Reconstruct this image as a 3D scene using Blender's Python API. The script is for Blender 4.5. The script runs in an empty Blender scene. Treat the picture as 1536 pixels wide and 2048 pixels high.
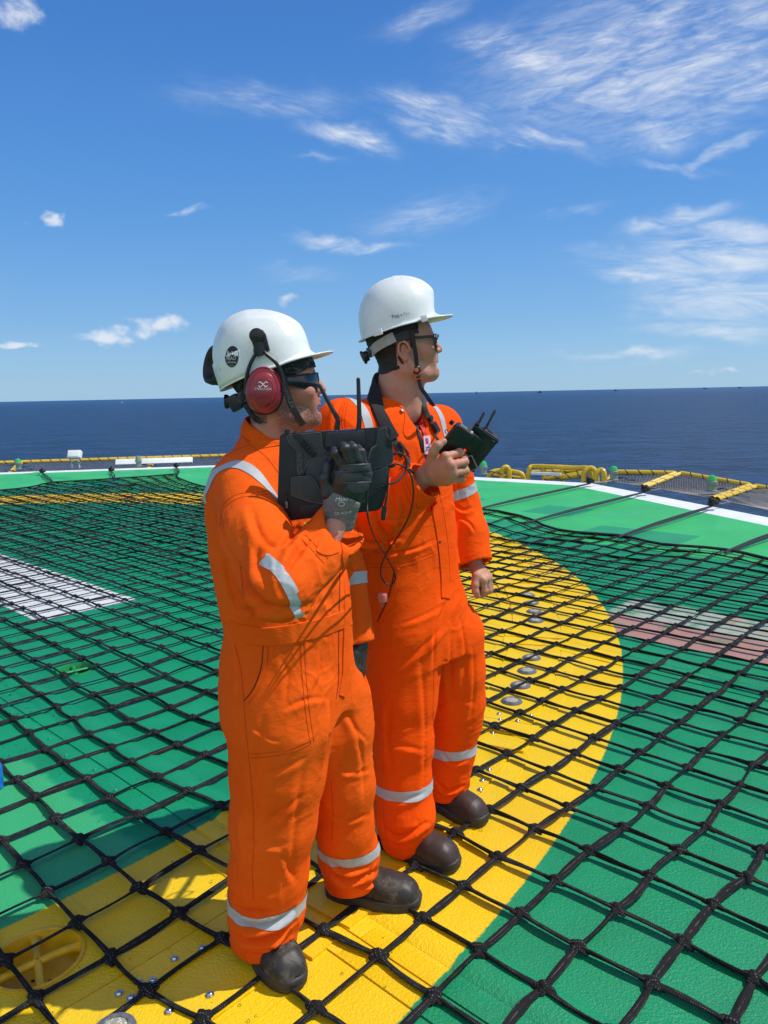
import bpy, bmesh, math, random
import numpy as np
from mathutils import Vector, Matrix
from mathutils.bvhtree import BVHTree
random.seed(7)
RNG = np.random.default_rng(11)
scene = bpy.context.scene
COL = scene.collection
R_ = math.radians
# ------------------------------------------------------------------ camera
F_, PITCH, ROLL, CAMH = 1520.0, 0.15424, -0.0204496, 1.525
cF = np.array([0, math.cos(PITCH), -math.sin(PITCH)])
cu = np.array([0, math.sin(PITCH), math.cos(PITCH)])
cx = np.array([1.0, 0, 0])
cX = math.cos(ROLL) * cx + math.sin(ROLL) * cu
cU = -math.sin(ROLL) * cx + math.cos(ROLL) * cu
EYE = np.array([0, 0, CAMH])
cam_data = bpy.data.cameras.new('camera')
cam = bpy.data.objects.new('camera', cam_data)
COL.objects.link(cam)
cam.matrix_world = Matrix(((cX[0], cU[0], -cF[0], 0), (cX[1], cU[1], -cF[1], 0), (cX[2], cU[2], -cF[2], CAMH), (0, 0, 0, 1)))
cam_data.sensor_fit = 'VERTICAL'
cam_data.sensor_height = 36
cam_data.lens = F_ / 2048 * 36
cam_data.clip_start = 0.05
cam_data.clip_end = 150000
scene.camera = cam

def ray(x, y):
    return cF * F_ + cX * (x - 768) - cU * (y - 1024)
def W(x, y, Y):            # world point seen at photo pixel x, y at world distance Y
    d = ray(x, y)
    return EYE + d * (Y / d[1])
def G(x, y, z=0.0):        # world point seen at photo pixel x, y at height z
    d = ray(x, y)
    return EYE + d * ((z - CAMH) / d[2])
def V(*a):
    return np.array(a, float)
def unit(v):
    v = np.asarray(v, float)
    return v / (np.linalg.norm(v) + 1e-12)

# ------------------------------------------------------------------ objects
def tag(o, label=None, cat=None, group=None, kind=None):
    if label: o['label'] = label
    if cat: o['category'] = cat
    if group: o['group'] = group
    if kind: o['kind'] = kind
    return o
def empty(name, loc, label, cat, group=None):
    o = bpy.data.objects.new(name, None)
    o.empty_display_size = 0.1
    COL.objects.link(o)
    o.location = Vector(loc)
    PLACE[o] = np.array(loc, float)
    return tag(o, label, cat, group)
PLACE = {}
def origin_of(p):
    z = np.zeros(3)
    while p is not None:
        z = z + PLACE.get(p, np.zeros(3)); p = p.parent
    return z
def link(name, me, mats, parent=None, smooth=True):
    o = bpy.data.objects.new(name, me)
    for m in (mats if isinstance(mats, (list, tuple)) else [mats]):
        me.materials.append(m)
    COL.objects.link(o)
    if parent is not None:
        o.parent = parent
    if smooth and len(me.polygons):
        me.polygons.foreach_set('use_smooth', np.ones(len(me.polygons), bool))
    return o
def mesh_obj(name, verts, faces, mats, parent=None, smooth=True, sharp=None):
    """verts are given in world space"""
    v = np.asarray(verts, float) - origin_of(parent)
    me = bpy.data.meshes.new(name)
    me.from_pydata([tuple(p) for p in v], [], [tuple(int(i) for i in f) for f in faces])
    me.update()
    o = link(name, me, mats, parent, smooth)
    if sharp:
        try: me.set_sharp_from_angle(angle=R_(sharp))
        except Exception: pass
    return o
def quad_mesh(name, verts, quads, mats, parent=None):
    v = np.asarray(verts, np.float32) - origin_of(parent).astype(np.float32)
    q = np.asarray(quads, np.int32)
    me = bpy.data.meshes.new(name)
    me.vertices.add(len(v)); me.vertices.foreach_set('co', v.ravel())
    n = len(q); w = q.shape[1]
    me.loops.add(n * w); me.loops.foreach_set('vertex_index', q.ravel())
    me.polygons.add(n)
    me.polygons.foreach_set('loop_start', np.arange(n, dtype=np.int32) * w)
    me.update(calc_edges=True); me.validate()
    return link(name, me, mats, parent)

class MB:
    """collects shapes in world space and links them as one mesh"""
    def __init__(s): s.v, s.f = [], []
    def add(s, v, f):
        o = len(s.v)
        s.v += [np.asarray(p, float) for p in v]
        s.f += [tuple(i + o for i in q) for q in f]
        return s
    def box(s, c, size, R=None, bev=0.0):
        c = np.asarray(c, float); h = np.asarray(size, float) / 2
        R = np.eye(3) if R is None else np.asarray(R, float)      # rows are axes
        bm = bmesh.new(); bmesh.ops.create_cube(bm, size=1)
        for q in bm.verts: q.co = Vector((q.co.x * size[0], q.co.y * size[1], q.co.z * size[2]))
        if bev: bmesh.ops.bevel(bm, geom=list(bm.edges), offset=min(bev, 0.45 * min(size)), segments=2, profile=0.7, affect='EDGES')
        bm.verts.index_update()
        vs = [c + q.co.x * R[0] + q.co.y * R[1] + q.co.z * R[2] for q in bm.verts]
        fs = [tuple(q.index for q in f.verts) for f in bm.faces]
        bm.free()
        return s.add(vs, fs)
    def prism(s, pts, axis, depth, bev=0.0):
        """closed outline pts (world) extruded by vector axis*depth"""
        bm = bmesh.new()
        a = unit(axis) * depth
        vs = [bm.verts.new(Vector(p)) for p in pts]
        f = bm.faces.new(vs)
        r = bmesh.ops.extrude_face_region(bm, geom=[f])
        bmesh.ops.translate(bm, verts=[e for e in r['geom'] if isinstance(e, bmesh.types.BMVert)], vec=Vector(a))
        bmesh.ops.recalc_face_normals(bm, faces=list(bm.faces))
        if bev: bmesh.ops.bevel(bm, geom=list(bm.edges), offset=bev, segments=2, profile=0.7, affect='EDGES')
        bm.verts.index_update()
        V_ = [np.array(q.co) for q in bm.verts]; F2 = [tuple(q.index for q in f.verts) for f in bm.faces]
        bm.free()
        return s.add(V_, F2)
    def tube(s, pts, r, n=10, cap=True, flat=None, up=None):
        """swept tube; r number or list; flat = (ratio) squash along frame normal"""
        P = [np.asarray(p, float) for p in pts]; m = len(P)
        rr = [r] * m if np.isscalar(r) else list(r)
        T = [unit(P[min(i + 1, m - 1)] - P[max(i - 1, 0)]) for i in range(m)]
        u = np.asarray(up, float) if up is not None else (V(0, 0, 1) if abs(T[0][2]) < 0.9 else V(1, 0, 0))
        vs = []
        for i in range(m):
            b = unit(np.cross(T[i], u)); nrm = np.cross(b, T[i])
            if up is None: u = nrm
            fl = 1.0 if flat is None else flat
            for k in range(n):
                a = 2 * math.pi * k / n
                vs.append(P[i] + rr[i] * (math.cos(a) * b + fl * math.sin(a) * nrm))
        fs = [(i * n + k, i * n + (k + 1) % n, (i + 1) * n + (k + 1) % n, (i + 1) * n + k) for i in range(m - 1) for k in range(n)]
        if cap:
            fs.append(tuple(range(n))[::-1]); fs.append(tuple((m - 1) * n + k for k in range(n)))
        return s.add(vs, fs)
    def lathe(s, c, axis, prof, n=24, cap=True):
        """prof: list of (radius, height along axis)"""
        a = unit(axis); u = unit(np.cross(a, V(0.3, 0.9, 0.1))); w = np.cross(a, u); c = np.asarray(c, float)
        vs = []
        for r, h in prof:
            for k in range(n):
                t = 2 * math.pi * k / n
                vs.append(c + a * h + r * (math.cos(t) * u + math.sin(t) * w))
        m = len(prof)
        fs = [(i * n + k, i * n + (k + 1) % n, (i + 1) * n + (k + 1) % n, (i + 1) * n + k) for i in range(m - 1) for k in range(n)]
        if cap:
            fs.append(tuple(range(n))[::-1]); fs.append(tuple((m - 1) * n + k for k in range(n)))
        return s.add(vs, fs)
    def build(s, name, mats, parent=None, smooth=True, sharp=35):
        return mesh_obj(name, s.v, s.f, mats, parent, smooth, sharp)

def bez(pts, n=24):
    """Catmull-Rom through the given points"""
    P = [np.asarray(p, float) for p in pts]
    P = [2 * P[0] - P[1]] + P + [2 * P[-1] - P[-2]]
    out = []
    for i in range(1, len(P) - 2):
        for k in range(n):
            t = k / n
            a, b, c, d = P[i - 1], P[i], P[i + 1], P[i + 2]
            out.append(0.5 * ((2 * b) + (c - a) * t + (2 * a - 5 * b + 4 * c - d) * t * t + (3 * b - a - 3 * c + d) * t ** 3))
    out.append(P[-2])
    return out

# ------------------------------------------------------------------ material helpers
class NT:
    def __init__(s, tree):
        s.t = tree; s.n = tree.nodes; s.l = tree.links
    def new(s, typ, **kw):
        n = s.n.new(typ)
        for k, v in kw.items(): setattr(n, k, v)
        return n
    def put(s, sock, v):
        if isinstance(v, bpy.types.NodeSocket): s.l.new(v, sock)
        else:
            try: sock.default_value = v
            except Exception: sock.default_value = tuple(v) + (1.0,) if hasattr(v, '__len__') and len(v) == 3 else (v, v, v)
    def m(s, op, a, b=None, c=None, clamp=False):
        n = s.new('ShaderNodeMath', operation=op, use_clamp=clamp)
        s.put(n.inputs[0], a)
        if b is not None: s.put(n.inputs[1], b)
        if c is not None: s.put(n.inputs[2], c)
        return n.outputs[0]
    def add(s, a, b): return s.m('ADD', a, b)
    def sub(s, a, b): return s.m('SUBTRACT', a, b)
    def mul(s, a, b): return s.m('MULTIPLY', a, b)
    def vm(s, op, a, b=None):
        n = s.new('ShaderNodeVectorMath', operation=op)
        s.put(n.inputs[0], a)
        if b is not None:
            if op == 'SCALE': s.put(n.inputs['Scale'], b)
            else: s.put(n.inputs[1], b)
        if op == 'MULTIPLY_ADD' and b is not None: s.put(n.inputs[1], b)
        return n.outputs['Value'] if op in ('LENGTH', 'DOT_PRODUCT', 'DISTANCE') else n.outputs[0]
    def step(s, x, lo, hi):           # smoothstep lo..hi -> 0..1
        n = s.new('ShaderNodeMapRange', interpolation_type='SMOOTHSTEP')
        s.put(n.inputs['Value'], x); s.put(n.inputs['From Min'], lo); s.put(n.inputs['From Max'], hi)
        return n.outputs[0]
    def noise(s, vec, scale, detail=3, rough=0.5, dist=0.0, color=False):
        n = s.new('ShaderNodeTexNoise')
        if vec is not None: s.put(n.inputs['Vector'], vec)
        s.put(n.inputs['Scale'], scale); s.put(n.inputs['Detail'], detail); s.put(n.inputs['Roughness'], rough); s.put(n.inputs['Distortion'], dist)
        return n.outputs['Color'] if color else n.outputs[0]
    def voro(s, vec, scale, feature='F1'):
        n = s.new('ShaderNodeTexVoronoi', feature=feature)
        if vec is not None: s.put(n.inputs['Vector'], vec)
        s.put(n.inputs['Scale'], scale)
        return n.outputs['Distance']
    def mix(s, f, a, b):
        n = s.new('ShaderNodeMix', data_type='RGBA')
        s.put(n.inputs[0], f); s.put(n.inputs[6], a); s.put(n.inputs[7], b)
        return n.outputs[2]
    def sep(s, v):
        n = s.new('ShaderNodeSeparateXYZ'); s.put(n.inputs[0], v); return n.outputs
    def comb(s, x, y, z):
        n = s.new('ShaderNodeCombineXYZ'); s.put(n.inputs[0], x); s.put(n.inputs[1], y); s.put(n.inputs[2], z); return n.outputs[0]
    def bump(s, h, strength=0.5, dist=0.002, prev=None):
        n = s.new('ShaderNodeBump')
        s.put(n.inputs['Strength'], strength); s.put(n.inputs['Distance'], dist); s.put(n.inputs['Height'], h)
        if prev is not None: s.put(n.inputs['Normal'], prev)
        return n.outputs[0]
    def pos(s): return s.new('ShaderNodeNewGeometry').outputs['Position']
    def obj(s): return s.new('ShaderNodeTexCoord').outputs['Object']
    def uv(s): return s.new('ShaderNodeTexCoord').outputs['UV']
def material(name):
    m = bpy.data.materials.new(name); m.use_nodes = True
    nt = NT(m.node_tree)
    p = m.node_tree.nodes['Principled BSDF']
    return m, nt, p
def C4(c): return (c[0], c[1], c[2], 1.0)
def simple(name, col, rough=0.5, metal=0.0, var=0.15, vscale=30, bump=0.3, bscale=300, bdist=0.0005, spec=0.5, coat=0.0):
    """painted / plastic / rubber surface: mottled colour, uneven gloss, fine grain"""
    m, nt, p = material(name)
    o = nt.obj()
    n1 = nt.noise(o, vscale, 4, 0.6)
    dk = tuple(c * (1 - var) for c in col); lt = tuple(min(1, c * (1 + var)) for c in col)
    nt.put(p.inputs['Base Color'], nt.mix(nt.step(n1, 0.3, 0.7), C4(dk), C4(lt)))
    nt.put(p.inputs['Roughness'], nt.add(rough - 0.08, nt.mul(n1, 0.16)))
    p.inputs['Metallic'].default_value = metal
    p.inputs['Specular IOR Level'].default_value = spec
    p.inputs['Coat Weight'].default_value = coat
    if bump: nt.put(p.inputs['Normal'], nt.bump(nt.noise(o, bscale, 3, 0.6), bump, bdist))
    return m
# ================================================================== light and sky
SUN_EL, SUN_AZ = R_(56), R_(6)          # azimuth from +X towards +Y
sdir = V(math.cos(SUN_EL) * math.cos(SUN_AZ), math.cos(SUN_EL) * math.sin(SUN_AZ), math.sin(SUN_EL))
sl = bpy.data.lights.new('sun', 'SUN'); sl.energy = 4.0; sl.angle = R_(0.53); sl.color = (1.0, 0.955, 0.88)
so = bpy.data.objects.new('sun', sl); COL.objects.link(so)
so.rotation_mode = 'QUATERNION'; so.rotation_quaternion = Vector(sdir).to_track_quat('Z', 'Y')
so.location = (20, 0, 30)

world = bpy.data.worlds.new('World'); scene.world = world; world.use_nodes = True
wn = NT(world.node_tree)
bg = world.node_tree.nodes['Background']
sky = wn.new('ShaderNodeTexSky', sky_type='NISHITA', sun_disc=False)
sky.sun_elevation = SUN_EL; sky.sun_rotation = R_(90) - SUN_AZ
sky.altitude = 0; sky.air_density = 1.0; sky.dust_density = 0.25; sky.ozone_density = 3.0
dirv = wn.vm('NORMALIZE', wn.new('ShaderNodeTexCoord').outputs['Generated'])
hsv = wn.new('ShaderNodeHueSaturation')
hsv.inputs['Hue'].default_value = 0.512; hsv.inputs['Saturation'].default_value = 1.18; hsv.inputs['Value'].default_value = 1.0
wn.put(hsv.inputs['Color'], sky.outputs[0])
warp = wn.vm('SCALE', wn.vm('SUBTRACT', wn.noise(wn.vm('MULTIPLY', dirv, (9.0, 9.0, 14.0)), 1.0, 4, 0.6, 0.0, True), (0.5, 0.5, 0.5)), 0.06)
wdir = wn.vm('ADD', dirv, warp)
def lobe(cxy, axis, w, amp, soft=0.0):
    """one soft-edged elliptical patch of cloud cover: 1 at its centre, 0 outside"""
    c = unit(ray(*cxy)); N_ = np.linalg.norm(ray(*cxy))
    e1 = ray(cxy[0] + axis[0], cxy[1] + axis[1]) - ray(*cxy); L = np.linalg.norm(e1) / N_
    e1 = unit(e1 - c * e1.dot(c)); e2 = np.cross(c, e1); wd = w / N_
    mp = wn.new('ShaderNodeMapping', vector_type='TEXTURE')
    R3 = np.array([e1, e2, c]).T
    mp.inputs['Rotation'].default_value = Matrix(R3.tolist()).to_euler()
    mp.inputs['Scale'].default_value = (L, wd, max(L, wd)); mp.inputs['Location'].default_value = tuple(c)
    wn.put(mp.inputs['Vector'], wdir)
    return wn.mul(wn.m('POWER', 0.333, wn.m('POWER', wn.vm('LENGTH', mp.outputs[0]), 2.0)), amp)
def frame(axis, at):
    c = unit(ray(*at)); e1 = ray(at[0] + axis[0], at[1] + axis[1]) - ray(*at); e1 = unit(e1 - c * e1.dot(c)); e2 = np.cross(c, e1)
    return wn.comb(wn.vm('DOT_PRODUCT', dirv, tuple(e1)), wn.vm('DOT_PRODUCT', dirv, tuple(e2)), 0.0)
def cover(items):
    t = None
    for it in items:
        l = lobe(*it); t = l if t is None else wn.m('MAXIMUM', t, l)
    return t
def cirrus(items, axis, at, seed, kx=9, ky=34, k=1.0):
    q = frame(axis, at); g = cover(items)
    n = wn.noise(wn.vm('ADD', wn.vm('MULTIPLY', q, (kx, ky, 0.0)), (seed, seed, seed)), 1.0, 9, 0.62, 1.1)
    f = wn.noise(wn.vm('MULTIPLY', q, (26.0, 130.0, 0.0)), 1.0, 6, 0.65, 0.8)
    d = wn.add(wn.add(wn.mul(wn.step(f, 0.34, 0.9), 0.55), wn.mul(wn.step(n, 0.30, 1.0), 0.95)), 0.05)
    return wn.mul(wn.mul(wn.mul(d, wn.add(0.12, g)), wn.step(g, 0.02, 0.75)), k)
CL = [((1290, 110), (350, -80), 150, 0.95), ((1050, 120), (150, 62), 42, 0.95), ((1440, 145), (210, 14), 60, 0.85), ((1370, 240), (210, -55), 55, 0.75),
      ((530, 190), (230, 12), 36, 0.55), ((700, 266), (105, 30), 24, 1.0), ((870, 235), (130, 45), 40, 1.0), ((1060, 285), (160, 32), 24, 0.75),
      ((1440, 300), (75, -40), 15, 0.8), ((1330, 325), (120, 22), 14, 0.6), ((860, 425), (150, -32), 42, 0.6), ((700, 487), (130, 12), 15, 0.8),
      ((600, 540), (90, 12), 26, 0.45), ((1140, 432), (90, -14), 13, 0.5), ((362, 412), (48, -6), 6, 0.8), ((840, 25), (110, -45), 26, 0.6), ((640, 318), (60, 6), 9, 0.5)]
BK = [((1350, 448), (95, -20), 20, 0.75), ((1470, 490), (170, 4), 34, 0.95), ((1390, 528), (210, 8), 30, 0.85), ((1480, 590), (200, 0), 66, 0.8), ((1430, 665), (160, 4), 18, 0.6), ((1250, 710), (140, -6), 10, 0.5)]
CU = [((105, 447), (46, 0), 20, 0.72), ((208, 670), (64, 0), 21, 0.8), ((312, 656), (80, 0), 24, 0.66), ((30, 682), (42, 0), 12, 0.75), ((582, 597), (32, 0), 13, 0.4),
      ((2, 578), (18, 0), 22, 0.45), ((45, 38), (75, -10), 42, 0.6), ((155, 228), (14, 0), 20, 0.2), ((1440, 742), (90, 0), 12, 0.4)]
dens = cirrus([CL[i] for i in (0, 1, 2, 3, 15)], (330, -85), (1290, 105), 1.7)
dens = wn.m('MAXIMUM', dens, cirrus([CL[i] for i in (4, 5, 6, 7, 9, 16)], (230, 62), (800, 250), 4.1, 10, 40))
dens = wn.m('MAXIMUM', dens, cirrus([CL[i] for i in (8, 10, 11, 12, 13, 14)], (150, -25), (860, 430), 7.3, 12, 44))
q = frame((150, 0), (1440, 550)); g = cover(BK)
n = wn.noise(wn.vm('MULTIPLY', q, (10.0, 46.0, 0.0)), 1.0, 9, 0.6, 0.6)
dens = wn.m('MAXIMUM', dens, wn.mul(wn.mul(wn.step(n, 0.26, 0.78), wn.step(g, 0.05, 0.65)), 0.90))
g = cover(CU)
n = wn.noise(wn.vm('MULTIPLY', dirv, (32.0, 32.0, 40.0)), 1.0, 9, 0.6, 0.3)
d = wn.step(wn.add(wn.mul(n, 1.35), wn.sub(g, 0.62)), 0.30, 0.85)
dens = wn.m('MAXIMUM', dens, wn.mul(wn.mul(d, wn.step(g, 0.03, 0.4)), 0.85))
# unseen bright cloud, added behind the camera to fill camera-facing sides
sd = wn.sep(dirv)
fill_cloud = wn.noise(wn.vm('MULTIPLY', dirv, (3.0, 3.0, 6.0)), 1.0, 6, 0.6, 0.4)
fill_cloud = wn.mul(wn.step(fill_cloud, 0.30, 0.56), wn.mul(wn.step(wn.mul(sd[1], -1.0), 0.05, 0.45), wn.step(sd[2], 0.02, 0.15)))
dens = wn.m('MAXIMUM', dens, fill_cloud)
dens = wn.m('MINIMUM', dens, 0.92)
SKYK = 0.115
ramp = wn.new('ShaderNodeValToRGB'); cr = ramp.color_ramp; cr.interpolation = 'B_SPLINE'
stops = [(0.0, (0.30, 0.55, 0.81)), (0.09, (0.20, 0.46, 0.81)), (0.21, (0.105, 0.345, 0.785)), (0.37, (0.062, 0.245, 0.68)), (0.57, (0.038, 0.15, 0.49)), (1.0, (0.022, 0.09, 0.33))]
while len(cr.elements) < len(stops): cr.elements.new(0.5)
for el_, (ps_, c_) in zip(cr.elements, stops): el_.position = ps_; el_.color = C4(c_)
wn.put(ramp.inputs[0], wn.sep(dirv)[2])
skyc = wn.mix(0.8, hsv.outputs[0], wn.vm('SCALE', ramp.outputs[0], 1.0 / SKYK))
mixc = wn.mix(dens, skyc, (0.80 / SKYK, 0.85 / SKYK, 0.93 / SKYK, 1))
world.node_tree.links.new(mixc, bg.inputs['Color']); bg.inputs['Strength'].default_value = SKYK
vs_ = scene.view_settings
vs_.view_transform = 'Standard'; vs_.look = 'None'; vs_.exposure = 0.0; vs_.gamma = 1.0; vs_.use_curve_mapping = False

# ================================================================== sea
SEA_Z = -27.0
m, nt, p = material('sea_water')
P = nt.pos()
PS = nt.vm('MULTIPLY', P, (1.0, 1.0, 0.0))
PR = nt.comb(nt.add(nt.mul(nt.sep(P)[0], 0.55), nt.mul(nt.sep(P)[1], 0.2)), nt.add(nt.mul(nt.sep(P)[1], 1.0), nt.mul(nt.sep(P)[0], -0.2)), 0.0)
w1 = nt.noise(PR, 0.035, 4, 0.55); w2 = nt.noise(PR, 0.16, 5, 0.6); w3 = nt.noise(PR, 0.9, 5, 0.62)
hgt = nt.add(nt.add(nt.mul(w1, 5.0), nt.mul(w2, 3.2)), nt.mul(w3, 0.9))
nt.put(p.inputs['Normal'], nt.bump(hgt, 1.0, 1.0))
big = nt.noise(PR, 0.012, 3, 0.5)
dist = nt.vm('LENGTH', PS)
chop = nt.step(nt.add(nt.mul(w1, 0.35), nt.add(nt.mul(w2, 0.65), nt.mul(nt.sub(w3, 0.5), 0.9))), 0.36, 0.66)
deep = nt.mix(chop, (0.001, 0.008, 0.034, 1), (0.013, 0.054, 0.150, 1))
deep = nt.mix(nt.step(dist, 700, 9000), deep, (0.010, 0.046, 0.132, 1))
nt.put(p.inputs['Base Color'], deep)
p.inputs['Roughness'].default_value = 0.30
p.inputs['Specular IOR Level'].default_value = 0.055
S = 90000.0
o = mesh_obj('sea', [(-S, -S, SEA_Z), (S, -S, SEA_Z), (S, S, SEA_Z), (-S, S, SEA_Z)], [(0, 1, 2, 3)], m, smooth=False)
tag(o, kind='structure')

# ================================================================== helideck
CC = V(-4.95, 5.9, 0)                                    # landing circle centre
EU = V(math.cos(R_(-43.5)), math.sin(R_(-43.5)), 0); EV = V(-EU[1], EU[0], 0)
def deck_uv(pt):
    d = np.asarray(pt, float)[:3] - CC if len(pt) > 2 else np.array([pt[0], pt[1], 0]) - CC
    return d.dot(EU), d.dot(EV)

def deck_paint(name, rough=0.42, grit=1.0):
    m, nt, p = material(name)
    P = nt.pos()
    rel = nt.vm('SUBTRACT', P, tuple(CC)); rel = nt.vm('MULTIPLY', rel, (1, 1, 0))
    u = nt.vm('DOT_PRODUCT', rel, tuple(EU)); v = nt.vm('DOT_PRODUCT', rel, tuple(EV)); r = nt.vm('LENGTH', rel)
    e1 = nt.mul(nt.sub(nt.noise(P, 14, 4, 0.6), 0.5), 0.05); e2 = nt.mul(nt.sub(nt.noise(P, 60, 3, 0.6), 0.5), 0.012)
    wob = nt.add(e1, e2); wob_s = nt.mul(e2, 1.0)
    def band(x, lo, hi, e=0.004, wb=wob_s):
        x2 = nt.add(x, wb)
        return nt.mul(nt.step(x2, lo - e, lo + e), nt.sub(1.0, nt.step(x2, hi - e, hi + e)))
    def rect(u0, u1, v0, v1, e=0.004, wb=wob_s): return nt.mul(band(u, u0, u1, e, wb), band(v, v0, v1, e, wb))
    grn = (0.034, 0.46, 0.105, 1); teal = (0.004, 0.262, 0.110, 1); dteal = (0.006, 0.28, 0.14, 1)
    patch = nt.noise(P, 0.9, 3, 0.5)
    col = nt.mix(nt.step(patch, 0.35, 0.7), C4([c * 0.93 for c in grn]), C4([c * 1.08 for c in grn]))
    # repainted teal field under the net, lighter patch by the drain
    t = rect(-6.2, 9.5, -7.0, 6.05, 0.02, nt.mul(nt.sub(patch, 0.5), 0.6))
    for (a, b) in (((-2.6, -1.9), (6.5, 6.95)), ((0.1, 0.65), (6.6, 6.9)), ((1.9, 3.3), (6.1, 6.6)), ((2.3, 3.0), (7.3, 8.0)), ((3.6, 4.7), (6.2, 7.0)), ((-1.2, -0.5), (8.2, 8.7)), ((0.8, 1.3), (7.7, 8.0)), ((-3.6, -2.9), (7.4, 7.8)), ((5.4, 6.0), (7.0, 7.4))):
        t = nt.m('MAXIMUM', t, nt.mul(rect(a[0], a[1], b[0], b[1], 0.01, nt.mul(e1, 1.5)), 0.8))
    tcol = nt.mix(nt.step(nt.noise(P, 2.5, 4, 0.6), 0.3, 0.7), C4([c * 0.9 for c in teal]), C4([c * 1.1 for c in teal]))
    col = nt.mix(t, col, tcol)
    lp = nt.mul(rect(4.35, 5.75, -1.4, 0.28, 0.02, nt.mul(e1, 1.6)), nt.step(nt.noise(P, 1.8, 3, 0.5), 0.2, 0.42))
    col = nt.mix(nt.mul(lp, 0.75), col, (0.055, 0.44, 0.16, 1))
    # faded pink and white wind stripes of an old marking
    for (vv, c, f) in ((3.72, (0.52, 0.23, 0.21, 1), 0.85), (4.14, (0.58, 0.54, 0.48, 1), 0.7)):
        fade = nt.mul(nt.step(nt.noise(P, 3.2, 6, 0.7), 0.28, 0.52), f)
        col = nt.mix(nt.mul(rect(5.25, 8.0, vv - 0.24, vv + 0.19, 0.02, wob), fade), col, c)
    blot = nt.mul(rect(5.95, 6.7, 3.5, 4.3, 0.02, wob), nt.mul(nt.step(nt.noise(P, 5, 5, 0.7), 0.5, 0.62), 0.7))
    col = nt.mix(blot, col, (0.50, 0.30, 0.20, 1))
    # landing circle and H
    ring = band(r, 5.44, 6.53, 0.004)
    ycol = nt.mix(nt.step(nt.noise(P, 3.1, 5, 0.62), 0.3, 0.75), (0.83, 0.53, 0.003, 1), (0.90, 0.60, 0.005, 1))
    ycol = nt.mix(nt.mul(nt.step(nt.noise(P, 21, 5, 0.7), 0.56, 0.75), 0.25), ycol, (0.55, 0.34, 0.03, 1))
    col = nt.mix(ring, col, ycol)
    H = nt.m('MAXIMUM', nt.m('MAXIMUM', rect(-2.35, 2.36, 1.18, 1.93, 0.006, wob), rect(-2.35, 2.36, -1.93, -1.18, 0.006, wob)), rect(-0.38, 0.38, -1.2, 1.2, 0.006, wob))
    wear = nt.step(nt.noise(P, 17, 5, 0.7), 0.24, 0.42)
    col = nt.mix(nt.mul(H, nt.add(0.35, nt.mul(wear, 0.65))), col, (0.74, 0.75, 0.74, 1))
    # grime: dark speckle, scuffs
    sp = nt.step(nt.noise(P, 130, 2, 0.7), 0.70, 0.78)
    col = nt.mix(nt.mul(sp, 0.35), col, (0.03, 0.05, 0.03, 1))
    sc = nt.step(nt.noise(nt.vm('MULTIPLY', P, (1.0, 0.35, 1.0)), 3.0, 7, 0.72), 0.58, 0.75)
    col = nt.mix(nt.mul(sc, 0.22), col, (0.05, 0.09, 0.05, 1))
    mk = nt.step(nt.noise(nt.comb(nt.mul(u, 0.5), nt.mul(v, 9.0), 0.0), 2.0, 6, 0.7, 0.6), 0.62, 0.74)
    col = nt.mix(nt.mul(mk, 0.20), col, (0.025, 0.03, 0.025, 1))
    pl = nt.step(nt.noise(P, 0.55, 4, 0.6), 0.42, 0.62)
    col = nt.mix(nt.mul(pl, 0.10), col, nt.mix(0.5, col, (0.02, 0.12, 0.05, 1)))
    nt.put(p.inputs['Base Color'], col)
    wet = nt.step(nt.noise(P, 2.0, 3, 0.5), 0.5, 0.68)
    nt.put(p.inputs['Roughness'], nt.sub(rough, nt.mul(wet, 0.12)))
    p.inputs['Specular IOR Level'].default_value = 0.42
    g1 = nt.noise(P, 260, 3, 0.6); g2 = nt.noise(P, 115, 3, 0.6); g3 = nt.noise(P, 6, 3, 0.5)
    hh = nt.add(nt.add(nt.mul(g1, 0.0022 * grit), nt.mul(g2, 0.0045 * grit)), nt.mul(g3, 0.004))
    nt.put(p.inputs['Normal'], nt.bump(hh, 0.85, 1.0))
    return m
M_DECK = deck_paint('deck_paint')
M_EDGE = simple('white_edge_paint', (0.78, 0.80, 0.78), 0.45, var=0.08, vscale=4, bump=0.4, bscale=90, bdist=0.002)
M_DKSTEEL = simple('dark_steel', (0.05, 0.055, 0.055), 0.5, var=0.3, vscale=12)
# octagon
K0 = V(-3.2, 17.3, 0); K1 = V(3.42, 12.45, 0); K2 = V(5.85, 4.3, 0)
KM = V(-11.6, 16.0, 0)
ctr = CC + V(-0.6, -0.4, 0)
POLY = [KM, K0, K1, K2, V(3.2, -3.6, 0), V(-4.0, -7.0, 0), V(-12.0, -4.6, 0), V(-15.6, 2.6, 0), V(-15.2, 10.4, 0)]
def inset(poly, d):
    n = len(poly); out = []
    for i in range(n):
        a, b, c = poly[i - 1], poly[i], poly[(i + 1) % n]
        n1 = unit(np.cross(b - a, V(0, 0, 1))); n2 = unit(np.cross(c - b, V(0, 0, 1)))
        bis = unit(n1 + n2); s = d / max(0.3, bis.dot(n1))
        q = b + bis * s
        if np.linalg.norm(q - ctr) > np.linalg.norm(b - ctr) and d > 0: q = b - bis * s
        out.append(q)
    return out
sgn = 1.0
INN = inset(POLY, 0.42)
n = len(POLY)
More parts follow.
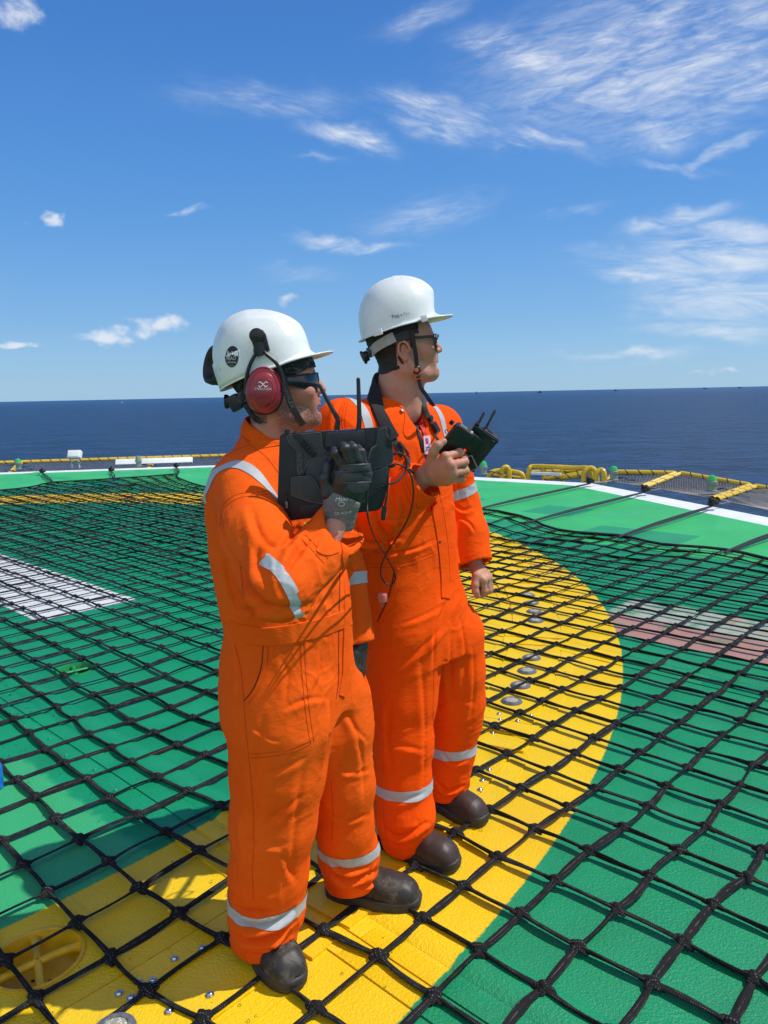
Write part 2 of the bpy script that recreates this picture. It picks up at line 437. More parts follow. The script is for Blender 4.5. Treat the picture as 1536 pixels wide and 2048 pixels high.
# deck slab: top inside the white edge, with a hole for the drain
DR = V(-0.985, 1.893, 0); DRX, DRR = 0.115, 0.115
mb = MB()
ring = [DR + 0.115 * V(math.cos(t), math.sin(t), 0) for t in np.linspace(0, 2 * math.pi, 33)[:-1]]
DR2 = V(-1.79, 4.17, 0)
bm = bmesh.new()
outer = [bm.verts.new(Vector(q)) for q in INN]
ed = [bm.edges.new((outer[i], outer[(i + 1) % n])) for i in range(n)]
for cdr, rad in ((DR, 0.115), (DR2, 0.10)):
    hv = [bm.verts.new(Vector(cdr + rad * V(math.cos(t), math.sin(t), 0))) for t in np.linspace(0, 2 * math.pi, 33)[:-1]]
    ed += [bm.edges.new((hv[i], hv[(i + 1) % 32])) for i in range(32)]
bmesh.ops.triangle_fill(bm, edges=ed, use_beauty=True)
bm.faces.ensure_lookup_table()
drop = [f for f in bm.faces if any((np.array(f.calc_center_median()) - c)[:2].dot((np.array(f.calc_center_median()) - c)[:2]) < (rr * 0.93) ** 2 and len(set(v.index for v in f.verts)) and all(np.linalg.norm(np.array(v.co) - c) < rr * 1.02 for v in f.verts) for c, rr in ((DR, 0.115), (DR2, 0.10)))]
bmesh.ops.delete(bm, geom=drop, context='FACES_ONLY')
bmesh.ops.recalc_face_normals(bm, faces=list(bm.faces))
if bm.faces and list(bm.faces)[0].normal.z < 0: bmesh.ops.reverse_faces(bm, faces=list(bm.faces))
me = bpy.data.meshes.new('deck'); bm.to_mesh(me); bm.free()
deck = link('deck', me, M_DECK, smooth=False); tag(deck, kind='structure')
# white edge line + fascia
vs, fs = [], []
OUT = POLY
for q in INN: vs.append(q)
for q in OUT: vs.append(q)
for q in OUT: vs.append(q - V(0, 0, 0.45))
for q in INN: vs.append(q - V(0, 0, 0.45))
for i in range(n):
    j = (i + 1) % n
    fs += [(i, i + n, j + n, j), (i + n, i + 2 * n, j + 2 * n, j + n)]
fs.append(tuple(range(3 * n, 4 * n)))
tag(mesh_obj('deck_edge', vs, fs, M_EDGE, smooth=False), kind='structure')

# joint strips between planks (raised plates painted with the deck) and a corrugation beside each
mb = MB()
def strip(u0, u1, v, w, z):
    segs = 12
    for k in range(segs):
        a, b = u0 + (u1 - u0) * k / segs, u0 + (u1 - u0) * (k + 1) / segs
        mb.box(CC + EU * (a + b) / 2 + EV * v + V(0, 0, z / 2), ((b - a) - 0.0015, w, z), np.array([EU, EV, V(0, 0, 1)]), 0.0012)
def ridge(u0, u1, v, w, z):
    a = CC + EU * u0 + EV * v; L = EU * (u1 - u0)
    pr = [(-w / 2 - 0.03, 0.0005), (-w / 2, z), (w / 2, z), (w / 2 + 0.03, 0.0005)]
    vs = [a + EV * x + V(0, 0, zz) for x, zz in pr]; vs += [q + L for q in vs]
    mb.add(vs, [(i, i + 1, i + 5, i + 4) for i in range(3)])
for v0 in (-4.75, -2.15, 0.42, 3.0, 5.6):
    strip(-9, 9.3, v0, 0.075, 0.0055)
    strip(-9, 9.3, v0 + 0.083, 0.06, 0.0046)
    ridge(-9, 9.3, v0 + 0.20, 0.07, 0.011)
plates = mb.build('joint_strips', M_DECK, smooth=False); tag(plates, kind='structure')
# plate arc that carries the circle lights
mb = MB()
def arc(a0, a1, r0, r1, z, nseg=16):
    vs, fs = [], []
    for k in range(nseg + 1):
        t = R_(a0 + (a1 - a0) * k / nseg); d = V(math.cos(t), math.sin(t), 0)
        vs += [CC + d * r0, CC + d * r0 + V(0, 0, z), CC + d * r1 + V(0, 0, z), CC + d * r1]
    for k in range(nseg):
        b = 4 * k
        fs += [(b, b + 1, b + 5, b + 4), (b + 1, b + 2, b + 6, b + 5), (b + 2, b + 3, b + 7, b + 6)]
    fs += [(0, 3, 2, 1), (4 * nseg, 4 * nseg + 1, 4 * nseg + 2, 4 * nseg + 3)]
    mb.add(vs, fs)
for k in range(27):
    a = -6.5 - 13.1 * 3 + 13.1 * k
    arc(a - 5.2, a + 5.2, 5.88, 6.18, 0.007)
    arc(a - 6.4, a - 5.3, 5.84, 6.22, 0.010); arc(a + 5.3, a + 6.4, 5.84, 6.22, 0.010)
    arc(a - 5.2, a + 5.2, 5.80, 5.872, 0.0034); arc(a - 5.2, a + 5.2, 6.188, 6.26, 0.0034)
tag(mb.build('light_strip_plates', M_DECK, smooth=False), kind='structure')
# gaps: thin dark joints around the plates
# bolts
M_CHROME = simple('bolt_steel', (0.62, 0.62, 0.6), 0.22, 1.0, var=0.2, vscale=40, bump=0.2)
M_YBOLT = simple('painted_bolt', (0.78, 0.47, 0.01), 0.35, var=0.1)
M_GBOLT = simple('green_bolt', (0.01, 0.28, 0.12), 0.35, var=0.1)
def bolt_mesh(m, rr):
    b = MB().lathe((0, 0, 0), (0, 0, 1), [(rr * 1.35, 0), (rr * 1.35, rr * 0.25), (rr, rr * 0.27), (rr * 0.93, rr * 0.6), (rr * 0.66, rr * 0.88), (rr * 0.25, rr * 1.0), (0.0001, rr * 1.01)], 14)
    o = b.build('bolt', m); me = o.data; bpy.data.objects.remove(o); return me
BM_ = {'c': bolt_mesh(M_CHROME, 0.0085), 'y': bolt_mesh(M_YBOLT, 0.008), 'g': bolt_mesh(M_GBOLT, 0.008)}
def bolt(kind, pos, parent):
    o = bpy.data.objects.new('bolt', BM_[kind]); COL.objects.link(o); o.location = Vector(pos); o.parent = parent
nb = 0
for (px, py) in ((305, 1962), (277, 1965), (349, 1918), (338, 2023), (238, 1988), (262, 1996), (420, 1990), (405, 1897), (985, 1467), (1000, 1440), (998, 1428), (978, 1540), (965, 1561), (960, 1580), (1035, 1442), (1062, 1432)):
    bolt('c', G(px, py, 0.008), plates); nb += 1
for (px, py) in ((278, 1766), (300, 1764), (340, 1821), (348, 1830), (570, 1835), (600, 1812), (640, 1735), (655, 1745), (930, 1600), (945, 1590), (1045, 1500), (1090, 1290), (1100, 1265), (1030, 1290), (1020, 1215)):
    bolt('y', G(px, py, 0.006), plates); nb += 1
for k in range(26):
    u_ = 4.95 - 0.22 * k
    bolt('g' if not 0 else 'y', CC + EU * u_ + EV * (0.42 + (0.012 if k % 2 else -0.012)) + V(0, 0, 0.005), plates); nb += 1
# circle lights
M_LRING = simple('light_ring_metal', (0.30, 0.29, 0.27), 0.42, 0.7, var=0.3, vscale=60)
M_LENS, nt, p = material('light_lens')
p.inputs['Base Color'].default_value = (0.80, 0.72, 0.5, 1); p.inputs['Roughness'].default_value = 0.15
p.inputs['Coat Weight'].default_value = 0.6
nt.put(p.inputs['Base Color'], nt.mix(nt.step(nt.voro(nt.obj(), 140), 0.1, 0.5), (0.85, 0.8, 0.65, 1), (0.35, 0.32, 0.22, 1)))
M_LDARK = simple('light_base_grey', (0.11, 0.12, 0.13), 0.5, var=0.25)
def deck_light(pos, label):
    e = empty('deck_light', pos, label, 'deck light', 'flush lights along the yellow landing circle')
    MB().lathe(pos, (0, 0, 1), [(0.054, 0), (0.052, 0.005), (0.042, 0.007), (0.041, 0.006), (0.0001, 0.007)], 22, False).build('base', M_LDARK, e)
    MB().lathe(pos + V(0, 0, 0.0075), (0, 0, 1), [(0.043, 0), (0.042, 0.003), (0.034, 0.005), (0.033, 0.002)], 22, False).build('rim', M_LRING, e)
    MB().lathe(pos + V(0, 0, 0.0085), (0, 0, 1), [(0.033, 0), (0.029, 0.003), (0.015, 0.005), (0.0001, 0.006)], 20, False).build('lens', M_LENS, e)
lights_ = {0: 'far group of the flush round lights in the yellow circle, right of the standing man', 1: 'near group of the flush round lights in the yellow circle, right of the man with glasses'}
for gi, a in ((0, -6.5), (1, -19.6), (2, -45.8)):
    for d in (-3.1, -1.03, 1.03, 3.1):
        t = R_(a + d); pos = CC + V(math.cos(t), math.sin(t), 0) * 6.03 + V(0, 0, 0.007)
        if gi < 2:
            lab = ('flush round metal deck light, ' + ('nearest', 'second nearest', 'third nearest', 'farthest')[int(round((d + 3.1) / 2.06))] + ' of the ' + ('far', 'near')[gi] + ' four in the yellow circle')
            deck_light(pos, lab)
        elif d == 1.03:
            deck_light(G(228, 2062, 0.007), 'flush round metal deck light under the net near the yellow drain')

# rain drops standing on the paint beside the joints
m, nt, p = material('water_drop'); M_DROP = m
p.inputs['Base Color'].default_value = (0.9, 0.95, 0.95, 1); p.inputs['Roughness'].default_value = 0.02; p.inputs['Transmission Weight'].default_value = 1.0; p.inputs['IOR'].default_value = 1.33
mb = MB()
for k in range(420):
    if k < 260: q = CC + EU * RNG.uniform(3.2, 6.4) + EV * (0.47 + RNG.normal(0, 0.13)); zz = 0.004
    else:
        t = R_(RNG.uniform(-56, -18)); q = CC + V(math.cos(t), math.sin(t), 0) * (6.03 + RNG.normal(0, 0.14)); zz = 0.006
    rr = abs(RNG.normal(0, 0.0026)) + 0.0014; q = q * V(1, 1, 0) + V(0, 0, zz)
    mb.lathe(q, (0, 0, 1), [(rr, -0.004), (rr, 0), (rr * 0.8, rr * 0.38), (rr * 0.4, rr * 0.58), (0.0001, rr * 0.62)], 8, False)
tag(mb.build('water_drops', M_DROP, sharp=None), 'clear rain drops standing on the painted deck seams', 'water drops', kind='stuff')

# drains: recessed tie-down pots with a crossbar
M_DRY = simple('drain_yellow', (0.70, 0.42, 0.006), 0.4, var=0.12, vscale=20, bump=0.5, bscale=160, bdist=0.001)
M_DRG = simple('drain_green', (0.012, 0.27, 0.075), 0.4, var=0.12, vscale=20, bump=0.5, bscale=160, bdist=0.001)
M_HOLE = simple('drain_hole', (0.01, 0.01, 0.008), 0.8)
def drain(c, r, m, label):
    e = empty('tie_down_point', c, label, 'tie-down point')
    MB().lathe(c, (0, 0, 1), [(r * 1.10, 0.0005), (r * 1.09, 0.004), (r * 1.01, 0.005), (r * 0.985, 0.0), (r * 0.96, -0.03), (r * 0.80, -0.062), (r * 0.5, -0.078), (0.0001, -0.08)], 40, False).build('pot', m, e)
    b = MB()
    for ang in (38, 118):
        d = V(math.cos(R_(ang)), math.sin(R_(ang)), 0) * r * 0.97
        b.tube([c - d + V(0, 0, -0.022), c - d * 0.85 + V(0, 0, -0.015), c - d * 0.4 + V(0, 0, -0.012), c + d * 0.4 + V(0, 0, -0.012), c + d * 0.85 + V(0, 0, -0.015), c + d + V(0, 0, -0.022)], [0.017, 0.0125, 0.0115, 0.0115, 0.0125, 0.017], 14)
    b.build('crossbar', m, e)
    b = MB()
    for k in range(8):
        t = k * 0.785; b.lathe(c + V(math.cos(t) * 0.034, math.sin(t) * 0.034 - 0.015, -0.0775), (0, 0, 1), [(0.0055, 0), (0.0001, 0.001)], 10, False)
    b.build('drain_hole', M_HOLE, e)
drain(DR, 0.115, M_DRY, 'yellow recessed tie-down pot with a crossbar beside the landing circle')
drain(DR2, 0.10, M_DRG, 'green recessed tie-down pot under the net in the green deck')

# ================================================================== rope net
m, nt, p = material('black_net_webbing'); M_NET = m
uv = nt.sep(nt.uv())
st = nt.new('ShaderNodeTexBrick'); st.offset = 0.5
nt.put(st.inputs['Vector'], nt.comb(uv[0], uv[1], 0.0)); nt.put(st.inputs['Scale'], 1.0)
st.inputs['Brick Width'].default_value = 0.011; st.inputs['Row Height'].default_value = 0.11; st.inputs['Mortar Size'].default_value = 0.0045
st.inputs['Color1'].default_value = (0.010, 0.010, 0.012, 1); st.inputs['Color2'].default_value = (0.016, 0.016, 0.018, 1); st.inputs['Mortar'].default_value = (0.012, 0.012, 0.014, 1)
v2 = nt.m('FRACT', nt.mul(uv[1], 6.0)); u2 = nt.m('FRACT', nt.mul(uv[0], 170.0))
dots = nt.mul(nt.mul(nt.step(v2, 0.38, 0.46), nt.sub(1.0, nt.step(v2, 0.56, 0.64))), nt.step(u2, 0.45, 0.62))
dots = nt.mul(dots, nt.step(nt.noise(nt.pos(), 35, 3, 0.6), 0.42, 0.6))
nt.put(p.inputs['Base Color'], nt.mix(nt.mul(dots, 0.6), nt.mix(nt.noise(nt.pos(), 9, 3), (0.010, 0.010, 0.011, 1), (0.026, 0.026, 0.029, 1)), (0.30, 0.30, 0.28, 1)))
p.inputs['Roughness'].default_value = 0.85; p.inputs['Specular IOR Level'].default_value = 0.08
wv = nt.add(nt.mul(nt.m('SINE', nt.mul(uv[0], 900)), 0.0006), nt.mul(nt.m('SINE', nt.mul(uv[1], 50.3)), 0.0005))
nt.put(p.inputs['Normal'], nt.bump(wv, 0.8, 1.0))

def hash3(P, seed=0):
    P = np.asarray(P, float)
    n = np.sin(P[..., 0] * 127.1 + P[..., 1] * 311.7 + P[..., 2] * 74.7 + seed * 13.37) * 43758.5453
    return n - np.floor(n)
def vnoise(P, seed=0):
    """smooth value noise in -1..1, P (...,3)"""
    P = np.asarray(P, float); i = np.floor(P); f = P - i; f = f * f * f * (f * (f * 6 - 15) + 10)
    r = 0
    for dx in (0, 1):
        wx = f[..., 0] if dx else 1 - f[..., 0]
        for dy in (0, 1):
            wy = f[..., 1] if dy else 1 - f[..., 1]
            for dz in (0, 1):
                wz = f[..., 2] if dz else 1 - f[..., 2]
                r = r + wx * wy * wz * hash3(i + np.array([dx, dy, dz]), seed)
    return r * 2 - 1
I0, I1, J0, J1 = -60, 12, -41, 20
NO = V(0.763, 3.26, 0)
ii, jj = np.meshgrid(np.arange(I0, I1 + 1), np.arange(J0, J1 + 1), indexing='ij')
KN = NO + 0.2 * (ii[..., None] * EU + jj[..., None] * EV)
KN0 = KN.copy()
MEAS = [(936 + x / 2.56, 1424 + y / 2.56) for x, y in ((435, 65), (640, 140), (870, 210), (1110, 290), (1370, 370), (320, 140), (535, 215), (770, 300), (1025, 390), (1300, 485), (190, 215), (415, 305), (650, 400), (925, 490), (1225, 605), (1530, 725), (40, 290), (265, 395), (515, 495), (785, 600), (1085, 715), (1430, 850), (110, 490), (350, 605), (630, 725), (935, 850), (1270, 990), (175, 735), (440, 865), (760, 1005))]
MEAS += [(936 + x / 1.587, 1648 + y / 1.587) for x, y in ((685, 370), (890, 475), (165, 278), (355, 378), (580, 510), (830, 615), (45, 390), (250, 520))]
MEAS += [(x / 3.2, 1520 + y / 3.2) for x, y in ((95, 105), (210, 225), (350, 365), (490, 510), (120, 660), (280, 845), (545, 105), (690, 240), (850, 375), (1045, 520), (1270, 690), (840, 25), (990, 130), (1170, 260), (1370, 405), (1270, 45), (1440, 160), (880, 870))]
MEAS += [(x / 3.84, 1780 + y / 3.84) for x, y in ((560, 265), (800, 545), (1070, 45), (1320, 290), (1060, 870), (215, 830), (20, 530))]
MEAS += [(x / 3.2, 1200 + y / 3.2) for x, y in ((170, 530), (245, 600), (340, 670), (555, 845), (690, 940), (490, 545), (600, 610), (720, 690), (840, 770), (970, 860), (1110, 960), (840, 550), (940, 630), (1080, 705), (1220, 785), (1370, 880))]
num_, den_ = np.zeros(KN.shape), np.full(ii.shape, 0.12)
for p_ in MEAS:                                            # the net lies slightly skewed: follow its knots
    g_ = G(*p_, 0.02) * V(1, 1, 0); d2 = np.linalg.norm(KN0 - g_, axis=-1); k = np.unravel_index(d2.argmin(), d2.shape)
    if d2[k] < 0.092:
        w_ = np.exp(-(np.linalg.norm(KN0 - KN0[k], axis=-1) / 0.21) ** 2); num_ += w_[..., None] * (g_ - KN0[k]); den_ += w_
KN = KN + num_ / den_[..., None]
lowf = np.stack([vnoise(KN * 0.9 + 3, 1), vnoise(KN * 0.9 + 7, 2), np.zeros(ii.shape)], -1)
KN = KN + 0.010 * lowf + np.concatenate([RNG.normal(0, 0.0045, ii.shape + (2,)), np.zeros(ii.shape + (1,))], -1)
corner = KN[0, -1].copy(); tgt = V(-4.12, 15.19, 0)
dist_ = np.linalg.norm(KN - corner, axis=-1)
KN = KN + (tgt - corner) * np.exp(-dist_ / 2.0)[..., None]
TIES = [((1051, 1046), (1290, 984), (1322, 978)), ((1237, 1074), (1425, 1012), (1461, 1004)), ((1449, 1105), (1610, 1046), (1660, 1030)), ((948, 1020), (1180, 967), (1222, 962)),
        ((108, 967), (84, 946), (76, 938)), ((230, 959), (222, 943), (221, 934)), ((358, 945), (352, 935), (351, 930))]
for a, b, c in TIES[:6]:
    t0 = G(*a, 0.0); d2 = np.linalg.norm(KN - t0, axis=-1)
    k = np.unravel_index(d2.argmin(), d2.shape)
    KN = KN + (t0 - KN[k]) * np.exp(-(np.linalg.norm(KN - KN[k], axis=-1) / 0.55) ** 2)[..., None]
KN[..., 2] = 0.0165 + 0.008 * vnoise(KN * 1.3, 5) + 0.01 * np.clip(vnoise(KN * 0.45 + 9, 6), 0, 1)
nv, nq, nuv = [], [], []
base = 0
def sweep(P, wid, thk, ang, ncs, u0=0.0):
    """P (m,3), wid/thk/ang (m,) -> ring sweep with a duplicated seam column"""
    global base
    m_ = len(P); T = np.gradient(P, axis=0); T /= np.linalg.norm(T, axis=1)[:, None]
    up = np.array([0, 0, 1.0]); b = np.cross(T, up); b /= np.linalg.norm(b, axis=1)[:, None]; nrm = np.cross(b, T)
    ca, sa = np.cos(ang)[:, None], np.sin(ang)[:, None]
    e1 = ca * b + sa * nrm; e2 = -sa * b + ca * nrm
    t = np.linspace(0, 2 * np.pi, ncs + 1)
    ring = P[:, None] + e1[:, None] * (wid[:, None] * np.cos(t))[..., None] + e2[:, None] * (thk[:, None] * np.sin(t))[..., None]
    L = np.concatenate([[0], np.cumsum(np.linalg.norm(np.diff(P, axis=0), axis=1))]) + u0
    uvv = np.stack(np.broadcast_arrays(L[:, None], (t / (2 * np.pi))[None]), -1)
    nv.append(ring.reshape(-1, 3)); nuv.append(uvv.reshape(-1, 2))
    a = np.arange(m_ - 1)[:, None] * (ncs + 1) + np.arange(ncs)[None] + base
    nq.append(np.stack([a, a + 1, a + ncs + 2, a + ncs + 1], -1).reshape(-1, 4))
    base += m_ * (ncs + 1)
def strand(p0, p1, kind, near):
    mth = 9 if near > 1 else (6 if near else 4); ncs = 10 if near > 1 else (6 if near else 5)
    t = np.linspace(0, 1, mth)
    P = p0 + (p1 - p0) * t[:, None]
    s = np.sin(np.pi * t)
    side = np.cross(unit(p1 - p0), [0, 0, 1])
    if kind == 'a':
        P[:, 2] += s * RNG.uniform(-0.004, 0.003); wid = 0.0078 + 0.0054 * s * RNG.uniform(0.5, 1.25); thk = 0.0034 + 0.0012 * (1 - s)
        ang = RNG.uniform(-0.5, 0.5) + s * RNG.uniform(-0.5, 0.5)
    else:
        P[:, 2] += s * RNG.uniform(-0.003, 0.003); wid = 0.0104 + 0.0046 * s * RNG.uniform(0.3, 1.2); thk = 0.0056 + 0.001 * (1 - s)
        ang = RNG.uniform(0.3, 1.1) + (t - 0.5) * RNG.uniform(-1.2, 1.2)
    P = P + side * (s * RNG.normal(0, 0.004))[:, None]
    if near == 0: wid = wid * 1.22; thk = thk * 1.25
    sweep(P, wid * np.ones(mth), thk * np.ones(mth), ang * np.ones(mth), ncs, RNG.uniform(0, 3))
eyed = np.linalg.norm(KN - np.array([0, 1.0, 0]), axis=-1)
for i in range(ii.shape[0]):
    for j in range(ii.shape[1]):
        p0 = KN[i, j]; near = 2 if eyed[i, j] < 3.2 else (1 if eyed[i, j] < 6 else 0)
        if p0[1] < 0.9: continue
        if i + 1 < ii.shape[0]: strand(p0, KN[i + 1, j], 'b', near)
        if j + 1 < ii.shape[1]: strand(p0, KN[i, j + 1], 'a', near)
        # knot: three short wraps
        z = V(0, 0, 0.004)
        if near:
            for q, (d, L, ww, th_) in enumerate(((EU, 0.034, 0.0145, 0.0095), (EV, 0.028, 0.0140, 0.009), (unit(EU + EV * RNG.uniform(-0.8, 1.2)), 0.019, 0.0135, 0.0120))):
                d = unit(d + RNG.normal(0, 0.15, 3) * [1, 1, 0.3]); t = np.linspace(-1, 1, 7 if near > 1 else 4)
                P = p0 + z * (0.5 + q * 0.55) + d * (t * L)[:, None] + np.array([0, 0, 1.0]) * (-(t ** 2) * 0.007)[:, None] + np.cross(d, [0, 0, 1]) * (RNG.uniform(-0.006, 0.006) * np.sin(t * 2.5))[:, None]
                k_ = np.sqrt(np.clip(1 - (t * 0.93) ** 2, 0.1, 1))
                sweep(P, ww * k_ * RNG.uniform(0.85, 1.15), th_ * k_, RNG.uniform(-0.3, 0.3) * np.ones(len(t)), 8 if near > 1 else 6, RNG.uniform(0, 2))
        else:
            t = np.linspace(-1, 1, 4); P = p0 + z + EU * (t * 0.026)[:, None]
            sweep(P, 0.019 * np.sqrt(1.05 - t * t), 0.013 * np.sqrt(1.05 - t * t), np.zeros(4), 5)
# border ropes
for L in ([KN[0, j] for j in range(ii.shape[1])], [KN[i, -1] for i in range(ii.shape[0])]):
    P = np.array(L) + [0, 0, 0.006]; sweep(P, np.full(len(P), 0.017), np.full(len(P), 0.014), np.zeros(len(P)), 7)
nvA = np.concatenate(nv); nqA = np.concatenate(nq); nuA = np.concatenate(nuv)
net = quad_mesh('rope_net', nvA, nqA, M_NET)
uvl = net.data.uv_layers.new(name='UVMap')
li = np.empty(len(net.data.loops), np.int32); net.data.loops.foreach_get('vertex_index', li)
uvl.data.foreach_set('uv', nuA[li].astype(np.float32).ravel())
tag(net, 'black knotted webbing net stretched over the painted deck', 'net')
# tie-down straps with tensioners
M_STRAP = simple('black_strap', (0.014, 0.014, 0.016), 0.6, var=0.3, vscale=60)
tie_lab = ['black tie-down strap with a tensioner, third from the right frame side', 'black tie-down strap with a tensioner over dark green patches, second from the right', 'rightmost black tie-down strap, cut by the edge of the photo', 'black tie-down strap starting behind the man with glasses',
           'leftmost black tie-down strap by the white deck edge', 'black tie-down strap below the white panel on the left', 'black tie-down strap at the far corner of the net']
for k, (a, b, c) in enumerate(TIES):
    A, B, C_ = G(*a, 0.03), G(*b, 0.05), G(*c, 0.06)
    e = empty('tie_down_strap', A, tie_lab[k], 'strap', 'straps tying the net to the deck edge')
    mid = (A + B) / 2 + V(0, 0, 0.01)
    sgl = MB()
    for off in (-0.018, 0.018):
        side = unit(np.cross(B - A, V(0, 0, 1))) * off
        sgl.tube(bez([A, (A * 2 + B) / 3 + side + V(0, 0, 0.01), (A + 2 * B) / 3 + side * 1.3 + V(0, 0, 0.005), B], 5), 0.012, 6)
    sgl.build('strap', M_STRAP, e)
    d = unit(B - A); s = np.cross(d, V(0, 0, 1))
    t_ = MB().box(B + V(0, 0, 0.030), (0.11, 0.08, 0.055), np.array([d, s, V(0, 0, 1)]), 0.02)
    t_.tube([B - d * 0.10 + V(0, 0, 0.10), B + d * 0.02 + V(0, 0, 0.075)], 0.02, 8)
    t_.lathe(B + s * 0.06 + V(0, 0, 0.045), s, [(0.028, -0.11), (0.032, -0.10), (0.032, 0), (0.028, 0.01)], 12)
    t_.build('tensioner', M_STRAP, e)
    MB().tube([B + V(0, 0, 0.03), (B + C_) / 2 + V(0, 0, 0.0), C_], 0.011, 6).build('hook', M_LRING, e)

# ================================================================== edge furniture
m, nt, p = material('yellow_wrapped_tube'); M_WRAP = m
uvs = nt.sep(nt.uv())
# spiral lashing
fr = nt.m('FRACT', nt.add(nt.mul(uvs[0], 4.6), nt.mul(uvs[1], 1.0)))
blk = nt.sub(1.0, nt.step(fr, 0.10, 0.13))
nt.put(p.inputs['Base Color'], nt.mix(blk, nt.mix(nt.noise(nt.pos(), 14, 4), (0.62, 0.40, 0.02, 1), (0.75, 0.52, 0.03, 1)), (0.02, 0.02, 0.02, 1)))
p.inputs['Roughness'].default_value = 0.45
nt.put(p.inputs['Normal'], nt.bump(nt.mul(nt.sub(1.0, blk), 0.008), 0.6, 1.0))
def wrapped(name, pts, r, parent):
    global nv, nq, nuv, base
    nv, nq, nuv = [], [], []; base = 0
    P = np.array(pts, float); seg = []
    for a, b in zip(P[:-1], P[1:]):
        k = max(2, int(np.linalg.norm(b - a) / 0.15)); seg += [a + (b - a) * t for t in np.linspace(0, 1, k, endpoint=False)]
    seg.append(P[-1]); seg = np.array(seg)
    sweep(seg, np.full(len(seg), r), np.full(len(seg), r), np.zeros(len(seg)), 12)
    o = quad_mesh(name, np.concatenate(nv), np.concatenate(nq), M_WRAP, parent)
    l = o.data.uv_layers.new(name='UVMap'); li = np.empty(len(o.data.loops), np.int32); o.data.loops.foreach_get('vertex_index', li)
    l.data.foreach_set('uv', np.concatenate(nuv)[li].astype(np.float32).ravel())
    return o
M_WIRE = simple('grey_wire', (0.17, 0.17, 0.175), 0.5, 0.4, var=0.3)
M_YEL = simple('yellow_paint', (0.72, 0.47, 0.02), 0.38, var=0.12, vscale=15)
def net_panel(A, B, outw, label, z0=-0.12, z1=0.16, cell=0.075, quad=None):
    """perimeter safety net between deck-edge points A and B, leaning out by outw"""
    nrm = unit(np.cross(B - A, V(0, 0, 1))) * outw
    if nrm.dot((A + B) / 2 - ctr) < 0: nrm = -nrm
    a0, b0 = A + unit(nrm) * 0.12 + V(0, 0, z0), B + unit(nrm) * 0.12 + V(0, 0, z0); a1, b1 = A + nrm + V(0, 0, z1), B + nrm + V(0, 0, z1)
    if quad is not None: a0, b0, a1, b1 = quad
    e = empty('safety_net', (A + B) / 2, label, 'safety net', 'safety net panels around the deck edge')
    wrapped('outer_tube', [a1, b1], 0.045, e); wrapped('side_tube', [a0, a1], 0.04, e); wrapped('side_tube', [b0, b1], 0.04, e)
    w_ = MB(); L = np.linalg.norm(B - A); H_ = np.linalg.norm(a1 - a0)
    def pt(s, t): return (a0 * (1 - s) + b0 * s) * (1 - t) + (a1 * (1 - s) + b1 * s) * t - V(0, 0, 0.07 * math.sin(math.pi * s) * math.sin(math.pi * t))
    du, dv = L / cell, H_ / cell
    k = -dv
    while k < du:
        for sg in (1, -1):
            line = []
            for q in np.linspace(0, 1, 5):
                s = (k + q * dv) / du; s = s if sg > 0 else 1 - s
                line.append((s, q))
            lo = [l for l in line if -0.001 <= l[0] <= 1.001]
            if len(lo) >= 2: w_.tube([pt(max(0, min(1, s)), t) for s, t in lo], 0.006, 4, False)
        k += 1
    w_.build('wire_mesh', M_WIRE, e, sharp=None)
    return e
d01 = unit(K1 - K0); d12 = unit(K2 - K1); dM0 = unit(K0 - KM)
# right-hand edge: panels seen from the corner towards the right border
pR = [K1 + d12 * 0.25, K1 + d12 * 2.05, K1 + d12 * 4.0, K1 + d12 * 6.0]
lab = ['grey mesh safety net in a yellow frame beside the deck corner', 'grey mesh safety net in a yellow frame, middle one on the right', 'grey mesh safety net in a yellow frame at the right border']
iR = [G(1214, 962, -0.03), G(1293, 974, -0.03), G(1434, 999, -0.03), G(1600, 1034, -0.03)]
oR = [W(1229, 944, 13.1), W(1362, 947, 12.5), W(1512, 973, 11.4), W(1680, 1003, 10.2)]
for k in range(3): net_panel(iR[k], iR[k + 1], 1.35, lab[k], quad=(iR[k], iR[k + 1] - unit(iR[k + 1] - iR[k]) * 0.09, oR[k], oR[k + 1] - unit(oR[k + 1] - oR[k]) * 0.09), cell=0.06)
pL = [KM, KM + dM0 * 3.4, KM + dM0 * 6.4, K0 - dM0 * 0.1]
lab = ['safety net with yellow tube at the far left border', 'safety net with yellow tube behind the floodlight', 'safety net with yellow tube behind the long white panel']
for k in range(3): net_panel(pL[k], pL[k + 1] - dM0 * 0.04, 1.25, lab[k], cell=0.11, z1=0.12)
for k in range(2): net_panel(K0 + d01 * (0.2 + 2.0 * k), K0 + d01 * (2.16 + 2.0 * k), 1.25, ['safety net with yellow tube hidden behind the men, by the far corner', 'safety net with yellow tube behind the man with glasses'][k], cell=0.11, z1=0.12)

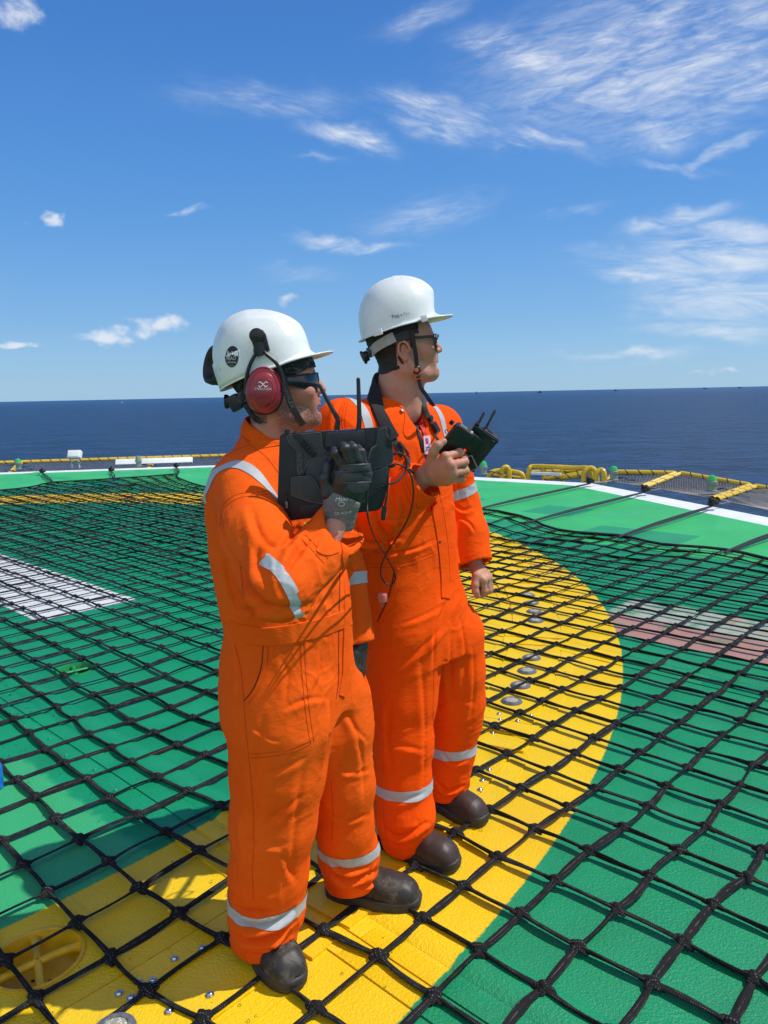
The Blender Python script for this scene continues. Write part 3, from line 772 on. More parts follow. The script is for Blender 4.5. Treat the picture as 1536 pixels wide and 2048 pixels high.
# perimeter lights
M_LBASE = simple('light_grey_green', (0.20, 0.27, 0.22), 0.5, var=0.2, vscale=40)
M_LGRN, nt, p = material('green_light_dome')
p.inputs['Base Color'].default_value = (0.03, 0.5, 0.08, 1); p.inputs['Roughness'].default_value = 0.12; p.inputs['Coat Weight'].default_value = 0.5
nt.put(p.inputs['Base Color'], nt.mix(nt.noise(nt.obj(), 60, 2), (0.02, 0.42, 0.06, 1), (0.05, 0.6, 0.12, 1)))
def perim_light(px, py, Yd, label, s=1.0, dome=None):
    c = W(px, py, Yd); c[2] = 0.02
    e = empty('perimeter_light', c, label, 'deck light', 'green perimeter lights on the deck edge')
    b = MB().lathe(c, (0, 0, 1), [(0.09 * s, 0), (0.09 * s, 0.015), (0.06 * s, 0.02), (0.06 * s, 0.10 * s), (0.075 * s, 0.105 * s), (0.075 * s, 0.15 * s), (0.06 * s, 0.16 * s)], 16)
    b.build('body', M_LBASE, e)
    MB().lathe(c + V(0, 0, 0.16 * s), (0, 0, 1), [(0.06 * s, 0), (0.06 * s, 0.03 * s), (0.045 * s, 0.065 * s), (0.02 * s, 0.08 * s), (0.0001, 0.082 * s)], 16, False).build('dome', dome or M_LGRN, e)
    MB().tube(bez([c + V(0.08, 0, 0.03), c + V(0.16, -0.05, 0.05), c + V(0.24, -0.02, 0.01), c + V(0.33, -0.08, 0.0)], 6), 0.012, 6).build('cable', M_DKSTEEL, e)
perim_light(967, 950, 14.0, 'green dome light on the deck edge beside the held controller')
perim_light(1227, 962, 12.62, 'green dome light at the deck corner beside the yellow handrails')
perim_light(1423, 992, 11.0, 'green dome light between two safety nets on the right')
perim_light(38, 943, 17.0, 'green dome light on the left deck edge by the yellow tube')
perim_light(278, 936, 17.1, 'grey green lamp in front of the long white panel', 1.0, M_LBASE)
# floodlight
frame_tilt = np.array([V(1, 0, 0), V(0, math.cos(0.5), -math.sin(0.5)) * -1, V(0, math.sin(0.5), math.cos(0.5))]) * np.array([[1], [-1], [1]])
M_FLENS = simple('floodlight_glass', (0.82, 0.84, 0.85), 0.2, var=0.06, coat=0.4)
c = W(152, 938, 17.3); c[2] = 0.0
e = empty('floodlight', c, 'white rectangular floodlight on two short legs on the deck edge', 'floodlight')
MB().box(c + V(0, 0, 0.30), (0.30, 0.12, 0.19), frame_tilt, 0.025).build('housing', M_EDGE, e)
MB().box(c + V(0, -0.056, 0.325), (0.25, 0.02, 0.13), frame_tilt, 0.008).build('lens', M_FLENS, e)
for s in (-0.08, 0.08): MB().tube([c + V(s, 0, 0), c + V(s, 0, 0.22)], 0.018, 8).build('leg', M_EDGE, e)
MB().box(c + V(0, 0, 0.12), (0.26, 0.05, 0.03), None, 0.006).build('bracket', M_LBASE, e)
# white panel
a, b = W(232, 938, 17.35), W(386, 930, 17.6); a[2] = b[2] = 0.0
d = unit(b - a)
e = empty('edge_panel', (a + b) / 2, 'long low white panel standing on the left deck edge', 'panel')
tl_ = np.cross(V(0, 0, 1), d); MB().box((a + b) / 2 + V(0, 0, 0.10), (np.linalg.norm(b - a), 0.05, 0.15), np.array([d, tl_ * math.cos(0.7) - V(0, 0, math.sin(0.7)), V(0, 0, math.cos(0.7)) + tl_ * math.sin(0.7)]), 0.015).build('board', M_EDGE, e)
for q in (0.1, 0.5, 0.9): MB().box(a + (b - a) * q + V(0, 0.06, 0.06), (0.05, 0.06, 0.11), np.array([d, np.cross(V(0, 0, 1), d), V(0, 0, 1)]), 0.005).build('bracket', M_LBASE, e)
# yellow handrail loops of the access stairs
def rail(pts, name, label, Y0, posts=(), r=0.045, group='yellow handrail loops at the deck stairs'):
    P = [W(x, y, Yd) for x, y, Yd in pts]
    e = empty(name, P[0] * V(1, 1, 0), label, 'handrail', group)
    MB().tube(bez(P, 6), r, 10).build('rail', M_YEL, e)
    for x, y, Yd in posts:
        q = W(x, y, Yd); MB().tube([q, q * V(1, 1, 0) - V(0, 0, 0.3)], r * 0.85, 8).build('post', M_YEL, e)
rail([(975, 957, 14.3), (983, 945, 14.3), (1000, 941, 14.3), (1025, 943, 14.2), (1043, 948, 14.1), (1048, 960, 14.1)], 'handrail', 'low yellow handrail loop, leftmost by the controller', 14.3, [(1015, 942, 14.25)])
rail([(1005, 962, 14.1), (1004, 942, 14.1), (1011, 934, 14.1), (1018, 940, 14.1), (1019, 962, 14.1)], 'handrail', 'upright narrow yellow hoop beside the low left handrail', 14.1)
rail([(1056, 958, 14.2), (1059, 938, 14.2), (1068, 933, 14.2), (1110, 934, 13.9), (1150, 936, 13.7), (1178, 938, 13.5), (1183, 962, 13.5)], 'handrail', 'longest yellow handrail with a flat top rail', 14.0, [(1088, 934, 14.05), (1125, 935, 13.8)])
rail([(1167, 964, 13.2), (1169, 945, 13.2), (1180, 936, 13.2), (1191, 943, 13.15), (1194, 966, 13.1)], 'handrail', 'yellow hoop at the right end of the long handrail', 13.2)
rail([(1190, 966, 12.95), (1193, 948, 12.95), (1202, 940, 12.95), (1208, 946, 12.9), (1209, 966, 12.9)], 'handrail', 'rightmost small yellow hoop by the corner lamp', 12.9)
e = empty('stair_barrier', W(1120, 955, 13.6) * V(1, 1, 0), 'yellow tubes lashed with black beside the handrails', 'barrier')
for a, b, Yd in (((1062, 944), (1170, 942), 14.6), ((1090, 958), (1168, 946), 13.9), ((1120, 957), (1168, 950), 13.75), ((985, 950), (1050, 958), 14.6)):
    wrapped('tube', [W(*a, Yd), W(*b, Yd - 0.4)], 0.04, e)
a, b = W(1062, 962, 13.9), W(1122, 966, 13.6)
MB().box((a + b) / 2 * V(1, 1, 0) + V(0, 0, 0.03), (np.linalg.norm(b - a), 0.05, 0.05), np.array([unit((b - a) * V(1, 1, 0)), unit(np.cross(V(0, 0, 1), (b - a) * V(1, 1, 0))), V(0, 0, 1)]), 0.01).build('board', M_EDGE, e)

# ================================================================== ships far out
M_SHIP = simple('ship_grey', (0.06, 0.09, 0.13), 0.6, var=0.2, vscale=0.05, bump=0)
M_SHIPW = simple('ship_white', (0.75, 0.78, 0.8), 0.5, var=0.1, vscale=0.05, bump=0)
def hull(c, L, Wd, Hh):
    pts = [c + V(-L / 2, -Wd / 2, 0), c + V(L * 0.36, -Wd / 2, 0), c + V(L / 2, 0, 0), c + V(L * 0.36, Wd / 2, 0), c + V(-L / 2, Wd / 2, 0)]
    return MB().prism(pts, V(0, 0, 1), Hh)
def at_sea(px, Yd):
    q = W(px, 790, Yd); q[2] = SEA_Z; return q
c = at_sea(1079, 9000); e = empty('supply_ship', c, 'dark ship on the horizon right of the controller', 'ship')
hull(c, 62, 14, 9).build('hull', M_SHIP, e, False, None); MB().box(c + V(8, 0, 17), (24, 10, 16)).box(c + V(8, 0, 27), (3, 3, 9)).build('superstructure', M_SHIP, e, False, None)
c = at_sea(953, 9000); e = empty('drilling_rig', c, 'tiny rig tower on the horizon above the controller antennas', 'rig')
for sx in (-7, 7):
    for sy in (-7, 7): MB().box(c + V(sx, sy, 8), (3, 3, 16)).build('leg', M_SHIP, e, False, None)
MB().box(c + V(0, 0, 19), (20, 20, 6)).build('deck', M_SHIP, e, False, None)
MB().add([c + V(-4, -4, 22), c + V(4, -4, 22), c + V(4, 4, 22), c + V(-4, 4, 22), c + V(0, 0, 46)], [(0, 1, 4), (1, 2, 4), (2, 3, 4), (3, 0, 4)]).build('tower', M_SHIP, e, False, None)
for px, L, lab in ((1232, 5, 'faint ship on the right horizon'), (1410, 50, 'faint ship on the horizon near the right border'), (1480, 60, 'faintest ship at the right end of the horizon')):
    c = at_sea(px, 13000 if L > 9 else 11000); L = max(L, 40); e = empty('cargo_ship', c, lab, 'ship', 'faint ships on the horizon')
    hull(c, L * 1.4, 16, 10).build('hull', M_SHIP, e, False, None); MB().box(c + V(-L * 0.4, 0, 18), (14, 12, 16)).build('superstructure', M_SHIP, e, False, None)
c = at_sea(243, 5000); c = W(243, 799.5, 1.0); d = ray(243, 800.5); c = EYE + d * ((SEA_Z - CAMH) / d[2]) if d[2] < -1e-6 else at_sea(243, 5000)
if c[1] > 20000 or c[1] < 0: c = at_sea(243, 6000)
s_ = c[1] / 6000
e = empty('motor_boat', c, 'small white boat just below the horizon on the left', 'boat')
hull(c, 16 * s_, 5 * s_, 4 * s_).build('hull', M_SHIPW, e, False, None); MB().box(c + V(-2 * s_, 0, 7 * s_), (5 * s_, 3 * s_, 6 * s_)).build('cabin', M_SHIPW, e, False, None)
# blue bottle at the left border
c = G(-9, 1577, 0.0)
M_BLUE = simple('blue_plastic', (0.008, 0.16, 0.62), 0.25, var=0.12, vscale=25, coat=0.4)
e = empty('bottle', c, 'blue bottle standing on the deck at the left border', 'bottle')
MB().lathe(c, (0, 0, 1), [(0.026, 0), (0.031, 0.004), (0.032, 0.05), (0.031, 0.09), (0.029, 0.098), (0.018, 0.12), (0.014, 0.128), (0.014, 0.14)], 24).build('body', M_BLUE, e)
M_CLEARTOP = simple('pale_bottle_cap', (0.45, 0.55, 0.6), 0.3, var=0.1)
MB().lathe(c + V(0, 0, 0.141), (0, 0, 1), [(0.017, 0), (0.017, 0.016), (0.015, 0.018)], 18).build('cap', M_CLEARTOP, e)
# ================================================================== sculpting toolkit (distance fields -> smooth meshes)
class Sdf:
    def __init__(s, lo, hi, h):
        s.lo = np.array(lo, float); s.h = h
        n = np.ceil((np.array(hi) - s.lo) / h).astype(int) + 1
        s.ax = [(s.lo[i] + h * np.arange(n[i])).astype(np.float32) for i in range(3)]
        s.d = np.full(n, 0.3, np.float32)
    def put(s, fn, lo, hi, k=0.02, op='u'):
        sl = []
        for i in range(3):
            a = int(max(0, np.floor((lo[i] - s.lo[i]) / s.h))); b = int(min(s.d.shape[i], np.ceil((hi[i] - s.lo[i]) / s.h) + 1))
            if b <= a: return s
            sl.append(slice(a, b))
        sl = tuple(sl)
        X = s.ax[0][sl[0]][:, None, None]; Y = s.ax[1][sl[1]][None, :, None]; Z = s.ax[2][sl[2]][None, None, :]
        e = fn(X, Y, Z); d = s.d[sl]
        if op == 'u':
            h = np.maximum(k - np.abs(d - e), 0) / k if k > 0 else 0
            s.d[sl] = np.minimum(d, e) - h * h * k * 0.25
        else:
            h = np.maximum(k - np.abs(d + e), 0) / k if k > 0 else 0
            s.d[sl] = np.maximum(d, -e) + h * h * k * 0.25
        return s
    def cap(s, a, b, ra, rb, k=0.02, op='u', sq=None):
        a, b = np.asarray(a, float), np.asarray(b, float); ab = b - a; L2 = max(1e-12, ab.dot(ab)); R = max(ra, rb) * (1 if sq is None else max(1, sq[1])) + k + 0.02
        def fn(X, Y, Z):
            px, py, pz = X - a[0], Y - a[1], Z - a[2]
            t = np.clip((px * ab[0] + py * ab[1] + pz * ab[2]) / L2, 0, 1)
            qx, qy, qz = px - t * ab[0], py - t * ab[1], pz - t * ab[2]
            if sq is not None:
                w, f = sq; dw = qx * w[0] + qy * w[1] + qz * w[2]; g = 1 / f - 1
                qx, qy, qz = qx + w[0] * dw * g, qy + w[1] * dw * g, qz + w[2] * dw * g
            return np.sqrt(qx * qx + qy * qy + qz * qz) - (ra + (rb - ra) * t)
        return s.put(fn, np.minimum(a, b) - R, np.maximum(a, b) + R, k, op)
    def chain(s, pts, rad, k=0.02, op='u', sq=None):
        for i in range(len(pts) - 1): s.cap(pts[i], pts[i + 1], rad[i], rad[i + 1], k, op, sq)
        return s
    def ell(s, c, r, R=None, k=0.02, op='u'):
        c = np.asarray(c, float); R = np.eye(3) if R is None else np.asarray(R, float); m = max(r) + k + 0.02
        def fn(X, Y, Z):
            px, py, pz = X - c[0], Y - c[1], Z - c[2]
            q = [(px * R[i][0] + py * R[i][1] + pz * R[i][2]) / r[i] for i in range(3)]
            k0 = np.sqrt(q[0] ** 2 + q[1] ** 2 + q[2] ** 2) + 1e-9
            k1 = np.sqrt((q[0] / r[0]) ** 2 + (q[1] / r[1]) ** 2 + (q[2] / r[2]) ** 2) + 1e-9
            return k0 * (k0 - 1) / k1
        return s.put(fn, c - m, c + m, k, op)
    def loft(s, lv, yaw, k=0.03, p=2.4):
        """lv: rows (z, cx, cy, a lateral, b fore-aft), yaw = facing angle"""
        lv = np.array(sorted(lv)); zz = lv[:, 0]; cf, sf = math.cos(yaw), math.sin(yaw)
        def fn(X, Y, Z):
            z = Z[0, 0]; cx_, cy_, a_, b_ = [np.interp(z, zz, lv[:, i])[None, None, :] for i in (1, 2, 3, 4)]
            fw = (X - cx_) * cf + (Y - cy_) * sf; lt = -(X - cx_) * sf + (Y - cy_) * cf
            q = (np.abs(lt / a_) ** p + np.abs(fw / b_) ** p + 1e-9) ** (1 / p)
            d = (q - 1) * np.minimum(a_, b_) * 1.1
            zc = np.maximum(zz[0] - Z, Z - zz[-1])
            return np.maximum(d, zc).astype(np.float32)
        m = lv[:, 3:].max() + 0.08
        return s.put(fn, (lv[:, 1].min() - m, lv[:, 2].min() - m, zz[0] - 0.03), (lv[:, 1].max() + m, lv[:, 2].max() + m, zz[-1] + 0.03), k)
    def mesh(s):
        d = s.d; ins = (d < 0)
        cnt = np.zeros(tuple(n - 1 for n in d.shape), np.uint8)
        for dx in (0, 1):
            for dy in (0, 1):
                for dz in (0, 1):
                    cnt += ins[dx:d.shape[0] - 1 + dx, dy:d.shape[1] - 1 + dy, dz:d.shape[2] - 1 + dz]
        I = np.argwhere((cnt > 0) & (cnt < 8)); idm = np.full(cnt.shape, -1, np.int32); idm[I[:, 0], I[:, 1], I[:, 2]] = np.arange(len(I))
        acc = np.zeros((len(I), 3)); num = np.zeros(len(I))
        for axis in range(3):
            o1, o2 = [q for q in range(3) if q != axis]
            for u in (0, 1):
                for v in (0, 1):
                    A = I.copy(); A[:, o1] += u; A[:, o2] += v; B = A.copy(); B[:, axis] += 1
                    da = d[A[:, 0], A[:, 1], A[:, 2]]; db = d[B[:, 0], B[:, 1], B[:, 2]]; c = (da < 0) != (db < 0)
                    t = np.where(c, da / np.where(c, da - db, 1), 0)
                    P = A.astype(float); P[:, axis] += t
                    acc += np.where(c[:, None], P, 0); num += c
        verts = s.lo + s.h * acc / num[:, None]
        quads = []
        for axis in range(3):
            o1, o2 = [(1, 2), (2, 0), (0, 1)][axis]
            a = [slice(0, n - 1) if q == axis else slice(0, n) for q, n in enumerate(d.shape)]; b = [slice(1, n) if q == axis else slice(0, n) for q, n in enumerate(d.shape)]
            ch = ins[tuple(a)] != ins[tuple(b)]; E = np.argwhere(ch)
            E = E[(E[:, o1] > 0) & (E[:, o2] > 0) & (E[:, o1] < d.shape[o1] - 1) & (E[:, o2] < d.shape[o2] - 1)]
            fl = ins[E[:, 0], E[:, 1], E[:, 2]]
            q = []
            for (u, v) in ((-1, -1), (0, -1), (0, 0), (-1, 0)):
                C = E.copy(); C[:, o1] += u; C[:, o2] += v; q.append(idm[C[:, 0], C[:, 1], C[:, 2]])
            q = np.stack(q, 1); q[~fl] = q[~fl][:, ::-1]
            quads.append(q)
        return verts, np.concatenate(quads)
def relax(v, q, it=2, lam=0.5):
    """light Laplacian smoothing"""
    e = np.concatenate([q[:, [0, 1]], q[:, [1, 2]], q[:, [2, 3]], q[:, [3, 0]]]); e = np.concatenate([e, e[:, ::-1]])
    deg = np.bincount(e[:, 0], minlength=len(v)).astype(float)
    for _ in range(it):
        s = np.stack([np.bincount(e[:, 0], weights=v[e[:, 1], i], minlength=len(v)) for i in range(3)], 1)
        v = v + lam * (s / np.maximum(deg, 1)[:, None] - v)
    return v
def vnormals(v, q):
    n = np.cross(v[q[:, 2]] - v[q[:, 0]], v[q[:, 3]] - v[q[:, 1]]); o = np.zeros_like(v)
    for i in range(4):
        for c in range(3): o[:, c] += np.bincount(q[:, i], weights=n[:, c], minlength=len(v))
    return o / (np.linalg.norm(o, axis=1)[:, None] + 1e-12)
def bvh_of(v, q): return BVHTree.FromPolygons([tuple(p) for p in v], [tuple(int(i) for i in f) for f in q])
class Surf:
    """a sculpted surface on which seams, tapes and prints are laid"""
    def __init__(s, v, q): s.v, s.q, s.b = v, q, bvh_of(v, q)
    def at(s, px, py, lift=0.0):
        r = s.b.ray_cast(Vector(EYE), Vector(unit(ray(px, py))))
        if r[0] is None: return None, None
        n = np.array(r[1]);
        if n.dot(ray(px, py)) > 0: n = -n
        return np.array(r[0]) + n * lift, n
    def near(s, p):
        r = s.b.find_nearest(Vector(p)); return np.array(r[0]), np.array(r[1])
def dense(pts, step=4.0):
    out = []
    P = bez([np.array(p, float) for p in pts], 16)
    L = 0; out = [P[0]]
    for a in P[1:]:
        if np.linalg.norm(a - out[-1]) >= step: out.append(a)
    out.append(P[-1]); return out
def surf_tube(mb, sf, pix, r=0.0012, lift=0.0, n=5):
    P = [sf.at(*p, lift)[0] for p in dense(pix)]; run = []; best = []
    for p in P + [None]:
        if p is None or (run and np.linalg.norm(p - run[-1]) > 0.035):
            if len(run) > len(best): best = run
            run = [] if p is None else [p]
        else: run.append(p)
    if len(best) > 2: mb.tube(best, r, n)
    return mb
def surf_ribbon(mb, sf, pix, w, th=0.002, lift=0.0005, taper=None):
    """a flat band lying on the surface along a path of photo pixels"""
    D = dense(pix, 3.0); row = []
    pts = [sf.at(*p) for p in D]; pts = [(a, b) for a, b in pts if a is not None]
    if len(pts) < 3: return mb
    P = np.array([a for a, b in pts]); N = np.array([b for a, b in pts])
    for _ in range(3):
        N[1:-1] = (N[:-2] + N[1:-1] * 2 + N[2:]) / 4; P[1:-1] = (P[:-2] + 2 * P[1:-1] + P[2:]) / 4
    vs, fs = [], []
    m_ = len(P)
    for i in range(m_):
        t = unit(P[min(i + 1, m_ - 1)] - P[max(i - 1, 0)]); n_ = unit(N[i]); s_ = unit(np.cross(n_, t)); ww = w if taper is None else w * taper(i / (m_ - 1))
        for a, hh in ((-1, lift), (-0.96, lift + th), (0, lift + th * 1.05), (0.96, lift + th), (1, lift)):
            q = P[i] + s_ * a * ww / 2
            r = sf.b.find_nearest(Vector(q), 0.03)
            if r[0] is not None and abs(a) > 0.5:
                off = (np.array(r[0]) - q).dot(n_); q = q + n_ * np.clip(off, -0.006, 0.006)
            vs.append(q + n_ * hh)
    for i in range(m_ - 1):
        for k in range(4): fs.append((i * 5 + k, i * 5 + k + 1, i * 5 + k + 6, i * 5 + k + 5))
    fs.append((0, 1, 2, 3, 4)); fs.append(tuple(range((m_ - 1) * 5, m_ * 5))[::-1])
    return mb.add(vs, fs)
def band(name, v, q, c, nrm, width, reach, mat, parent, out=0.0016, keep=None):
    """reflective tape: the part of a garment between two planes, lifted off it"""
    nrm = unit(nrm); c = np.asarray(c, float); s_ = (v - c) @ nrm; r_ = np.linalg.norm(v - c, axis=1)
    ok = (np.abs(s_) < width / 2 + 0.02) & (r_ < reach)
    if keep is not None: ok &= keep(v)
    f = q[ok[q].all(1)]; use = np.unique(f); mp = np.full(len(v), -1); mp[use] = np.arange(len(use))
    N = vnormals(v, q); vv = v[use] + N[use] * out
    bm = bmesh.new(); bv = [bm.verts.new(Vector(p)) for p in vv]
    for t in mp[f]:
        try: bm.faces.new([bv[i] for i in t])
        except ValueError: pass
    for sgn_ in (1, -1):
        bmesh.ops.bisect_plane(bm, geom=list(bm.verts) + list(bm.edges) + list(bm.faces), plane_co=Vector(c + nrm * sgn_ * width / 2), plane_no=Vector(nrm * sgn_), clear_outer=True)
    org = origin_of(parent)
    bmesh.ops.translate(bm, verts=list(bm.verts), vec=Vector(-org))
    me = bpy.data.meshes.new(name); bm.to_mesh(me); bm.free()
    return link(name, me, mat, parent)
def ridged(P, seed): return 1 - np.abs(vnoise(P, seed))
def crease(v, N, sf, pix, amp, w):
    P = [sf.at(*p)[0] for p in dense(pix, 3.0)]; P = np.array([p for p in P if p is not None])
    if len(P) < 3: return np.zeros(len(v))
    box = ((v > P.min(0) - 5 * w) & (v < P.max(0) + 5 * w)).all(1); idx = np.nonzero(box)[0]; d = np.zeros(len(v))
    T = np.gradient(P, axis=0); T /= np.linalg.norm(T, axis=1)[:, None] + 1e-9
    D = np.linalg.norm(v[idx][:, None] - P[None], axis=2); k = D.argmin(1); dm = D.min(1); L = len(P) - 1
    side = np.einsum('ij,ij->i', np.cross(T[k], N[idx]), v[idx] - P[k]); fade = np.clip(np.minimum(k, L - k) / (0.3 * L + 1e-6), 0, 1) ** 0.7
    ok = np.einsum('ij,ij->i', N[idx], N[idx][:1].repeat(len(idx), 0)) > -2
    d[idx] = fade * amp * (-np.exp(-(side / w) ** 2) + 0.85 * np.exp(-((side - 2.0 * w) / (1.7 * w)) ** 2)) * np.exp(-(np.maximum(dm - np.abs(side), 0) / w) ** 2) * (dm < 5 * w)
    return d
def folds(v, q, zones, base=0.004, fine=0.0010, seed=0, strokes=()):
    """cloth displacement: soft lumps, zones of directional folds, faint crinkles"""
    N = vnormals(v, q)
    d = base * vnoise(v * 5.0 + seed, seed) + base * 0.5 * vnoise(v * 11.0 + seed, seed + 1)
    cr = ridged(v * [16, 16, 34] + 2.0 * vnoise(v * 7, seed + 3)[:, None], seed + 2)
    d += fine * (cr ** 4) * 2.0 * np.clip(0.3 + vnoise(v * 6 + 5, seed + 9), 0, 1)
    for z in zones:
        c, rad, ax, amp, fq, st = z                        # centre, radius, fold direction, amplitude, folds per metre, stretch
        c = np.asarray(c, float); rel = v - c; w = np.exp(-(np.linalg.norm(rel / np.asarray(rad), axis=1)) ** 2)
        ax = unit(ax); al = rel @ ax; pr = rel - al[:, None] * ax
        Q = pr * fq + (al * fq / st)[:, None] * ax + 0.7 * vnoise(v * 9, seed + 4)[:, None]
        r = ridged(Q + seed * 3.1, seed + 7)
        d += 0.62 * amp * w * (r ** 2.2 - 0.35)
    if strokes:
        sf = Surf(v, q)
        for pix, amp, w in strokes: d += crease(v, N, sf, pix, amp * 1.35, w * 0.85)
    return v + N * d[:, None]

# ------------------------------------------------------------------ cloth, skin and leather
def cloth(name, col, fade, seed=0.0):
    m, nt, p = material(name); o = nt.obj()
    n1 = nt.noise(o, 5, 5, 0.6); n2 = nt.noise(o, 38, 4, 0.65); n3 = nt.noise(nt.vm('MULTIPLY', o, (1, 1, 0.35)), 95, 3, 0.7)
    a = nt.mix(nt.step(n1, 0.25, 0.75), C4(col), C4(fade))
    a = nt.mix(nt.mul(nt.step(n2, 0.45, 0.8), 0.22), a, C4([min(1, c * 1.15 + 0.012) for c in fade]))
    a = nt.mix(nt.mul(nt.step(n3, 0.5, 0.8), 0.12), a, C4([c * 0.55 for c in col]))
    a = nt.mix(nt.mul(nt.step(nt.noise(o, 3.1, 6, 0.75), 0.60, 0.74), 0.16), a, (0.12, 0.05, 0.02, 1))
    nt.put(p.inputs['Base Color'], a)
    p.inputs['Roughness'].default_value = 0.82; p.inputs['Specular IOR Level'].default_value = 0.10
    p.inputs['Sheen Weight'].default_value = 0.0
    wv = nt.add(nt.m('SINE', nt.mul(nt.add(nt.sep(o)[0], nt.sep(o)[1]), 2600)), nt.m('SINE', nt.mul(nt.sep(o)[2], 2600)))
    cr = nt.noise(nt.vm('MULTIPLY', o, (1, 1, 1.7)), 26, 6, 0.62, 0.6)
    cr2 = nt.noise(o, 110, 4, 0.6)
    b1 = nt.bump(nt.add(nt.mul(cr, 0.0042), nt.mul(cr2, 0.0007)), 0.6, 1.0)
    nt.put(p.inputs['Normal'], nt.bump(nt.mul(wv, 0.00012), 0.35, 1.0, b1))
    return m
M_ORA = cloth('orange_cloth_faded', (0.83, 0.092, 0.003), (0.90, 0.122, 0.008))
M_ORB = cloth('orange_cloth_bright', (0.92, 0.080, 0.001), (0.95, 0.096, 0.002))
M_SEAMA = simple('orange_seam_faded', (0.60, 0.060, 0.004), 0.85, var=0.2, vscale=90, spec=0.2)
M_SEAMB = simple('orange_seam_bright', (0.68, 0.052, 0.002), 0.85, var=0.2, vscale=90, spec=0.2)
m, nt, p = material('reflective_tape'); M_TAPE = m
o = nt.obj()
nt.put(p.inputs['Base Color'], nt.mix(nt.noise(o, 35, 5, 0.65), (0.36, 0.38, 0.40, 1), (0.50, 0.52, 0.545, 1)))
p.inputs['Roughness'].default_value = 0.55; p.inputs['Metallic'].default_value = 0.0
nt.put(p.inputs['Normal'], nt.bump(nt.add(nt.mul(nt.noise(o, 60, 4, 0.6), 0.0014), nt.mul(nt.voro(o, 700), 0.0004)), 0.5, 1.0))
def skin_mat(name, col, red, stubble=0.0, ydir=None):
    m, nt, p = material(name); o = nt.obj()
    n1 = nt.noise(o, 30, 4, 0.6); n2 = nt.noise(o, 220, 3, 0.7)
    a = nt.mix(nt.step(n1, 0.3, 0.75), C4(col), C4(red))
    a = nt.mix(nt.mul(nt.step(n2, 0.55, 0.75), 0.25), a, C4([c * 0.7 for c in red]))
    at = nt.new('ShaderNodeAttribute'); at.attribute_name = 'tone'
    s3 = nt.sep(at.outputs['Vector'])
    a = nt.mix(nt.mul(s3[0], 0.75), a, C4((red[0] * 0.95, red[1] * 0.62, red[2] * 0.55)))       # flushed: lips, nose, ears
    hair = nt.mul(s3[1], nt.add(0.25, nt.mul(nt.step(nt.noise(nt.vm('MULTIPLY', o, (1, 1, 0.4)), 420, 3, 0.75), 0.40, 0.62), 0.75)))
    a = nt.mix(hair, a, (0.030, 0.018, 0.012, 1))
    nt.put(p.inputs['Base Color'], a)
    nt.put(p.inputs['Roughness'], nt.add(0.40, nt.mul(n1, 0.18)))
    p.inputs['Subsurface Weight'].default_value = 0.06; p.inputs['Subsurface Radius'].default_value = (0.012, 0.005, 0.003); p.inputs['Subsurface Scale'].default_value = 0.6
    p.inputs['Specular IOR Level'].default_value = 0.4
    pores = nt.add(nt.mul(nt.noise(o, 520, 3, 0.65), 0.0011), nt.mul(nt.noise(o, 60, 6, 0.68), 0.0030))
    nt.put(p.inputs['Normal'], nt.bump(nt.add(pores, nt.mul(hair, 0.0006)), 0.5, 1.0))
    return m
M_SKA = skin_mat('skin_a', (0.56, 0.28, 0.19), (0.56, 0.215, 0.145))
M_SKB = skin_mat('skin_b', (0.53, 0.29, 0.19), (0.53, 0.225, 0.145))
def leather(name, col, scuff):
    m, nt, p = material(name); o = nt.obj()
    n1 = nt.noise(o, 18, 6, 0.7); n2 = nt.noise(o, 120, 4, 0.6)
    w = nt.mul(nt.step(nt.add(n1, nt.mul(nt.sub(n2, 0.5), 0.25)), 0.48, 0.72), scuff)
    nt.put(p.inputs['Base Color'], nt.mix(w, C4(col), (0.16, 0.135, 0.10, 1)))
    nt.put(p.inputs['Roughness'], nt.add(0.46, nt.mul(w, 0.35)))
    p.inputs['Specular IOR Level'].default_value = 0.35
    nt.put(p.inputs['Normal'], nt.bump(nt.add(nt.mul(nt.voro(o, 420), 0.0003), nt.mul(n1, 0.003)), 0.5, 1.0))
    return m
M_LEA = leather('worn_black_leather', (0.030, 0.027, 0.025), 0.75)
M_LEB = leather('brown_leather', (0.046, 0.030, 0.026), 0.12)
M_SOLE = simple('boot_sole', (0.026, 0.025, 0.024), 0.6, var=0.3, vscale=40)
M_GAP_SHADE = simple('pocket_shadow', (0.16, 0.018, 0.001), 0.9)  # dark tone painted as the shade in pocket and placket gaps

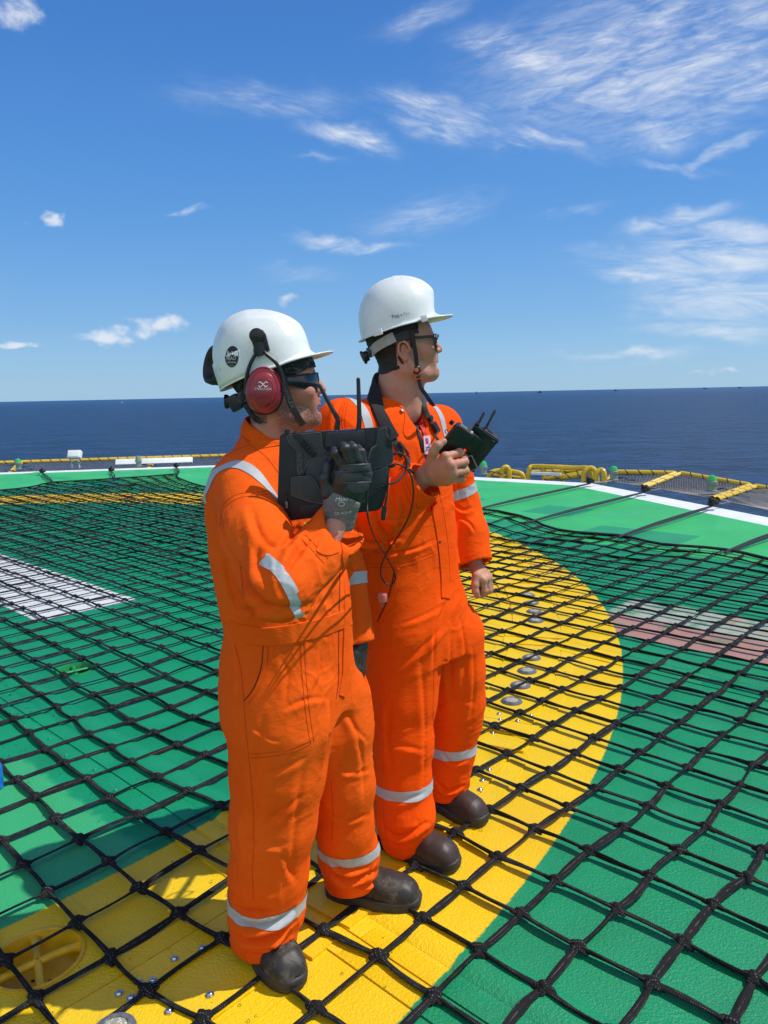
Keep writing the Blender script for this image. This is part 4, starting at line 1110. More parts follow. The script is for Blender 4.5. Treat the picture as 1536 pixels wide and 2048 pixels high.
# ------------------------------------------------------------------ boots
def boot(parent, ankle, toe, leather_m, hgt=0.16):
    ankle = np.array(ankle, float); toe = np.array(toe, float); toe[2] = 0
    d = toe - ankle; d[2] = 0; d = unit(d); s = np.cross(V(0, 0, 1), d); o = toe - d * 0.285; z = V(0, 0, 1); B = 0.028
    wk = 1.0
    fr = np.concatenate([np.linspace(0.004, 0.03, 7), np.linspace(0.045, 0.24, 26), np.linspace(0.248, 0.2865, 16)])
    top = np.interp(fr, [0.0, 0.004, 0.02, 0.05, 0.10, 0.13, 0.155, 0.18, 0.205, 0.23, 0.25, 0.265, 0.278, 0.2865], [0.02, 0.05, 0.095, 0.115, 0.106, 0.087, 0.076, 0.070, 0.066, 0.061, 0.055, 0.046, 0.033, 0.012])
    top = np.convolve(np.pad(top, 2, 'edge'), [0.1, 0.2, 0.4, 0.2, 0.1], 'valid'); n_a = 33
    vs, fs = [], []
    for f_, h_ in zip(fr, top):
        ct = np.clip((f_ - 0.1425) / 0.1445, -1, 1); w = 0.0485 + 0.008 * ct - 0.008 * math.exp(-((f_ - 0.12) / 0.04) ** 2)
        w = 1.10 * w * (1 - abs(ct) ** 3.6) ** 0.36 * 0.985
        ex = 2.5 if f_ > 0.15 else 2.2
        for i in range(n_a):
            t = math.pi * i / (n_a - 1); c_, s_ = math.cos(t), math.sin(t)
            hw = w * (1 - 0.10 * max(0, s_) * (h_ > 0.09))
            vs.append(o + d * f_ + s * math.copysign(abs(c_) ** (2 / ex), c_) * hw + z * (B + 0.004 + h_ * abs(s_) ** (2 / ex)))
    m_ = len(fr)
    for i in range(m_ - 1): fs += [(i * n_a + k, (i + 1) * n_a + k, (i + 1) * n_a + k + 1, i * n_a + k + 1) for k in range(n_a - 1)]
    v = np.array(vs); q = np.array(fs); rel = v - o; f = rel @ d; hz = v[:, 2] - B
    N_ = vnormals(v, q)
    if N_[(n_a // 2) + n_a * 20][2] < 0: q = q[:, ::-1]; N_ = -N_
    v = v + N_ * (0.0014 * vnoise(v * 30, 3) + 0.0035 * np.exp(-((f - 0.158) / 0.018) ** 2) * (ridged(np.stack([f * 85, hz * 10, f * 0], 1), 4) - 0.6) - 0.0016 * np.exp(-((f - 0.205) / 0.003) ** 2) * (hz > 0.02))[:, None]
    up = quad_mesh('boot', v, q, leather_m, parent)
    # sole: outline with a welt
    out = []
    for t in np.linspace(0, 2 * math.pi, 48, endpoint=False):
        ff = 0.1425 + 0.1500 * math.cos(t); w = 0.0595 + 0.008 * math.cos(t) - 0.008 * math.exp(-((ff - 0.12) / 0.04) ** 2)
        sy = math.copysign(abs(math.sin(t)) ** 0.72, math.sin(t)) * w * 1.02
        out.append((ff, sy))
    prof = [(0.0, 0.955), (0.003, 0.985), (0.014, 1.0), (0.0165, 0.985), (0.019, 1.0), (0.026, 1.01), (0.030, 1.0), (0.0345, 0.985), (0.037, 0.93)]
    vs, fs = [], []
    for h, k in prof:
        for ff, sy in out: vs.append(o + d * (0.1425 + (ff - 0.1425) * k) + s * sy * k + z * (h + 0.004 + 0.010 * max(0, ff - 0.23) * 10 * 0.35))
    n_ = len(out)
    for i in range(len(prof) - 1): fs += [(i * n_ + k, i * n_ + (k + 1) % n_, (i + 1) * n_ + (k + 1) % n_, (i + 1) * n_ + k) for k in range(n_)]
    fs.append(tuple(range(n_))[::-1]); fs.append(tuple((len(prof) - 1) * n_ + k for k in range(n_)))
    mesh_obj('sole', vs, fs, M_SOLE, up)
    return up

# ------------------------------------------------------------------ the two men: garments
def px_levels(rows, Yc, yaw):
    """rows (py, left silhouette px, a, b) -> loft levels with the silhouette on that pixel"""
    out = []
    for py, lx, a, b in rows:
        q = W(600, py, Yc); zc = (q - EYE).dot(cF); hw = math.hypot(math.sin(yaw) * a, math.cos(yaw) * b)
        c = W(lx + hw * F_ / zc, py, Yc); out.append((c[2], c[0], c[1], a, b))
    return out
H_CL = 0.0038
# ---- man A: left, tablet in his right hand
YA, yawA = 1.98, R_(-30)
A_sh_r, A_el_r, A_wr_r = W(494, 990, 1.84), W(564, 1176, 1.555), W(673, 1064, 1.695)
A_sh_l, A_el_l, A_wr_l = W(648, 965, 2.12), W(688, 1150, 2.16), W(716, 1287, 2.10)
A_hip_r, A_kn_r, A_an_r = W(560, 1400, 1.90), W(548, 1640, 1.87), W(529, 1868, 1.89)
A_hip_l, A_kn_l, A_an_l = W(656, 1390, 2.06), W(684, 1570, 2.05), W(704, 1752, 2.12)
lvA = px_levels([(884, 500, 0.085, 0.080), (905, 462, 0.135, 0.105), (935, 440, 0.175, 0.118), (975, 428, 0.192, 0.130), (1040, 430, 0.194, 0.136), (1100, 436, 0.192, 0.140),
                 (1170, 449, 0.190, 0.146), (1225, 460, 0.188, 0.146), (1255, 463, 0.186, 0.145), (1300, 456, 0.194, 0.152), (1360, 455, 0.200, 0.158), (1410, 458, 0.200, 0.158)], YA, yawA)
lo = np.min([A_el_r, A_an_r, A_sh_r, A_wr_r], 0) - 0.2; hi = np.max([A_sh_l, A_el_l, A_an_l, A_wr_r], 0) + 0.2
lo[2] = 0.0; hi[2] = 1.52; lo[0] = -0.52
S = Sdf(lo, hi, H_CL)
S.loft(lvA, yawA, 0.03)
lat = V(-math.sin(yawA), math.cos(yawA), 0); fwd = V(math.cos(yawA), math.sin(yawA), 0)
S.chain([W(545, 905, 1.97), A_sh_r + V(0.02, 0.02, 0.0)], [0.072, 0.074], 0.05)
S.chain([W(560, 905, 1.99), A_sh_l], [0.070, 0.072], 0.05)
S.chain([A_sh_r, (A_sh_r * 0.55 + A_el_r * 0.45) + V(-0.012, 0, -0.005), A_el_r], [0.078, 0.077, 0.070], 0.022)
S.chain([A_el_r, A_el_r * 0.5 + A_wr_r * 0.5 + V(0, 0, -0.006), A_wr_r + unit(A_wr_r - A_el_r) * 0.045], [0.068, 0.060, 0.064], 0.008)
S.chain([A_sh_l, A_el_l, A_wr_l], [0.072, 0.062, 0.048], 0.014)
# legs
S.chain([A_hip_r, W(560, 1450, 1.89), W(556, 1540, 1.88), A_kn_r, W(538, 1740, 1.875), W(534, 1800, 1.885), A_an_r], [0.138, 0.134, 0.122, 0.108, 0.098, 0.095, 0.088], 0.035)
S.chain([A_hip_l, W(664, 1450, 2.05), A_kn_l, W(688, 1650, 2.06), W(697, 1700, 2.09), A_an_l], [0.124, 0.114, 0.090, 0.080, 0.082, 0.084], 0.03)
# open cuffs
ax_ = unit(A_wr_r - A_el_r)
def cut_plane(S, p, n_, reach, k=0.004):
    n_ = unit(n_); p = np.asarray(p, float)
    def fn(X, Y, Z):
        a = -((X - p[0]) * n_[0] + (Y - p[1]) * n_[1] + (Z - p[2]) * n_[2]); r = np.sqrt((X - p[0]) ** 2 + (Y - p[1]) ** 2 + (Z - p[2]) ** 2) - reach
        return np.maximum(a, r)
    S.put(fn, p - reach - 0.02, p + reach + 0.02, k, 's')
S2c = [(A_wr_r + ax_ * 0.030, V(0.72, -0.25, 0.62), 0.12), (A_an_r - V(0, 0, 0.026), V(-0.05, -0.05, -1), 0.14), (A_an_l - V(0, 0, 0.022), V(0.12, 0.0, -1), 0.13), (A_wr_l - V(0, 0, 0.0), A_wr_l - A_el_l, 0.09)]
for p_, n_, r_ in S2c: cut_plane(S, p_, n_, r_)
S.cap(A_wr_r - ax_ * 0.02, A_wr_r + ax_ * 0.12, 0.050, 0.057, 0.004, 's')
S.cap(A_wr_l - unit(A_wr_l - A_el_l) * 0.03, A_wr_l + unit(A_wr_l - A_el_l) * 0.1, 0.036, 0.042, 0.004, 's')
S.cap(A_an_r + V(0, 0, -0.005), A_an_r - V(0, 0, 0.15), 0.074, 0.076, 0.004, 's'); S.cap(A_an_l + V(0, 0, -0.005), A_an_l - V(0, 0, 0.15), 0.060, 0.060, 0.004, 's')
S.cap(W(548, 920, 1.975), W(556, 850, 1.97), 0.060, 0.072, 0.006, 's')
vA, qA = S.mesh(); vA = relax(vA, qA, 2)
zA = [(A_el_r, (0.10, 0.10, 0.09), V(-0.5, 0.2, 0.8), 0.016, 26, 4), (A_el_r + V(0.05, 0, 0.06), (0.08, 0.1, 0.07), V(0.7, 0, 0.7), 0.012, 30, 3), (A_sh_r + V(0.02, 0, -0.10), (0.07, 0.1, 0.12), V(0.35, -0.2, -0.9), 0.011, 20, 4),
      (A_wr_r - ax_ * 0.11, (0.06, 0.06, 0.06), V(-0.6, 0, 0.75), 0.008, 30, 3), (W(575, 1225, 1.85), (0.2, 0.2, 0.06), V(1, -0.5, 0.35), 0.012, 24, 5), (W(560, 1110, 1.8), (0.15, 0.15, 0.10), V(0.7, -0.4, -0.5), 0.010, 17, 4),
      (W(610, 1420, 1.9), (0.15, 0.15, 0.12), V(0.8, -0.3, 0.45), 0.008, 22, 4), (A_kn_r, (0.14, 0.14, 0.14), V(0.9, -0.3, 0.35), 0.008, 18, 4), (A_an_r + V(0, 0, 0.055), (0.16, 0.16, 0.065), V(1, -0.4, 0.12), 0.022, 27, 6), (A_an_r + V(0, 0, 0.2), (0.14, 0.14, 0.10), V(1, -0.4, 0.5), 0.009, 20, 4),
      (A_an_l + V(0, 0, 0.06), (0.14, 0.14, 0.07), V(1, -0.3, 0.2), 0.020, 28, 5), (A_kn_l, (0.12, 0.12, 0.16), V(0.6, -0.3, 0.7), 0.008, 19, 4), (A_el_l, (0.1, 0.1, 0.14), V(1, 0, 0.4), 0.009, 26, 4), (W(640, 1250, 1.85), (0.12, 0.12, 0.10), V(0, -0.2, 1), 0.007, 34, 5),
      (W(452, 1060, 1.98), (0.1, 0.16, 0.16), V(0.1, -0.4, 1), 0.009, 15, 4)]
STA = [([(462, 1110), (505, 1180), (545, 1222), (590, 1222)], 0.011, 0.010), ([(622, 1078), (592, 1110), (572, 1150)], 0.009, 0.008), ([(598, 1050), (575, 1085), (560, 1100)], 0.005, 0.007),
       ([(480, 1150), (500, 1205), (535, 1240)], 0.006, 0.008), ([(520, 1080), (515, 1130), (540, 1180)], 0.004, 0.010), ([(466, 1832), (510, 1852), (560, 1838), (590, 1815)], 0.014, 0.009), ([(464, 1862), (505, 1880), (545, 1874), (575, 1858)], 0.013, 0.008), ([(470, 1812), (500, 1822), (540, 1825)], 0.010, 0.008),
       ([(655, 1738), (700, 1757), (752, 1742)], 0.014, 0.008), ([(660, 1722), (690, 1738), (735, 1735)], 0.010, 0.007), ([(690, 1765), (725, 1772), (758, 1760)], 0.007, 0.006),
       ([(500, 1562), (560, 1540), (612, 1515)], 0.003, 0.008), ([(520, 1660), (560, 1625), (605, 1592)], 0.004, 0.010), ([(500, 1450), (540, 1478), (560, 1482)], 0.002, 0.005), ([(565, 1420), (610, 1400), (655, 1395)], 0.003, 0.007), ([(468, 1226), (520, 1214), (590, 1216), (650, 1200)], 0.005, 0.008),
       ([(446, 1110), (462, 1175), (478, 1232)], 0.005, 0.009), ([(438, 1010), (446, 1070), (470, 1120)], 0.004, 0.008), ([(664, 1400), (660, 1460), (648, 1540)], 0.006, 0.010), ([(690, 1420), (715, 1460), (735, 1480)], 0.003, 0.008), ([(670, 1530), (700, 1545), (738, 1540)], 0.003, 0.007),
       ([(470, 1280), (480, 1340), (476, 1400)], 0.003, 0.008), ([(560, 960), (600, 1000), (610, 1060)], 0.004, 0.01), ([(480, 1620), (500, 1680), (498, 1740)], 0.004, 0.012), ([(560, 1690), (575, 1730), (590, 1760)], 0.004, 0.009), ([(530, 1415), (512, 1560), (500, 1690)], 0.004, 0.013), ([(610, 1510), (592, 1640), (580, 1750)], 0.004, 0.012), ([(700, 1430), (722, 1500), (728, 1600)], 0.004, 0.010),
       ([(475, 1660), (520, 1690), (575, 1688)], 0.003, 0.009), ([(650, 1620), (690, 1640), (735, 1630)], 0.004, 0.008), ([(560, 1310), (575, 1350), (570, 1400)], 0.003, 0.008), ([(640, 1300), (640, 1350), (625, 1390)], 0.003, 0.008), ([(500, 1010), (520, 1070), (560, 1110)], 0.005, 0.009)]
vA = folds(vA, qA, zA, 0.0026, 0.0011, 2, STA)
personA = empty('person', W(590, 1900, 2.0) * V(1, 1, 0), 'man in worn orange coveralls with red ear defenders holding up a black tablet', 'person', 'men in orange coveralls on the deck')
coverA = quad_mesh('coverall', vA, qA, M_ORA, personA); sfA = Surf(vA, qA)
# ---- man B: right, controller in his right hand
YB, yawB = 2.50, R_(-44)
B_sh_r, B_el_r, B_wr_r = W(688, 858, 2.35), W(716, 1052, 2.21), W(838, 968, 2.12)
B_sh_l, B_el_l, B_wr_l = W(878, 858, 2.66), W(917, 1010, 2.69), W(948, 1128, 2.60)
B_hip_r, B_kn_r, B_an_r = W(805, 1270, 2.43), W(806, 1480, 2.38), W(812, 1672, 2.35)
B_hip_l, B_kn_l, B_an_l = W(898, 1270, 2.58), W(908, 1440, 2.60), W(893, 1580, 2.61)
lvB = px_levels([(806, 738, 0.080, 0.078), (820, 712, 0.130, 0.100), (842, 690, 0.175, 0.120), (880, 678, 0.205, 0.140), (950, 678, 0.212, 0.148), (1020, 690, 0.208, 0.146),
                 (1080, 704, 0.200, 0.142), (1125, 714, 0.194, 0.138), (1160, 716, 0.196, 0.142), (1210, 722, 0.205, 0.150), (1260, 730, 0.206, 0.152), (1300, 735, 0.2, 0.15)], YB, yawB)
lo = np.min([B_el_r, B_an_r, B_sh_r, B_wr_r], 0) - 0.2; hi = np.max([B_sh_l, B_el_l, B_an_l, B_wr_l], 0) + 0.2
lo[2] = 0.0; hi[2] = 1.62
S = Sdf(lo, hi, H_CL)
S.loft(lvB, yawB, 0.03)
S.chain([W(772, 832, 2.47), B_sh_r], [0.062, 0.082], 0.05)
S.chain([W(815, 832, 2.53), B_sh_l], [0.062, 0.078], 0.05)
S.chain([B_sh_r, (B_sh_r + B_el_r) / 2, B_el_r], [0.088, 0.080, 0.074], 0.035)
S.chain([B_el_r, (B_el_r + B_wr_r) / 2 + V(0, 0, -0.012), B_wr_r], [0.076, 0.072, 0.064], 0.03)
S.chain([B_sh_l, (B_sh_l + B_el_l) / 2, B_el_l, (B_el_l + B_wr_l) / 2 + V(0.005, 0, 0), B_wr_l], [0.080, 0.076, 0.074, 0.073, 0.068], 0.022)
S.chain([B_hip_r, W(803, 1340, 2.42), W(803, 1400, 2.40), B_kn_r, W(804, 1560, 2.37), W(810, 1630, 2.35), B_an_r], [0.132, 0.122, 0.112, 0.098, 0.092, 0.094, 0.084], 0.03)
S.chain([B_hip_l, W(905, 1340, 2.58), W(908, 1400, 2.59), B_kn_l, W(903, 1500, 2.60), W(895, 1550, 2.61), B_an_l], [0.126, 0.112, 0.104, 0.094, 0.080, 0.076, 0.072], 0.03)
axb = unit(B_wr_r - B_el_r); axl = unit(B_wr_l - B_el_l)
for p_, n_, r_ in ((B_wr_r + axb * 0.02, axb, 0.1), (B_an_r - V(0, 0, 0.040), V(-0.05, 0.05, -1), 0.13), (B_an_l - V(0, 0, 0.022), V(0.1, -0.1, -1), 0.12), (B_wr_l, axl, 0.1)): cut_plane(S, p_, n_, r_)
S.cap(B_wr_r - axb * 0.03, B_wr_r + axb * 0.1, 0.047, 0.057, 0.004, 's'); S.cap(B_wr_l - axl * 0.03, B_wr_l + axl * 0.1, 0.050, 0.06, 0.004, 's')
S.cap(B_an_r, B_an_r - V(0, 0, 0.15), 0.062, 0.062, 0.004, 's'); S.cap(B_an_l, B_an_l - V(0, 0, 0.15), 0.060, 0.060, 0.004, 's')
fB = V(math.cos(yawB), math.sin(yawB), 0)
S.cap(W(793, 835, 2.50), W(795, 770, 2.49), 0.062, 0.085, 0.008, 's')
S.cap(W(793, 835, 2.50) + fB * 0.075 + V(0, 0, -0.05), W(795, 780, 2.49) + fB * 0.09, 0.030, 0.055, 0.012, 's')
vB, qB = S.mesh(); vB = relax(vB, qB, 2)
zB = [(B_el_r, (0.10, 0.10, 0.09), V(-0.4, 0.2, 0.85), 0.015, 27, 4), ((B_el_r + B_wr_r) / 2, (0.09, 0.09, 0.09), V(-0.5, 0, 0.85), 0.011, 28, 3), (B_sh_r, (0.09, 0.1, 0.10), V(0.5, -0.2, -0.8), 0.011, 24, 4), (B_el_l, (0.07, 0.09, 0.11), V(0.9, 0, -0.5), 0.010, 28, 4), (B_wr_l - axl * 0.06, (0.07, 0.07, 0.07), V(1, 0, 0.2), 0.006, 30, 4),
      (W(800, 1120, 2.36), (0.2, 0.2, 0.06), V(0.1, -0.2, 1), 0.007, 36, 5), (W(850, 1240, 2.4), (0.13, 0.13, 0.12), V(0.8, 0.3, 0.5), 0.009, 22, 5), (B_kn_r, (0.12, 0.12, 0.15), V(0.9, 0, 0.4), 0.009, 18, 4), (B_kn_l, (0.12, 0.12, 0.15), V(0.9, 0, 0.4), 0.009, 18, 4),
      (B_an_r + V(0, 0, 0.07), (0.14, 0.14, 0.08), V(0.9, -0.3, -0.5), 0.014, 22, 4), (B_an_l + V(0, 0, 0.05), (0.12, 0.12, 0.06), V(1, -0.3, 0.1), 0.016, 27, 5), (W(850, 1000, 2.36), (0.1, 0.12, 0.12), V(0.2, 0, 1), 0.008, 17, 4)]
STB = [([(705, 1050), (735, 1085), (795, 1075)], 0.010, 0.008), ([(740, 1005), (760, 1055), (790, 1090)], 0.009, 0.008), ([(800, 990), (805, 1030), (790, 1060)], 0.005, 0.007), ([(760, 1030), (785, 1040), (825, 1035)], 0.004, 0.006),
       ([(890, 1205), (872, 1260), (866, 1340)], 0.006, 0.009), ([(785, 1345), (840, 1300), (884, 1255)], 0.004, 0.009), ([(800, 1250), (850, 1230), (885, 1210)], 0.003, 0.007), ([(865, 1415), (905, 1400), (945, 1405)], 0.003, 0.008), ([(760, 1648), (800, 1672), (855, 1645)], 0.010, 0.008), ([(765, 1672), (790, 1688), (820, 1690)], 0.005, 0.006),
       ([(870, 1560), (895, 1580), (922, 1572)], 0.010, 0.007), ([(920, 1035), (940, 1048), (950, 1065)], 0.004, 0.006), ([(905, 905), (915, 960), (920, 1000)], 0.004, 0.007), ([(745, 1500), (790, 1490), (850, 1500)], 0.003, 0.009), ([(735, 1440), (770, 1460), (830, 1450)], 0.003, 0.009),
       ([(720, 1098), (760, 1108), (820, 1100), (870, 1080)], 0.004, 0.006), ([(920, 1230), (930, 1300), (925, 1380)], 0.004, 0.012), ([(840, 880), (850, 940), (862, 985)], 0.004, 0.008), ([(685, 800), (672, 830), (665, 870)], 0.004, 0.007), ([(780, 1400), (775, 1470), (782, 1540)], 0.004, 0.012), ([(842, 1310), (850, 1450), (845, 1600)], 0.004, 0.011), ([(775, 930), (785, 1000), (800, 1060)], 0.005, 0.010), ([(905, 1240), (900, 1330), (905, 1420)], 0.004, 0.011), ([(945, 1290), (948, 1370), (940, 1450)], 0.003, 0.010), ([(765, 1590), (800, 1602), (850, 1585)], 0.004, 0.008), ([(880, 1500), (905, 1525), (935, 1520)], 0.004, 0.007), ([(900, 1000), (925, 1020), (945, 1015)], 0.005, 0.007)]
vB = folds(vB, qB, zB, 0.0024, 0.001, 5, STB)
personB = empty('person', W(840, 1700, 2.45) * V(1, 1, 0), 'taller man in bright orange coveralls with glasses holding a black controller', 'person', 'men in orange coveralls on the deck')
coverB = quad_mesh('coverall', vB, qB, M_ORB, personB); sfB = Surf(vB, qB)
boot(personA, A_an_r, G(594, 1984), M_LEA); boot(personA, A_an_l, G(838, 1815), M_LEA)
boot(personB, B_an_r, G(914, 1742), M_LEB); boot(personB, B_an_l, G(969, 1652), M_LEB)
# ================================================================== heads
def frame_of(yaw, pitch=0.0, roll=0.0):
    f = V(math.cos(yaw) * math.cos(pitch), math.sin(yaw) * math.cos(pitch), math.sin(pitch)); l = unit(np.cross(V(0, 0, 1), f)); u = np.cross(f, l)
    c, s = math.cos(roll), math.sin(roll)
    return np.array([f, c * l + s * u, -s * l + c * u])
class Loc:
    def __init__(s, o, R): s.o, s.R = np.asarray(o, float), R
    def __call__(s, x, y, z): return s.o + x * s.R[0] + y * s.R[1] + z * s.R[2]
    def inv(s, P): return (np.asarray(P) - s.o) @ s.R.T
def head(kind):
    S = Sdf((-0.135, -0.115, -0.24), (0.155, 0.115, 0.165), 0.0019)
    def sy(fn):
        for g in (1, -1): fn(g)
    S.ell((-0.014, 0, 0.056), (0.098, 0.075, 0.086), k=0.0)
    S.ell((0.042, 0, 0.035), (0.058, 0.060, 0.074), k=0.03)
    S.ell((0.052, 0, -0.020), (0.050, 0.053, 0.058), k=0.03)
    sy(lambda g: S.chain([V(0.000, g * 0.055, -0.020), V(0.012, g * 0.052, -0.052), V(0.050, g * 0.036, -0.070), V(0.084, g * 0.008, -0.074)], [0.020, 0.019, 0.016, 0.016], 0.028))
    S.ell((0.090, 0, -0.068), (0.019, 0.024, 0.018), k=0.02)
    S.ell((0.086, 0, -0.033), (0.022, 0.029, 0.030), k=0.02)
    sy(lambda g: S.ell((0.070, g * 0.043, 0.000), (0.026, 0.019, 0.018), k=0.025))
    sy(lambda g: S.ell((0.085, g * 0.028, 0.044), (0.015, 0.027, 0.009), k=0.015))
    sy(lambda g: S.ell((0.101, g * 0.032, 0.026), (0.017, 0.020, 0.012), k=0.012, op='s'))
    sy(lambda g: S.ell((0.0815, g * 0.032, 0.026), (0.0135, 0.0150, 0.0125), k=0.004))
    sy(lambda g: S.cap((0.092, g * 0.022, 0.0335), (0.085, g * 0.044, 0.0315), 0.0035, 0.003, 0.004))
    S.chain([V(0.094, 0, 0.034), V(0.107, 0, 0.016), V(0.1165, 0, 0.003)], [0.0085, 0.0090, 0.0105], 0.012)
    sy(lambda g: S.ell((0.1065, g * 0.0125, -0.0015), (0.0115, 0.0075, 0.0085), k=0.006))
    sy(lambda g: S.ell((0.1100, g * 0.0065, -0.0085), (0.006, 0.0032, 0.004), k=0.003, op='s'))
    S.chain([V(0.088, 0.023, -0.026), V(0.1035, 0.008, -0.0205), V(0.1045, 0, -0.0215), V(0.1035, -0.008, -0.0205), V(0.088, -0.023, -0.026)], [0.004, 0.0058, 0.0058, 0.0058, 0.004], 0.006)
    S.chain([V(0.088, 0.021, -0.029), V(0.1020, 0.007, -0.0345), V(0.1020, -0.007, -0.0345), V(0.088, -0.021, -0.029)], [0.004, 0.0066, 0.0066, 0.004], 0.006)
    S.chain([V(0.092, 0.024, -0.0275), V(0.1110, 0.0, -0.0272), V(0.092, -0.024, -0.0275)], [0.0015, 0.0022, 0.0015], 0.003, 's')
    S.cap((0.105, -0.013, -0.046), (0.105, 0.013, -0.046), 0.006, 0.006, 0.010, 's')
    # neck
    nx = 0.022 if kind == 'a' else 0.0
    S.chain([V(-0.020 + nx * 0.3, 0, -0.030), V(-0.026 + nx * 0.8, 0, -0.10), V(-0.035 + nx, 0, -0.20)], [0.056, 0.054, 0.056], 0.03)
    S.cap((0.020, 0, -0.075), (0.004, 0, -0.18), 0.040, 0.044, 0.03)
    sy(lambda g: S.cap((-0.012, g * 0.054, -0.035), (0.018, g * 0.018, -0.19), 0.014, 0.013, 0.018))
    S.ell((0.043, 0, -0.125), (0.012, 0.014, 0.018), k=0.015)
    # ears
    for g in (1, -1):
        S.ell((-0.004, g * 0.072, 0.002), (0.015, 0.010, 0.026), k=0.008)
        pts = [V(-0.004 + 0.0175 * math.cos(a) - 0.004 * math.sin(a), g * (0.0815 + 0.004 * math.sin(a * 0.5 + 1.2)), 0.004 + 0.0275 * math.sin(a)) for a in np.linspace(-0.1, 4.7, 14)]
        S.chain(pts, [0.0034] * 13 + [0.0045], 0.004)
        S.ell((-0.002, g * 0.086, 0.002), (0.0085, 0.0085, 0.0165), k=0.004, op='s')
        S.cap((-0.010, g * 0.081, 0.010), (-0.006, g * 0.081, -0.010), 0.003, 0.0025, 0.004)
        S.ell((0.011, g * 0.078, 0.001), (0.004, 0.004, 0.007), k=0.004)
        S.ell((-0.003, g * 0.078, -0.024), (0.0075, 0.005, 0.0075), k=0.006)
    v, q = S.mesh(); v = relax(v, q, 1, 0.4)
    def near(c, r): return np.exp(-((np.linalg.norm((v - c) / r, axis=1)) ** 2))
    red = 0.7 * near((0.118, 0, 0.0), (0.016, 0.02, 0.016)) + 0.9 * near((0.108, 0, -0.027), (0.010, 0.021, 0.011)) + 0.45 * near((0.078, 0.045, 0), (0.03, 0.03, 0.02)) + 0.45 * near((0.078, -0.045, 0), (0.03, 0.03, 0.02)) + 0.5 * (np.abs(v[:, 1]) > 0.077)
    x, z = v[:, 0], v[:, 2]
    if kind == 'a':
        jaw = 1 / (1 + np.exp((z + 0.030 + 0.25 * (x - 0.06)) / 0.006)) * 1 / (1 + np.exp(-(z + 0.105) / 0.010)) * 1 / (1 + np.exp(-(x - 0.006) / 0.006))
        mus = near((0.103, 0, -0.013), (0.012, 0.026, 0.006)) * 0.8
        st = np.clip(jaw * 0.85 + mus, 0, 0.85) * (1 - near((0.106, 0, -0.027), (0.008, 0.019, 0.009)))
        st = np.maximum(st, 0.9 * ((x < -0.02) & (z > -0.075) & (z < 0.03) & (np.abs(v[:, 1]) < 0.076)))
    else:
        jaw = 1 / (1 + np.exp((z + 0.034) / 0.008)) * 1 / (1 + np.exp(-(z + 0.10) / 0.010)) * 1 / (1 + np.exp(-(x - 0.02) / 0.010))
        st = np.clip(jaw * 0.10, 0, 1)
    st = np.maximum(st, 0.95 * np.maximum(near((0.099, 0.03, 0.046), (0.012, 0.020, 0.0045)), near((0.099, -0.03, 0.046), (0.012, 0.020, 0.0045))))
    return v, q, np.stack([np.clip(red, 0, 1), st, np.zeros(len(v))], 1)
def core(pts_rad, h=0.012):
    """the hidden body under the clothes"""
    P = np.array([p for a, b, _, _ in pts_rad for p in (a, b)])
    S = Sdf(P.min(0) - 0.16, P.max(0) + 0.16, h)
    for a, b, ra, rb in pts_rad: S.cap(a, b, ra, rb, 0.04)
    v, q = S.mesh(); return relax(v, q, 1), q
def fingers(S, wrist, mcp, pip, dip, tip, thumb, s=1.0, fore=None):
    wrist = np.asarray(wrist, float)
    if fore is not None: S.chain([fore, wrist], [0.030 * s, 0.0255 * s], 0.02)
    mid = (mcp[1] + mcp[2]) / 2
    ax = unit(mcp[3] - mcp[0]); ln = unit(mid - wrist); nn = np.cross(ax, ln)
    S.ell((wrist * 0.45 + mid * 0.55), (0.038 * s, np.linalg.norm(mid - wrist) * 0.62, 0.0155 * s), np.array([ax, unit(np.cross(nn, ax)), nn]), 0.02)
    for i, (a, b, c, d) in enumerate(zip(mcp, pip, dip, tip)):
        r = [0.0112, 0.0115, 0.0108, 0.0096][i] * s
        S.cap(wrist * 0.6 + a * 0.4, a, 0.015 * s, r * 1.10, 0.014)
        S.chain([a, b, c, d], [r * 1.08, r * 1.0, r * 0.92, r * 0.84], 0.0030)
        S.ell(a, (r * 1.12,) * 3, k=0.010)
        if s == 1.0: S.ell(b, (r * 1.03,) * 3, k=0.005)
    S.chain([wrist * 0.7 + mcp[0] * 0.3, thumb[0]], [0.017 * s, 0.0155 * s], 0.014)
    S.chain(thumb, [0.0155 * s, 0.0128 * s, 0.0118 * s, 0.0095 * s][:len(thumb)], 0.006)
    return S
def hand_mesh(h=0.0016, **k):
    P = np.concatenate([np.array(k['mcp']), np.array(k['pip']), np.array(k['dip']), np.array(k['tip']), np.array(k['thumb']), np.array([k['wrist']]), np.array([k['fore']] if k.get('fore') is not None else [k['wrist']])])
    S = Sdf(P.min(0) - 0.045, P.max(0) + 0.045, h); fingers(S, **k)
    v, q = S.mesh(); v = relax(v, q, 1, 0.4)
    return v, q
def merge(parts):
    V_, Q_, o = [], [], 0
    for v, q in parts: V_.append(v); Q_.append(q + o); o += len(v)
    return np.concatenate(V_), np.concatenate(Q_)
def WW(lst): return [W(*a) for a in lst]
HA = Loc(W(552, 785, 1.955), frame_of(R_(3), R_(1))); HB = Loc(W(806, 706, 2.475), frame_of(R_(4), R_(3)))
